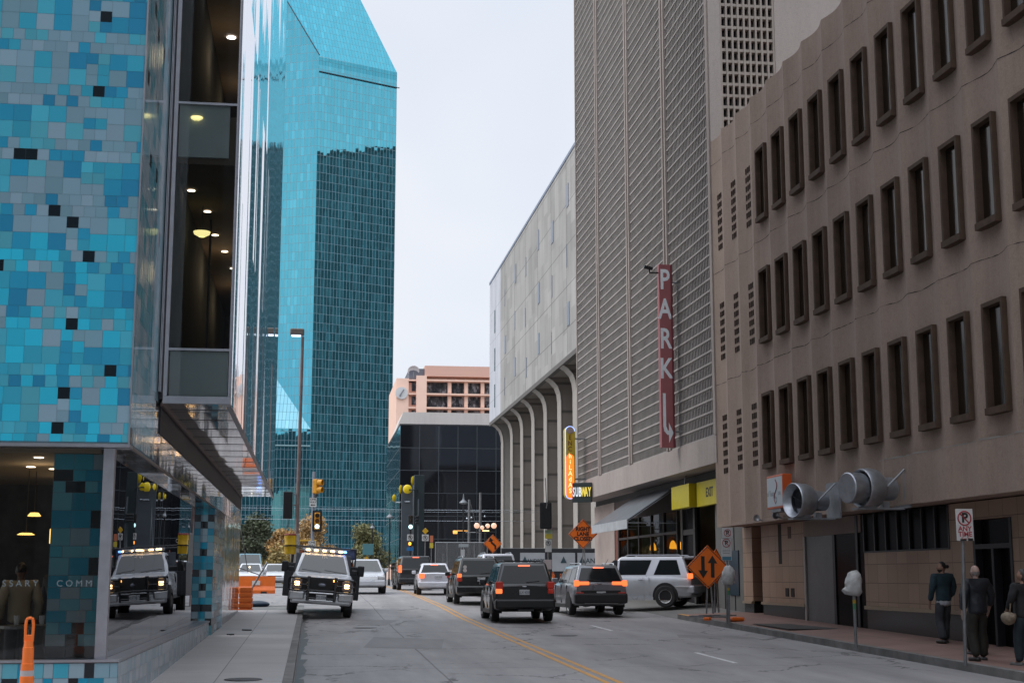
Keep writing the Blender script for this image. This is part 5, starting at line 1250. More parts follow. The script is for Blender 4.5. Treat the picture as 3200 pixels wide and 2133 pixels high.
# service body
M_body = mat('black_service_body', (.022,.024,.027), .4, .2, .2, 3)
for sx in (-1, 1):
    tp('tool_box', MB().rbox((sx*1.06,-2.9,1.10), (.50,3.4,1.15), None, .03), M_body)
tp('bed_floor', MB().rbox((0,-2.9,.72), (1.9,3.4,.22), None, .02), M_body)
mb = MB()
for sx in (-1, 1):
    for y in (-1.3, -4.4): mb.tube((sx*1.1,y,1.5), (sx*1.1,y,2.26), .03, n=6)
    mb.tube((sx*1.1,-1.3,2.26), (sx*1.1,-4.4,2.26), .03, n=6)
mb.tube((-1.13,-1.3,2.26), (1.13,-1.3,2.26), .03, n=6); mb.tube((-1.13,-4.4,2.26), (1.13,-4.4,2.26), .03, n=6)
tp('rack', mb, M_blk)
for sx in (-1, 1):
    tp('tow_mirror', MB().rbox((sx*1.27,.35,1.52), (.22,.13,.36), None, .04).tube((sx*.95,.4,1.45), (sx*1.2,.36,1.45), .025, n=6), M_plas)
tp('cab_rear_frame', MB().rbox((.0,-1.18,1.6), (1.9,.06,.85), None, .02), mat('rack_grey', (.10,.11,.13), .5))
tp('arrow_board', MB().rbox((-.75,-1.6,2.05), (.75,.5,.36), Matrix.Rotation(R(8), 3, 'Y'), .03), mat('blue_orange_tarp', (.12,.16,.32), .5, 0, .5, 3))
tp('cable_reel', MB().lathe([(0,.16),(.28,.16),(.28,.11),(.12,.1),(.12,-.1),(.28,-.11),(.28,-.16),(0,-.16)], (-.8,-1.75,1.62), 'Y', 18), mat('orange_reel', (.55,.13,.03), .5))
tp('cone_stack', MB().lathe([(.03,.5),(.12,.1),(.2,.08),(.2,0)], (.78,-1.5,1.62), 'Z', 14), mat('cone_orange', (.6,.13,.02), .5))
for sx in (-1, 1):
    wheel(tk, sx*.98, -2.6+0, .42, .3)
# things carried on it
ck = MB().lathe([(0,0),(.19,0),(.215,.3),(.215,.34),(.20,.36),(.21,.62),(.19,.64),(0,.65)], (0,0,0), 'Z', 24)
def rider(nm, lb, cat, local):
    p = Matrix.LocRotScale(tk.location, tk.rotation_euler, None) @ Vector(local); return thing(nm, lb, cat, p, R(180))
t = rider('water_cooler', 'round yellow water cooler strapped on the rack of the work truck', 'cooler', (1.17,-1.32,1.95))
ck.build('barrel', mat('cooler_yellow', (.66,.40,.01), .45, 0, .1, 5), t, smooth=40)
MB().lathe([(.2,.64),(.215,.66),(.2,.70),(0,.71)], (0,0,0), 'Z', 20).build('lid', mat('cooler_red_lid', (.35,.07,.05), .5), t)
mb = MB()
for sx in (-1, 1): mb.path([(sx*.21,0,.5),(sx*.27,0,.48),(sx*.26,0,.4),(sx*.21,0,.39)], .014, 5)
mb.build('handle', mat('cooler_handle_white', (.55,.55,.55), .5), t)
MB().lathe([(.219,.27),(.232,.27),(.232,.31),(.219,.31)], (0,0,0), 'Z', 20).tube((-.1,.0,.28), (-.1,-.0,-.42), .02).build('strap', M_blk, t)
# ---------------------------------------------------------------- signs, signals, lamps, barriers
M_or = mat('orange_sign_sheeting', (.95,.19,.012), .45, 0, .06, 3); M_orb = mat('orange_plastic', (.78,.16,.02), .4, 0, .1, 4)
M_sk = mat('sign_black', (.015,.014,.013), .5); M_wsg = mat('sign_white', (.58,.58,.57), .5, 0, .06, 5); M_red = mat('sign_red', (.36,.03,.04), .5)
M_gpole = mat('galvanised_pole', (.20,.205,.21), .5, .5, .2, 5); M_brn = mat('rust_brown_pole', (.26,.19,.18), .6, .2, .2, 3); M_blkp = mat('black_pole', (.015,.016,.018), .45, .2)
def diamond(nm, lb, loc, h, base, face_rot=0, pole=True, group='orange diamond road work signs'):
    """orange diamond of half diagonal h centred at height loc.z; base is the ground height"""
    t = thing(nm, lb, 'sign', (loc[0], loc[1], base), face_rot, group)
    z = loc[2]-base
    bm = bmesh.new(); bmesh.ops.create_cube(bm, size=1)
    s = h*math.sqrt(2)
    MB().rbox((0,0,z), (s,.02,s), Matrix.Rotation(R(45), 3, 'Y'), .008).build('sign_face', M_or, t)
    bm.free(); mb = MB(); k = h*.93; w_ = h*.035
    c4 = [(0,-.012,z-k),(k,-.012,z),(0,-.012,z+k),(-k,-.012,z)]
    for a, b in zip(c4, c4[1:]+c4[:1]): mb.tube(a, b, w_/2, n=4)
    mb.build('border', M_sk, t)
    return t, z
def stand(t, z, low):
    mb = MB(); mb.rbox((-.04,.05,(z-low)/2+.08), (.05,.04,z-low-.08), Matrix.Rotation(R(3), 3, 'Y'), .005).rbox((.12,.05,(z-low)/2+.08), (.05,.04,z-low-.08), Matrix.Rotation(R(-3), 3, 'Y'), .005)
    mb.rbox((.0,0,.03), (.05,1.3,.05), Matrix.Rotation(R(60), 3, 'Z'), .005).rbox((.15,.0,.03), (.05,1.3,.05), Matrix.Rotation(R(-40), 3, 'Z'), .005)
    mb.tube((0,.03,z), (0,.05,z-low), .02, n=6); mb.build('stand', M_gpole, t)
def wk(y): return gz(y)+.15
# two-way traffic sign on the right pavement
t, z = diamond('road_work_sign', 'orange diamond sign with two black arrows, one up and one down, on a folding stand', (12.2, 43.5, 2.02), .67, wk(43.5)+.012, R(-6))
mb = MB(); a = [(-.055,-.32),(.055,-.32),(.055,.12),(.15,.12),(0,.36),(-.15,.12),(-.055,.12)]
mb.prism([(p[0]+.15, p[1]-.0) for p in a], .004, (0,-.012,z), (1,0,-.06), (0,0,1)); mb.prism([(p[0]-.15, -p[1]) for p in a][::-1], .004, (0,-.012,z), (1,0,-.06), (0,0,1)); mb.build('arrows', M_sk, t)
stand(t, z, .6)
t, z = diamond('road_work_sign', 'orange diamond sign edge on behind the two arrow sign, facing the garage', (12.62, 44.0, 2.05), .55, wk(44.0)+.02, R(40))
stand(t, z, .45)
tag(MB().rbox((12.3, 41.0, wk(41)+.075), (.48,.3,.12), Matrix.Rotation(.4, 3, 'Z'), .05).build('sandbag', M_orb), 'orange sandbag lying by the legs of the two arrow sign', 'sandbag')
tag(MB().rbox((11.62, 41.6, wk(41.6)+.06), (.25,.2,.1), Matrix.Rotation(.9, 3, 'Z'), .04).build('sandbag', M_orb), 'small pinkish orange sandbag behind the sign legs nearest the kerb', 'sandbag')
# right lane closed
t, z = diamond('road_work_sign', 'orange diamond sign reading RIGHT LANE CLOSED beside the awning', (13.3, 70, 3.82), .73, gz(70)+.1, R(-4))
for i, wd in enumerate(('RIGHT', 'LANE', 'CLOSED')): txt('sign_words', wd, M_sk, t, (0,-.014,z+.23-.24*i), .27, (1,0,-.02 if i < 2 else -.02), (0,0,1), .003, wid=.92, bold=.012)
stand(t, z, .7)
# winding road arrow
t, z = diamond('road_work_sign', 'orange diamond sign with a winding black arrow above the waiting cars', (9.42, 75, 3.44), .49, gz(75)+.004, R(3))
mb = MB(); pts = [(.14,-.26),(.13,-.12),(.05,-.03),(-.05,.04),(-.10,.14)]
for a, b in zip(pts, pts[1:]): mb.rbox(((a[0]+b[0])/2,-.014,z+(a[1]+b[1])/2), (.09,.006,math.hypot(a[0]-b[0],a[1]-b[1])+.06), Matrix.Rotation(math.atan2(b[0]-a[0], b[1]-a[1]), 3, 'Y'))
mb.prism([(-.24,.10),(.03,.17),(-.13,.32)], .006, (0,-.011,z), (1,0,0), (0,0,1)); mb.build('arrow', M_sk, t); stand(t, z, .4)
def circle_slash(t, x, z, r, y, m=M_red, w_=.03):
    mb = MB(); n = 24; mb.path([(x+r*math.cos(2*math.pi*i/n), y, z+r*math.sin(2*math.pi*i/n)) for i in range(n+1)], w_/2, 5)
    mb.tube((x-r*.7, y, z+r*.7), (x+r*.7, y, z-r*.7), w_/2, n=5); return mb.build('red_ring' if m == M_red else 'ring', m, t)
def plate(t, x, z, w_, h, m=M_wsg, nm='sign_face', y=0): return MB().rbox((x,y,z), (w_,.012,h), None, .004).build(nm, m, t)
# NO PARKING ANY TIME, near right
t = thing('no_parking_sign', 'white and red no parking ANY TIME sign on a pole near the walking men', 'sign', (11.75, 24.9, wk(24.9)))
MB().tube((0,.045,-.02), (.08,.045,2.6), .033, n=8).build('pole', M_gpole, t)
plate(t, .1, 2.50, .33, .58); circle_slash(t, .1, 2.62, .125, -.009, M_red, .026)
txt('sign_words', 'P', M_sk, t, (.105,-.008,2.62), .24, depth=.002, bold=.008)
txt('sign_words', 'ANY', M_red, t, (.1,-.008,2.425), .125, depth=.002, bold=.003); txt('sign_words', 'TIME', M_red, t, (.1,-.008,2.325), .125, depth=.002, bold=.003)
txt('sign_words', '<-->', M_red, t, (.1,-.008,2.255), .09, depth=.002)
MB().rbox((.06,-.009,2.225), (.12,.003,.035), None, 0).rbox((.2,-.009,2.23), (.1,.003,.05), None, 0).build('sticker', M_sk, t)
# two small no-parking plates by the orange diamond
t = thing('no_parking_sign', 'pair of no parking plates on a leaning pole beside the two arrow sign', 'sign', (11.88, 40.4, wk(40.4)))
MB().tube((0,.042,-.02), (.06,.042,2.6), .028, n=8).build('pole', M_gpole, t)
plate(t, .06, 2.56, .30, .30); plate(t, .02, 2.08, .30, .62)
for z, r_ in ((2.56,.1),(2.27,.115)): circle_slash(t, .06 if z > 2.4 else .02, z, r_, -.009, M_red, .02); txt('sign_words', 'P', M_sk, t, (.06 if z > 2.4 else .02,-.008,z), .17, depth=.002, bold=.006)
MB().rbox((.02,-.009,1.83), (.27,.003,.1), None, 0).build('blue_band', mat('sign_teal_band', (.08,.22,.30), .5), t)
MB().rbox((.02,-.009,2.05), (.22,.003,.02), None, 0).rbox((.02,-.009,1.98), (.2,.003,.02), None, 0).build('small_print', mat('sign_grey_print', (.3,.3,.3), .6), t)
# bagged parking meters
M_bag = mat('white_plastic_bag', (.50,.50,.49), .35, 0, .15, 9, .8, 14)
for (x, y, lb) in ((11.83, 40.05, 'parking meter wrapped in a white bag beside the orange diamond sign'), (11.47, 29.5, 'parking meter wrapped in a white bag, alone at the kerb before the black windows')):
    t = thing('parking_meter', lb, 'parking meter', (x, y, wk(y)), 0, 'bagged parking meters')
    MB().tube((0,0,-.01), (0,0,1.1), .034, n=10).build('post', M_gpole, t)
    MB().tube((0,0,.93), (0,0,1.0), .037, n=10).build('yellow_band', mat('meter_yellow_band', (.45,.28,.02), .5), t)
    MB().tube((0,0,.80), (0,0,.925), .037, n=10).build('green_band', mat('meter_green_band', (.06,.2,.1), .5), t)
    bm = bmesh.new(); bmesh.ops.create_icosphere(bm, subdivisions=3, radius=.2); q = random.Random(int(y))
    for v in bm.verts:
        k = 1+q.uniform(-.12,.12); v.co = Vector((v.co.x*.92*k, v.co.y*.68*k, v.co.z*1.5*k)); 
        if v.co.z < -.1: v.co.x *= 1+.5*q.random(); v.co.z = max(v.co.z, -.24)
    mb = MB(); mb.bm(bm, Matrix.Translation((0,0,1.33)) @ Matrix.Rotation(.12, 4, 'Y')); mb.build('bag', M_bag, t, smooth=50)
# ---- tall street light with the back of a signal
t = thing('street_light', 'tall rust brown street light with a lit boxy lamp head behind the work truck', 'street light', (-.62, 57, gz(57)))
MB().tube((0,0,-.05), (.06,0,10.6), .085, .06, 12).build('pole', M_brn, t)
MB().rbox((-.16,0,10.78), (.56,.42,.26), None, .05).build('lamp_head', mat('lamp_head_grey', (.20,.17,.15), .5), t)
MB().rbox((-.2,0,10.645), (.38,.32,.07), None, .03).build('lamp_lens', emit('cool_lamp', (.7,.82,1), 1.6), t)
MB().rbox((-.03,-.15,2.1), (.34,.08,1.3), None, .02).build('control_box', mat('pale_control_box', (.42,.40,.38), .5, .2, .1, 3), t)
t = thing('traffic_signal', 'back of a black traffic signal bracketed to the tall street light', 'traffic signal', (-.98, 57, 4.5))
MB().rbox((0,0,0), (.36,.12,1.06), None, .03).build('backplate', M_blkp, t)
MB().rbox((0,.12,0), (.28,.2,.95), None, .03).build('housing', M_blkp, t)
mb = MB(); mb.path([(.22,-.08,-.45),(.22,-.08,.5)], .018, 6); mb.tube((.2,-.07,0), (.36,0,0), .03, n=6); mb.tube((.2,-.07,.42), (.38,0,.42), .02, n=6); mb.build('bracket', M_gpole, t)
# ---- signal pole across the street
M_sig = mat('signal_yellow', (.60,.27,.01), .45, 0, .1, 4); M_off = mat('dark_lens', (.03,.02,.012), .2); M_offy = mat('amber_lens_off', (.16,.07,.01), .25)
M_grl = emit('green_white_light', (.62,.98,1.0), 1.8)
t = thing('signal_pole', 'grey pole carrying traffic signals and ONE WAY signs at the far corner', 'pole', (.02, 95, gz(95)))
MB().tube((0,0,-.05), (0,0,7.5), .12, .1, 12).build('pole', mat('signal_pole_grey', (.24,.27,.32), .5, .3, .1, 4), t)
for z, lb in ((6.55, 'white ONE WAY sign high on the signal pole, above the lit signal'), (3.75, 'white ONE WAY sign low on the signal pole, just over the truck roof')):
    s_ = thing('one_way_sign', lb, 'sign', (0, 94.8, z), 0, 'one way signs')
    plate(s_, 0, 0, .46, .60); txt('sign_words', 'ONE\nWAY', M_sk, s_, (0,-.009,.1), .19, depth=.002, bold=.004)
    MB().prism([(-.17,-.17),(-.05,-.09),(-.05,-.14),(.16,-.14),(.16,-.2),(-.05,-.2),(-.05,-.25)], .003, (0,-.008,-.0), (1,0,0), (0,0,1)).build('arrow', M_sk, s_)
s_ = thing('traffic_signal', 'yellow three lens traffic signal with black backplate and its bottom lamp lit', 'traffic signal', (.3, 94.7, 5.33))
MB().rbox((0,.02,0), (.62,.04,1.36), None, .06).build('backplate', M_blkp, s_)
MB().rbox((0,-.02,0), (.36,.1,1.1), None, .03).build('housing', M_sig, s_)
for z, m in ((.35, M_off), (0, M_offy), (-.35, M_grl)):
    mb = MB(); mb.lathe([(0,.02),(.13,.01),(.145,0)], (0,-.085,z), 'Y', 18, Matrix.Rotation(R(180), 3, 'Z')); ln_ = mb.build('lens', m, s_)
    if z > -.3: MB().lathe([(.15,0),(.16,.0),(.16,.16),(.15,.16)], (0,-.075,z), 'Y', 16, Matrix.Rotation(R(180), 3, 'Z')).build('visor', M_sig, ln_)
s_ = thing('traffic_signal', 'yellow traffic signal turned sideways at the top of the signal pole', 'traffic signal', (.26, 94.9, 7.6), R(60))
MB().rbox((0,.1,0), (.42,.34,.95), None, .06).build('housing', M_sig, s_)
for z in (.25, -.22): MB().lathe([(.19,0),(.2,.0),(.2,.34),(.19,.34)], (0,-.05,z), 'Y', 16, Matrix.Rotation(R(180), 3, 'Z')).lathe([(0,.02),(.19,.0)], (0,-.06,z), 'Y', 16).build('visor', M_sig, s_)
MB().tube((0,0,-.5), (-.1,.1,-.75), .06, n=8).build('bracket', M_blkp, s_)
# ---- backside signal and stacked signs right of the queue
t = thing('traffic_signal', 'back of a large black traffic signal hanging in front of the concrete fins', 'traffic signal', (9.8, 60, 4.28))
MB().rbox((0,0,0), (.50,.06,1.12), None, .05).build('backplate', M_blkp, t); MB().rbox((0,.14,0), (.34,.22,1.0), None, .03).build('housing', M_blkp, t)
MB().path([(.02,-.05,.3),(.05,-.05,.48),(.02,-.05,.62),(-.02,-.03,1.6)], .02, 6).build('hanger', M_gpole, t)
t = thing('parking_rules_sign', 'pole with pink, green and yellow panels over a no parking plate', 'sign', (9.95, 60.2, gz(60.2)+.002))
MB().tube((0,.045,0), (-.02,.045,3.25), .03, n=8).build('pole', M_gpole, t)
M_pk = mat('pale_pink_panel', (.42,.26,.28), .5); M_gn = mat('pale_green_panel', (.35,.45,.30), .5); M_yp = mat('yellow_panel_small', (.62,.50,.06), .5)
for z, h, m, nm in ((3.12,.2,M_pk,'pink_panel'),(2.92,.16,M_gn,'green_panel'),(2.73,.2,M_yp,'yellow_panel')): plate(t, 0, z, .32, h, m, nm)
plate(t, -.01, 2.33, .28, .52); circle_slash(t, -.01, 2.44, .1, -.009, M_sk, .018); txt('sign_words', 'P', M_sk, t, (-.01,-.008,2.44), .15, depth=.002, bold=.005)
plate(t, -.03, 1.55, .32, .40, mat('faded_pink_notice', (.50,.42,.42), .5), 'notice')
# ---- orange and white posts
M_wband = mat('white_band', (.5,.47,.45), .5)
def post(x, y, lb, h=1.1, tilt=0, group='orange channelizer posts', base=None, loop=False):
    t = thing('channelizer_post', lb, 'traffic post', (x, y, gz(y)+.004 if base is None else base), 0, group, (0, tilt, 0))
    MB().lathe([(0,h*.82),(.05,h*.82),(.055,h*.6),(.062,h*.3),(.066,.06),(.2,.05),(.22,0)], (0,0,0), 'Z', 14).build('tube', M_orb, t, smooth=40)
    for a, b in ((.44,.58),(.66,.76)): MB().lathe([(.0655,h*a),(.068,h*a),(.062,h*b),(.058,h*b)], (0,0,0), 'Z', 14).build('reflective_band', M_wband, t)
    mb = MB(); mb.path([(-.03,0,h*.8),(-.036,0,h*.96),(-.02,0,h),(.02,0,h),(.036,0,h*.96),(.03,0,h*.8)], .013, 6); mb.build('handle', M_orb, t)
    return t
q = [(10.55,62.5,'leftmost orange post behind the near black SUV'),(11.0,63.2,'orange post with white bands between the black SUV and grey crossover'),(11.45,68,'thin orange post beside the construction fence, above the grey crossover'),(10.9,66.2,'orange post half hidden behind the parking rules pole'),(11.9,72,'orange post farthest away by the ANDRES banners')]
for x, y, lb in q: post(x, y, lb)
# large one near the camera
t = thing('channelizer_post', 'large orange delineator post with looped handle in front of the tiled plinth', 'traffic post', (-3.2, 17.3, gz(17.3)+.15))
zt = 1.25-(gz(17.3)+.15)
MB().lathe([(0,zt-.27),(.05,zt-.27),(.055,zt-.34),(.062,zt-.345),(.064,zt-.52),(.072,zt-.525),(.074,zt-.66),(.08,zt-.665),(.082,zt-.9),(.095,.06),(.25,.05),(.27,0)], (0,0,0), 'Z', 20).build('tube', M_orb, t, smooth=40)
MB().lathe([(.0735,zt-.60),(.0765,zt-.60),(.0785,zt-.745),(.0745,zt-.745)], (0,0,0), 'Z', 20).build('reflective_band', mat('grey_white_band', (.40,.37,.37), .5), t)
mb = MB(); mb.path([(-.038,0,zt-.28),(-.043,0,zt-.1),(-.036,0,zt-.03),(-.018,0,zt-.012),(.018,0,zt-.012),(.036,0,zt-.03),(.043,0,zt-.1),(.038,0,zt-.28)], .017, 8); mb.rbox((0,0,zt-.24), (.09,.03,.08), None, .01); mb.build('handle', M_orb, t)
# ---- barrels and barrier of the work zone
t = thing('water_barrier', 'orange water filled barrier with a white label in front of the parked cars', 'barrier', (-2.75, 74, gz(74)-.01))
mb = MB(); mb.prism([(-.26,0),(.26,0),(.26,.16),(.13,.36),(.09,.86),(-.09,.86),(-.13,.36),(-.26,.16)], 1.9, (-.95,0,.0), (0,1,0), (0,0,1), (1,0,0)); mb.build('barrier_body', M_orb, t)
mb = MB(); 
for x in (-.4, .4): mb.rbox((x,-.25,.05), (.3,.05,.1), None, .01)
mb.build('fork_slot', M_sk, t)
MB().rbox((.0,-.135,.52), (.4,.02,.22), Matrix.Rotation(R(-6), 3, 'X'), .004).build('label', M_wsg, t)
t = thing('traffic_drum', 'ribbed orange barrier end standing at the far corner of the mirrored wall', 'barrier', (-2.22, 50.6, gz(50.6)-.005))
mb = MB(); z = 0
for k in range(5): mb.rbox((0,0,.1+.18*k), (.5-.012*k,.5-.012*k,.165), None, .04)
mb.rbox((0,0,.46), (.42,.42,.86), None, .03); mb.build('drum_body', M_orb, t)
t = thing('leaning_brace', 'bare metal brace pole leaning against the end of the mirrored wall', 'brace', (-2.5, 50.9, gz(50.9)))
MB().tube((0,-.25,.02), (.96,.4,1.75), .035, n=8).build('pole', M_gpole, t); MB().tube((.72,.2,1.3), (0,.1,1.55), .02, n=6).build('cross_pole', M_gpole, t); MB().tube((.02,.1,2.9), (.3,.3,1.4), .015, n=6).build('stay_wire', M_gpole, t)
tag(MB().ball((-2.05, 56.5, gz(56.5)+.06), .5, 1.0, .7, .28).build('tarpaulin', mat('dark_blue_tarp', (.01,.03,.055), .5)), 'crumpled dark blue tarpaulin on the ground behind the orange drum', 'tarp')
# ---- fence with banners, chain link gate
M_fscr = mat('black_fence_screen', (.022,.023,.026), .8, 0, .2, 1.5); M_ban = mat('white_banner', (.40,.41,.43), .7, 0, .12, 1.2); M_bt = mat('dark_teal_letter', (.03,.06,.075), .6)
t = thing('construction_fence', 'black screened construction fence across the side street', 'fence', (15.0, 88, gz(88)))
zf = 3.46-gz(88)
MB().box(-3.4, 3.7, -.012, .012, .03, zf-.02).build('screen', M_fscr, t)
mb = MB()
for x in (-3.4,-1.6,.2,2.0,3.7): mb.tube((x,.04,-.02), (x,.04,zf), .03, n=6)
mb.tube((-3.4,.04,zf), (3.7,.04,zf), .025, n=6); mb.build('fence_frame', M_gpole, t)
for (xa, xb, full, lb) in ((12.75,14.3,'ANDRES','white banner reading ANDRES on the construction fence, nearest the street'),(14.75,16.2,'','white banner with a dark triangle on the construction fence, half behind the lane closed sign'),(16.35,18.6,'ANDRES','white banner reading ANDRES on the construction fence beside the awning')):
    b = thing('banner', lb, 'banner', ((xa+xb)/2, 87.96, 2.62), 0, 'banners on the construction fence'); w_ = xb-xa
    MB().box(-w_/2, w_/2, -.008, .008, -.55, .58).build('cloth', M_ban, b)
    if full: txt('banner_words', full, M_bt, b, (.18 if w_ > 2 else .2,-.012,.08), .42 if w_ > 2 else .3, depth=.003, bold=.006)
    MB().prism([(-.2,0),(.2,0),(0,.42)], .004, (-w_/2+.3 if full else 0,-.01,-.05), (1,0,0), (0,0,1)).build('logo', M_bt, b)
t = thing('chain_link_gate', 'grey framed temporary mesh fence at the foot of the black building', 'fence', (9.5, 92, gz(92)))
mb = MB(); x = -1.65
for x in (-1.65,-.9,0,.85,1.7): mb.tube((x,0,0), (x,0,2.85), .03, n=6)
mb.tube((-1.65,0,2.85), (1.7,0,2.85), .03, n=6); mb.tube((-1.65,0,.2), (1.7,0,.2), .03, n=6); mb.build('frame', mat('pale_fence_tube', (.33,.34,.35), .4, .6), t)
M_mesh = NT('mesh_screen'); M_mesh.setp(Base_Color=(.14,.145,.15), Roughness=.7, Alpha=.55); M_mesh = M_mesh.m
MB().box(-1.63, 1.68, -.006, .006, .2, 2.83).build('mesh', M_mesh, t)
mb = MB()
for x in (-1.1,.25,.5,.95,1.25): mb.rbox((x,.6,1.2), (.14,.04,1.9), None, .01)
mb.build('upright_panel', mat('pale_upright', (.30,.31,.31), .5), t)
# ---- transit pylons with yellow discs
M_pyl = mat('slate_pylon', (.075,.09,.105), .5, .3, .12, 1.2); M_pyd = mat('dark_pylon', (.03,.045,.052), .45, .3, .12, 1.2)
M_disc = mat('yellow_disc', (.90,.66,.01), .35, 0, .06, 4); M_dlt = mat('small_lamp_chrome', (.5,.55,.6), .2, .8)
def disc(t, x, y, z, r, turn):
    MB().lathe([(0,.12),(r*.6,.09),(r*.92,.03),(r,0),(r*.9,-.03),(0,-.05)], (x,y,z), 'Y', 22, Matrix.Rotation(turn, 3, 'Z') @ Matrix.Rotation(R(180), 3, 'Z')).build('disc', M_disc, t, smooth=40)
t = thing('transit_pylon', 'slate grey pylon with yellow discs at its top, left of the pair', 'pylon', (7.17, 110, gz(110)), 0, 'transit pylons')
zp = 8.66-gz(110)
MB().rbox((0,0,zp/2), (.86,.6,zp), None, .02).build('shaft', M_pyl, t)
MB().rbox((0,-.0,.9), (1.2,.9,1.8), None, .03).build('base', mat('pylon_stone_base', (.14,.13,.13), .7, 0, .15, 2), t)
disc(t, -.5, -.05, zp-.3, .34, R(65)); disc(t, -.98, .5, zp-.95, .30, R(60)); 
MB().rbox((0,-.34,zp-1.25), (.4,.1,.08), None, .02).rbox((-.7,0,zp-1.3), (.36,.1,.07), None, .02).build('lamp', M_dlt, t)
MB().tube((-.4,0,zp-1.25), (-.95,.3,zp-1.2), .03, n=6).build('arm', M_pyl, t)
t = thing('transit_pylon', 'darker taller pylon with a yellow disc facing the street, right of the pair', 'pylon', (8.12, 110.5, gz(110.5)), 0, 'transit pylons')
zp = 9.5-gz(110)
MB().rbox((0,0,zp/2), (.78,.6,zp), None, .02).build('shaft', M_pyd, t); MB().rbox((-.42,-.05,zp/2), (.07,.5,zp-.1), None, .01).build('edge_strip', mat('edge_strip_grey', (.25,.28,.31), .4, .5), t)
disc(t, -.98, -1.15, zp-1.15, .345, 0); disc(t, -.50, -.1, zp-.45, .36, R(65))
MB().rbox((-.62,-1.25,zp-1.2), (.5,.08,.09), None, .02).tube((-.4,-1.25,zp-1.2), (-.1,-.2,zp-1.2), .04).build('arm', M_pyd, t)
MB().rbox((.15,0,.9), (1.3,.9,1.8), None, .03).build('base', mat('pylon_stone_base', (.14,.13,.13), .7, 0, .15, 2), t)
# signal and signs on posts in front of the pylons
t = thing('traffic_signal', 'black traffic signal in front of the left pylon with its lower lamp lit', 'traffic signal', (7.05, 104, 5.65))
MB().rbox((0,.05,0), (.34,.2,1.0), None, .04).build('housing', M_blkp, t); 
MB().lathe([(0,.02),(.14,.01),(.15,0)], (0,-.055,-.34), 'Y', 18, Matrix.Rotation(R(180), 3, 'Z')).build('lens', M_grl, t)
MB().lathe([(0,.02),(.12,.0)], (0,-.055,.1), 'Y', 14, Matrix.Rotation(R(180), 3, 'Z')).lathe([(0,.02),(.12,.0)], (0,-.055,.36), 'Y', 14, Matrix.Rotation(R(180), 3, 'Z')).build('dark_lens', M_off, t)
t = thing('signal_post', 'slim post with no parking plate, amber hand signal and blue plate', 'post', (7.05, 104.2, gz(104)))
zz = lambda v: v-gz(104)
MB().tube((0,.05,0), (0,.05,zz(6.2)), .06, n=8).build('post', M_blkp, t)
plate(t, 0, zz(4.55), .46, .44); circle_slash(t, 0, zz(4.55), .15, -.01, M_sk, .035); txt('sign_words', 'P', M_sk, t, (0,-.01,zz(4.55)), .24, depth=.002, bold=.008)
MB().rbox((.08,0,zz(4.1)), (.36,.14,.34), None, .03).build('hand_signal', M_blkp, t); MB().ball((-.03,-.07,zz(4.1)), .13, .8, .3, 1.0).build('amber_hand', emit('amber_hand', (1,.32,.03), 3.0), t)
plate(t, 0, zz(3.72), .5, .24, mat('blue_plate', (.02,.16,.42), .5), 'blue_plate')
t = thing('traffic_signal', 'dark traffic signal seen side on between the two pylons', 'traffic signal', (7.55, 104.5, 6.05))
for i in range(3): MB().rbox((0,0,-.22*i), (.24,.3,.17), None, .05).build('signal_lamp', M_blkp, t)
MB().tube((.1,0,1.3), (.1,0,-5.2+.0), .05, n=8).build('post', M_pyl, t)
t = thing('warning_sign', 'small yellow diamond sign above a no parking plate by the right pylon', 'sign', (8.05, 103, gz(103)))
zz = lambda v: v-gz(103)
MB().tube((0,.06,0), (0,.06,zz(5.2)), .04, n=8).build('pole', M_gpole, t)
MB().rbox((0,0,zz(4.98)), (.33,.015,.33), Matrix.Rotation(R(45), 3, 'Y'), .004).build('diamond_plate', mat('warning_yellow', (.62,.36,.015), .5), t)
plate(t, 0, zz(4.50), .48, .46); circle_slash(t, 0, zz(4.5), .16, -.01, M_sk, .035); txt('sign_words', 'P', M_sk, t, (0,-.01,zz(4.5)), .26, depth=.002, bold=.008)
t = thing('notice_sign', 'narrow orange over yellow notice panels just right of the pylons', 'sign', (8.5, 103, gz(103)))
MB().tube((0,.06,0), (0,.06,zz(4.6)), .035, n=8).build('pole', M_gpole, t)
plate(t, 0, zz(4.42), .24, .48, mat('salmon_panel', (.55,.17,.08), .5), 'orange_panel'); plate(t, 0, zz(3.95), .26, .36, M_yp, 'yellow_panel')
# post-top street lamps, globe cluster
def lantern(x, y, zt, lb, sc=1.0):
    t = thing('post_lamp', lb, 'street lamp', (x, y, gz(y)))
    h = zt-gz(y)
    MB().tube((0,0,0), (0,0,h-.3*sc), .05, n=8).tube((0,0,0), (0,0,.5), .1, .07, 8).build('post', M_blkp, t)
    MB().lathe([(.08,0),(.26*sc,-.16*sc),(.28*sc,-.2*sc),(.2*sc,-.27*sc),(0,-.3*sc)], (0,0,h), 'Z', 16).lathe([(.02,.4*sc),(.06,.05),(.08,0)], (0,0,h), 'Z', 8).build('lamp_head', mat('lamp_grey_glass', (.20,.22,.24), .3, .3), t); return t
lantern(5.75, 108, 6.35, 'post lamp with pale shade left of the slate pylon')
lantern(4.95, 120, 5.9, 'small farther post lamp with a glowing bulb left of the pylons', .7)
lantern(9.85, 94, 6.75, 'post lamp with drooping pale shade near the globe lamps')
t = thing('globe_street_lamp', 'black lamp post with a cluster of lit pinkish globes over the winding arrow sign', 'street lamp', (10.95, 91, gz(91)))
zz = lambda v: v-gz(91)
MB().tube((0,0,0), (0,0,zz(4.9)), .07, n=8).tube((-.62,0,zz(4.55)), (.62,0,zz(4.55)), .03, n=6).tube((0,-.4,zz(4.45)), (0,.4,zz(4.45)), .03, n=6).build('post', M_blkp, t)
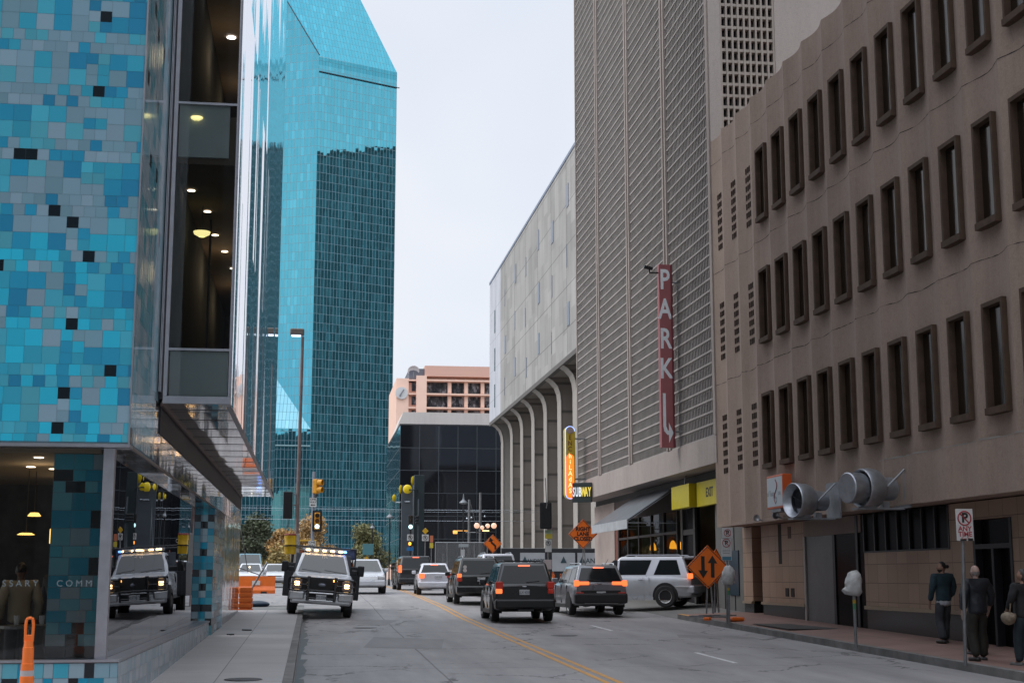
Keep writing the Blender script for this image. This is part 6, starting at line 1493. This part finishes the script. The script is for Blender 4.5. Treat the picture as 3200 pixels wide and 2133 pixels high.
M_gl = emit('globe_glow', (1,.55,.34), .8, (.5,.4,.36))
for x, y, z, r_ in ((-.55,0,4.95,.18),(.55,0,4.95,.18),(-.25,-.35,4.82,.13),(.18,.3,4.95,.15)): MB().ball((x,y,zz(z)), r_).build('globe', M_gl, t); 
MB().rbox((-.02,-.4,zz(4.62)), (.42,.1,.07), None, .02).build('amber_strip', emit('amber_strip', (1,.6,.25), 2.5), t)
t = thing('utility_pole', 'grey utility pole with small lamps and wires before the black building, taller of two', 'pole', (11.2, 96, gz(96)))
MB().tube((0,0,0), (0,0,7.35-gz(96)), .11, .08, 10).build('pole', M_gpole, t); mb = MB()
for dx, dz in ((-.6,-1.7),(-.3,-2.1),(.3,-1.6),(-.9,-1.75)): mb.ball((dx,-.1,7.35-gz(96)+dz), .07)
mb.tube((-1,0,5.0), (.3,0,5.0), .02, n=5); mb.tube((-1,0,3.6), (0,0,3.6), .02, n=5); mb.build('small_lamp', M_dlt, t)
t = thing('utility_pole', 'shorter grey utility pole with a stay wire before the black building', 'pole', (10.5, 96.5, gz(96)))
MB().tube((0,0,0), (0,0,6.9-gz(96)), .11, .08, 10).build('pole', M_gpole, t); MB().tube((.05,-.05,6.8-gz(96)), (.45,-.1,5.2-gz(96)), .02, n=5).build('stay_wire', M_gpole, t)
MB().rbox((-.95,-.1,4.7-gz(96)), (.3,.12,.22), None, .04).tube((-.8,-.05,4.8-gz(96)), (0,0,4.8-gz(96)), .02, n=5).build('amber_signal', emit('amber_signal_dim', (1,.45,.1), 1.2), t)
t = thing('street_name_sign', 'small pale blank sign panels on a post by the mesh fence', 'sign', (9.3, 89.5, gz(89.5)))
zz = lambda v: v-gz(89.5)
MB().tube((.1,.04,0), (.1,.04,zz(3.6)), .03, n=6).build('post', M_gpole, t); plate(t, .1, zz(3.66), .62, .2, mat('grey_green_panel', (.30,.33,.34), .5), 'upper_panel'); plate(t, .05, zz(3.2), .24, .42, mat('pale_panel', (.42,.43,.43), .5), 'lower_panel')
for i, (x, y, z, w_, h, c, lb) in enumerate(((4.55, 118, 3.95, .9, .9, (.08,.22,.25), 'teal panel sign on the far left pavement near the post lamps'), (2.9, 125, 4.1, .75, .22, (.03,.22,.45), 'small blue sign far down the street above a white sign'), (4.35, 116, 3.0, .5, .5, (.6,.32,.01), 'distant yellow diamond sign tilted above the black van'))):
    t = thing('road_sign', lb, 'sign', (x, y, gz(y)))
    MB().tube((0,.06,0), (0,.06,z-gz(y)), .035, n=6).build('post', M_gpole, t)
    MB().rbox((0,0,z-gz(y)), (w_,.02,h), Matrix.Rotation(R(45), 3, 'Y') if i == 2 else None, .005).build('sign_face', mat('road_sign_colour', c, .5), t)
# overhead wires of the tram line
t = thing('overhead_wires', 'thin tram wires strung across in front of the black building', 'wires', (12, 112, 7.0))
mb = MB()
for z in (.0, -.16, -.85): mb.path([(-20+2*i, 0, z-.10*math.sin(math.pi*i/20)) for i in range(21)], .012, 4)
mb.build('wire', M_dlt, t)
# dark kiosk-like tractor behind the signal pole
t = thing('loader', 'yellow framed construction loader half hidden behind the work truck', 'loader', (-.55, 97, gz(97)-.25))
M_ly = mat('loader_yellow', (.50,.28,.02), .5); mb = MB()
for x in (-.75,.75):
    for y in (0,1.2): mb.tube((x,y,1.4), (x,y,3.25), .06, n=6)
mb.rbox((0,.6,3.28), (1.7,1.5,.12), None, .03); mb.build('roll_cage', M_ly, t)
MB().rbox((0,.6,1.1), (1.5,2.6,.9), None, .1).build('chassis', M_ly, t); MB().rbox((0,.6,2.2), (1.1,.9,1.0), None, .08).build('seat_unit', M_plas, t)
for x in (-.8,.8):
    for y in (-.3, 1.5): wheel(t, x, y, .45, .3)
# ---------------------------------------------------------------- trees and shrubs
def leafmat(name, c, var=.5):
    t = NT(name); g = t.new('TexWhiteNoise', noise_dimensions='3D'); gg = t.new('NewGeometry')
    n = t.noise(t.coord(), .55, 3, .7); cb = t.mix(t.ramp(n.outputs[0], [(.35, (0,0,0)), (.65, (1,1,1))]), sc3(c, 1-var), sc3(c, 1+var))
    t.setp(Base_Color=cb, Roughness=.7); return t.m
def tree(nm, lb, x, y, w_, h, m, trunk_h=1.6, n=2600, leaf=.22, seed=1, cat='tree', group=None, lobes=9, taper=.6):
    q = random.Random(seed); t = thing(nm, lb, cat, (x, y, gz(y)), 0, group)
    mb = MB(); mb.tube((0,0,-.1), (.05,0,trunk_h), .2, .13, 8)
    ends = []
    for k in range(7):
        a = q.uniform(0, 6.28); e = Vector((math.cos(a)*w_*.28*q.uniform(.5,1.1), math.sin(a)*w_*.28, trunk_h+(h-trunk_h)*q.uniform(.3,.85)))
        mb.tube((.05,0,trunk_h*.8), e, .09, .02, 6); ends.append(e)
    if trunk_h > .3: mb.build('trunk', mat('bark', (.07,.055,.045), .9, 0, .3, 3), t)
    L = []
    for k in range(lobes):
        a = q.uniform(0, 6.28); zz = q.random(); rr = w_*.5*math.sqrt(q.random())*(1-taper*zz*zz)*.72
        L.append((Vector((math.cos(a)*rr, math.sin(a)*rr*.8, trunk_h*.75+(h-trunk_h)*(.12+.74*zz))), w_*q.uniform(.16,.27)))
    mb = MB()
    for i in range(n):
        c, r_ = L[q.randrange(len(L))]
        d = Vector((q.gauss(0,1), q.gauss(0,1), q.gauss(0,1))).normalized()*r_*(q.random()**.45)*q.uniform(.8,1.25)
        p = c+Vector((d.x, d.y, d.z*.85)); 
        if p.z < .1: p.z = .1+q.random()*.4
        u = Vector((q.gauss(0,1), q.gauss(0,1), q.gauss(0,1))).normalized(); v = u.cross(Vector((q.gauss(0,1), q.gauss(0,1), q.gauss(0,1)))).normalized()
        s_ = leaf*q.uniform(.5,1.3); mb.face([p-u*s_, p+v*s_*.5, p+u*s_, p-v*s_*.5])
    mb.build('crown', m, t); return t
L_dk = leafmat('dark_green_leaves', (.075,.09,.05)); L_or = leafmat('orange_brown_leaves', (.42,.26,.10)); L_ol = leafmat('olive_leaves', (.19,.185,.08)); L_yg = leafmat('yellow_green_leaves', (.40,.31,.11))
tree('broad_tree', 'dark green tree beside the end of the mirrored wall', -6.3, 150, 5.0, 8.0, L_dk, 1.6, 9000, .17, 3)
tree('broad_tree', 'tall orange brown autumn tree behind the signal pole', .3, 152, 6.0, 7.9, L_or, 1.5, 9000, .17, 8)
tree('broad_tree', 'paler orange autumn tree just left of the street light pole', -3.2, 156, 5.4, 6.6, L_or, 1.3, 7500, .17, 12)
tree('broad_tree', 'rounded olive green tree at the left edge of the black building', 5.5, 158, 5.8, 7.0, L_ol, 1.4, 9000, .17, 17)
tree('broad_tree', 'low dark olive tree between the two orange trees', -2.0, 160, 4.4, 5.6, L_ol, 1.1, 6000, .17, 23)
tree('shrub', 'yellow ochre shrub bank behind the parked cars on the left', -3.1, 132, 4.6, 3.0, L_yg, .2, 2600, .2, 31, 'shrub')
tree('shrub', 'golden shrub bank behind the work truck', .2, 134, 4.6, 3.4, L_or, .2, 2600, .2, 37, 'shrub')
tree('shrub', 'brownish green shrub bank right of the signal pole', 4.6, 140, 5.0, 2.8, L_ol, .2, 2600, .2, 41, 'shrub')
t = thing('low_wall', 'pale low wall behind the trees at the foot of the turquoise tower', 'wall', (-2, 200, gz(200)))
MB().box(-40, 11, 0, .6, -.5, 2.0).build('wall_body', mat('pale_wall', (.4,.38,.35), .8, 0, .1, .5), t); MB().box(-40.1, 11.1, -.1, .7, 2.004, 2.15).build('coping', M_kerb, t)
# ---------------------------------------------------------------- people
def skin(name, verts, edges, radii, m, parent, root=0, sub=2, fold=0):
    me = bpy.data.meshes.new('s'); me.from_pydata([tuple(v) for v in verts], edges, [])
    ob = bpy.data.objects.new('s', me); COL.objects.link(ob)
    ob.modifiers.new('k', 'SKIN').use_smooth_shade = True
    ob.modifiers.new('u', 'SUBSURF').levels = sub
    for i, r_ in enumerate(radii):
        sv = me.skin_vertices[0].data[i]; sv.radius = (r_, r_) if isinstance(r_, (int, float)) else r_; sv.use_root = (i == root)
    dg = bpy.context.evaluated_depsgraph_get()
    out = bpy.data.meshes.new_from_object(ob.evaluated_get(dg)); bpy.data.objects.remove(ob)
    out.name = name; out.materials.clear(); out.materials.append(m)
    if fold:
        from mathutils import noise as mn
        out.update()
        for v in out.vertices:
            p = v.co; k = mn.noise(Vector((p.x*7, p.y*7, p.z*11+fold*9)))+.6*mn.noise(Vector((p.x*16+p.z*9, p.y*16, p.z*20+fold*5)))
            v.co = p+v.normal*k*.011
    out.shade_smooth(); return link(name, out, parent)
def person(label, loc, rotz, top, legs, skinm, hairm, topm, legm, shoem, H=1.76, hand_l=None, hand_r=None, headturn=0, beard=None, shirt=None, hair='short', lean=0, puffer=False, skirt=False):
    t = thing('person', label, 'person', loc, rotz)
    k = H/1.76; V = Vector
    hip = V((0,0,.93)); ch = V((0,.02+lean*.3,1.25)); nk = V((0,lean*.5,1.48)); hd = V((0,.02+lean*.55,1.62))
    (la, lk), (ra, rk) = legs            # ankles, knees
    shl, shr = V((-.195,lean*.45,1.42)), V((.195,lean*.45,1.42))
    hl = V(hand_l or (-.27,.06,.86)); hr = V(hand_r or (.27,.06,.86))
    el = (shl+hl)/2+V((-.05,-.07,.0)); er = (shr+hr)/2+V((.05,-.07,0))
    la, lk, ra, rk = V(la), V(lk), V(ra), V(rk)
    lh, rh = V((-.095,0,.90)), V((.095,0,.90))
    lt, rt = la+V((-.02,.14,-.05)), ra+V((.02,.14,-.05))
    vs = [hip, V((0,.01,1.08)), ch, V((0,lean*.45,1.42)), nk, hd-V((0,0,.03)), lh, lk, la, lt, rh, rk, ra, rt, shl, el, hl, shr, er, hr]
    es = [(0,1),(1,2),(2,3),(3,4),(4,5),(0,6),(6,7),(7,8),(8,9),(0,10),(10,11),(11,12),(12,13),(3,14),(14,15),(15,16),(3,17),(17,18),(18,19)]
    rs = [(.11,.08),(.10,.07),(.11,.08),(.08,.06),.052,.06,.075,.055,.042,.035,.075,.055,.042,.035,.05,.04,.03,.05,.04,.03]
    # fingers: five short chains rooted in each palm
    for wi, sx in ((16, -1), (19, 1)):
        w0 = vs[wi]; d = (w0-(el if sx < 0 else er)).normalized(); pal = w0+d*.07; vs.append(pal); pi = len(vs)-1; es.append((wi, pi)); rs.append((.034,.02))
        side = V((0,1,0)); side = (side-d*side.dot(d)).normalized()
        for j, (o_, ln) in enumerate(((.028,.07),(.01,.08),(-.009,.075),(-.027,.058))):
            a = pal+side*o_+d*.03; b = a+d*ln*.55+V((-sx*.008,0,0)); c = b+d*ln*.4+V((-sx*.025,0,0))
            n0 = len(vs); vs += [a, b, c]; es += [(pi, n0),(n0, n0+1),(n0+1, n0+2)]; rs += [.0105,.009,.0075]
        a = pal-d*.03+side*.035; b = a+side*.025+d*.035; n0 = len(vs); vs += [a, b]; es += [(pi, n0),(n0, n0+1)]; rs += [.011,.009]
    S = lambda p: V(p)*k
    body = skin('body', [S(v) for v in vs], es, [tuple(q*k for q in r_) if isinstance(r_, tuple) else r_*k for r_ in rs], skinm, t, 0, 1)
    # head with face, joined into the body mesh
    bm = bmesh.new(); bm.from_mesh(body.data)
    hb = bmesh.new(); bmesh.ops.create_uvsphere(hb, u_segments=18, v_segments=14, radius=1)
    for v in hb.verts:
        c = v.co; y = c.y; z = c.z
        f = 1-.25*max(0, -z-.2); v.co = V((c.x*.075*f, c.y*.096*(1-.12*max(0,-z)) , c.z*.118))
        if y > .75 and abs(c.x) < .25 and -.35 < z < .1: v.co.y += .022*(1-abs(c.x)/.25)
        if y > .6 and .05 < z < .3 and .2 < abs(c.x) < .6: v.co.y -= .008
    Mh = Matrix.Translation(S(hd)) @ Matrix.Rotation(headturn, 4, 'Z') @ Matrix.Scale(k, 4)
    hb.transform(Mh)
    for sx in (-1, 1):
        eb = bmesh.new(); bmesh.ops.create_uvsphere(eb, u_segments=8, v_segments=6, radius=1); eb.transform(Mh @ Matrix.Translation((sx*.077,0,-.01)) @ Matrix.Diagonal((.012,.022,.034,1)))
        tm = bpy.data.meshes.new('e'); eb.to_mesh(tm); bm.from_mesh(tm); eb.free()
    tm = bpy.data.meshes.new('h'); hb.to_mesh(tm); bm.from_mesh(tm); hb.free()
    bm.to_mesh(body.data); bm.free(); body.data.shade_smooth()
    mb = MB()
    for sx in (-1, 1): mb.ball(Mh @ V((sx*.03,.085,.015)), .011*k, u=8, v=6)
    mb.build('eyes', M_sk, t); mb = MB(); mb.rbox(Mh @ V((0,.094,-.055)), (.045*k,.012,.012), Matrix.Rotation(headturn, 3, 'Z'), .003); mb.build('mouth', mat('lips', (.20,.09,.08), .6), t)
    # clothes
    jr = [(.21,.16),(.205,.155),(.20,.15),(.215,.155),(.17,.13),.105,.082,.062,.105,.082,.062] if puffer else [(.195,.145),(.19,.14),(.182,.135),(.2,.14),(.155,.115),.098,.075,.058,.098,.075,.058]
    el2, er2 = el+(hl-el)*.9, er+(hr-er)*.9
    jv = [V((0,0,.80 if not shirt else .86)), V((0,0,.94)), V((0,.01,1.10)), ch, V((0,lean*.45,1.43)), shl, el, el2, shr, er, er2, V((0,lean*.48,1.475))]
    je = [(0,1),(1,2),(2,3),(3,4),(4,5),(5,6),(6,7),(4,8),(8,9),(9,10),(4,11)]
    skin('jacket', [S(v) for v in jv], je, [tuple(q*k for q in r_) if isinstance(r_, tuple) else r_*k for r_ in jr+[.07]], topm, t, 0, 2, 1+label.count('a'))
    if shirt: skin('shirt_tail', [S((0,0,1.0)), S((0,0,.86)), S((0,0,.77))], [(0,1),(1,2)], [(.18*k,.13*k),(.19*k,.14*k),(.19*k,.14*k)], shirt, t, 0, 1)
    tv = [V((0,0,1.04)), V((0,0,.90)), lh, lk, la-V((0,0,.03)), rh, rk, ra-V((0,0,.03))]
    skin('trousers', [S(v) for v in tv], [(0,1),(1,2),(2,3),(3,4),(1,5),(5,6),(6,7)], [(.16*k,.12*k),(.16*k,.125*k),.125*k,.098*k,.085*k,.125*k,.098*k,.085*k], legm, t, 0, 2, 3+label.count('e'))
    for a, b in ((la, lt), (ra, rt)):
        mb = MB(); dq = (b-a); ang = math.atan2(dq.x, dq.y)
        mb.rbox(S(a+(b-a)*.45+V((0,0,-.045))), (.098*k,.29*k,.085*k), Matrix.Rotation(-ang, 3, 'Z'), .03*k); mb.build('shoe', shoem, t, smooth=50)
    if hair in ('short', 'bun', 'long'):
        mb = MB(); bm = bmesh.new(); bmesh.ops.create_uvsphere(bm, u_segments=18, v_segments=12, radius=1)
        bmesh.ops.delete(bm, geom=[v for v in bm.verts if v.co.y > .35+.9*max(0, v.co.z-.25) and v.co.z < .62 or v.co.z < -.45], context='VERTS')
        mb.bm(bm, Mh @ Matrix.Translation((0,-.006,.012)) @ Matrix.Diagonal((.083,.103,.122,1)))
        if hair == 'bun': mb.ball(Mh @ V((0,-.125,.02)), .042*k)
        mb.build('hair', hairm, t, smooth=60)
    elif hair == 'bald':
        mb = MB(); bm = bmesh.new(); bmesh.ops.create_uvsphere(bm, u_segments=18, v_segments=12, radius=1)
        bmesh.ops.delete(bm, geom=[v for v in bm.verts if v.co.y > .1 or v.co.z < -.5 or v.co.z > .15], context='VERTS')
        mb.bm(bm, Mh @ Matrix.Diagonal((.080,.100,.121,1))); mb.build('hair', hairm, t, smooth=60)
    if hair == 'long':
        skin('hair', [Mh @ V((0,-.01,.03)), Mh @ V((0,-.045,-.06)), Mh @ V((.02,-.055,-.2)), Mh @ V((.03,-.05,-.36))], [(0,1),(1,2),(2,3)], [(.09*k,.1*k),(.085*k,.085*k),(.075*k,.06*k),(.04*k,.03*k)], hairm, t, 0, 1)
    if beard:
        mb = MB(); bm = bmesh.new(); bmesh.ops.create_uvsphere(bm, u_segments=16, v_segments=10, radius=1)
        bmesh.ops.delete(bm, geom=[v for v in bm.verts if v.co.y < -.05 or v.co.z > -.25], context='VERTS')
        mb.bm(bm, Mh @ Matrix.Translation((0,.004,-.012)) @ Matrix.Diagonal((.076,.101,.122,1))); mb.build('beard', beard, t, smooth=60)
    return t
S_tan = mat('tan_skin', (.30,.17,.12), .55); S_pale = mat('pale_skin', (.42,.28,.23), .55); S_brn = mat('brown_skin', (.16,.09,.06), .55)
H_blk = mat('black_hair', (.012,.010,.010), .5); H_gry = mat('grey_stubble_hair', (.22,.20,.19), .7); H_str = mat('streaked_hair', (.03,.024,.02), .5)
K_teal = mat('dark_teal_blazer', (.012,.034,.045), .8, 0, .3, 6, .3, 60); K_jean = mat('grey_jeans', (.034,.037,.044), .85, 0, .35, 8); K_puf = mat('navy_puffer', (.009,.012,.018), .5, 0, .3, 5, .9, 9)
K_olv = mat('dark_olive_trousers', (.017,.015,.011), .85, 0, .3, 7); K_blk = mat('black_coat', (.010,.010,.012), .7); K_sho = mat('dark_shoe', (.02,.017,.015), .45); K_shw = mat('pale_sole_shoe', (.12,.12,.12), .5)
K_dj = mat('dark_blue_jeans', (.012,.022,.030), .8); K_wsh = mat('white_shirt', (.40,.42,.46), .7); K_crm = mat('cream_blouse', (.36,.32,.24), .7)
stride = lambda f, b: (((-.10,f,.075),(-.10,f*.55+.05,.50)),((.10,b,.10 if b < 0 else .075),(.10,b*.35+.05,.50)))
person('man in a dark teal blazer over a white shirt walking away, head turned left', (13.7, 30.0, gz(30)+.15+.057), R(6), 0, (((-.12,-.12,.10),(-.10,.05,.50)),((.11,.16,.075),(.10,.12,.50))), S_tan, H_blk, K_teal, K_jean, K_sho, 1.76, (-.27,.1,.87), (.24,.12,.95), headturn=R(72), beard=H_blk, shirt=K_wsh, hair='bun')
person('bald man in a dark padded jacket and olive trousers walking away beside the pole', (12.35, 25.6, gz(25.6)+.15+.02), R(4), 0, (((-.12,-.1,.09),(-.10,.06,.50)),((.12,.06,.08),(.11,.08,.50))), S_pale, H_gry, K_puf, K_olv, K_sho, 1.76, (-.28,.04,.88), (.30,.10,.95), headturn=R(8), hair='bald', puffer=True)
person('person in dark clothes mostly hidden behind the bald man', (12.95, 26.9, gz(26.9)+.15+.035), R(-5), 0, stride(.12, -.12), S_brn, H_blk, K_blk, K_olv, K_sho, 1.70, hair='short')
person('person with long streaked dark hair and black coat holding a bag at the frame edge', (12.62, 24.3, gz(24.3)+.15+.025), R(12), 0, stride(.10, -.14), S_tan, H_str, K_blk, K_dj, K_shw, 1.70, (-.22,.22,.98), None, headturn=R(35), hair='long')
t = thing('handbag', 'pale woven handbag carried at the side by the person at the frame edge', 'bag', (12.33, 24.36, gz(24.3)+.15+.86))
bm = bmesh.new(); bmesh.ops.create_icosphere(bm, subdivisions=3, radius=.16)
for v in bm.verts: v.co = Vector((v.co.x*.75, v.co.y*1.1, v.co.z*.85 if v.co.z < 0 else v.co.z*.6))
mb = MB(); mb.bm(bm); mb.build('pouch', mat('woven_tan', (.24,.19,.14), .8, 0, .35, 14, .6, 50), t, smooth=50)
MB().path([(-.02,-.1,.08),(.03,-.06,.3),(.12,.0,.5),(.05,.08,.3),(0,.1,.08)], .012, 6).build('strap', mat('bag_strap', (.18,.13,.09), .7), t)
# diners inside the corner restaurant
person('woman in a cream blouse standing inside behind the front glass', (-4.15, 21.6, .26), R(20), 0, stride(.05, -.03), S_brn, H_blk, K_crm, K_blk, K_sho, 1.66, headturn=R(-20), hair='bun')
person('dim figure in brown standing at the left edge inside the restaurant', (-4.75, 22.0, .26), R(-60), 0, stride(.05, -.03), S_brn, H_blk, mat('rust_jumper', (.10,.05,.03), .8), K_blk, K_sho, 1.68, hair='short')
person('dim figure in black standing inside beside the tiled column', (-3.75, 22.4, .26), R(150), 0, stride(.05, -.03), S_brn, H_blk, K_blk, K_blk, K_sho, 1.74, hair='short')
t = thing('dining_table', 'small round table with glasses inside the restaurant window', 'table', (-3.75, 20.4, .3))
MB().lathe([(0,.76),(.42,.76),(.42,.72),(0,.72)], (0,0,0), 'Z', 24).build('tabletop', mat('dark_table', (.07,.065,.06), .3), t); MB().lathe([(.04,.72),(.04,.05),(.22,.03),(.24,0)], (0,0,0), 'Z', 16).build('pedestal', M_blk, t)
M_glass = NT('drinking_glass'); M_glass.setp(Base_Color=(.75,.78,.8), Roughness=.05, Alpha=.35); M_glass = M_glass.m
for x, y, lb in ((-.18,-.12,'drinking glass on the restaurant table, left of the pair'),(.16,-.15,'drinking glass on the restaurant table, right of the pair')):
    tag(MB().lathe([(0,0),(.03,.0),(.038,.13),(.034,.13),(.028,.008)], (-3.75+x, 20.4+y, 1.062), 'Z', 14).build('drinking_glass', M_glass), lb, 'glass')
# warm lamps hanging in the sandwich shop
for (x, y, lb) in ((14.75, 61.3,'amber pendant lamp in the shop window, leftmost of four'),(15.3, 58.9,'amber pendant lamp in the shop window, second from left'),(14.75, 57.8,'amber pendant lamp in the shop window, brightest, third from left'),(15.3, 56.2,'amber pendant lamp in the shop window, rightmost near the door')):
    t = thing('pendant_lamp', lb, 'lamp', (x, y, 2.92), 0, 'amber shop pendants')
    MB().lathe([(.04,.28),(.11,.18),(.15,0),(.14,-.06),(.0,-.07)], (0,0,0), 'Z', 16).build('lamp_shade', emit('amber_shade', (1,.42,.03), 1.6), t); MB().tube((0,0,.26), (0,0,1.37), .012, n=6).build('cord', M_cord, t)
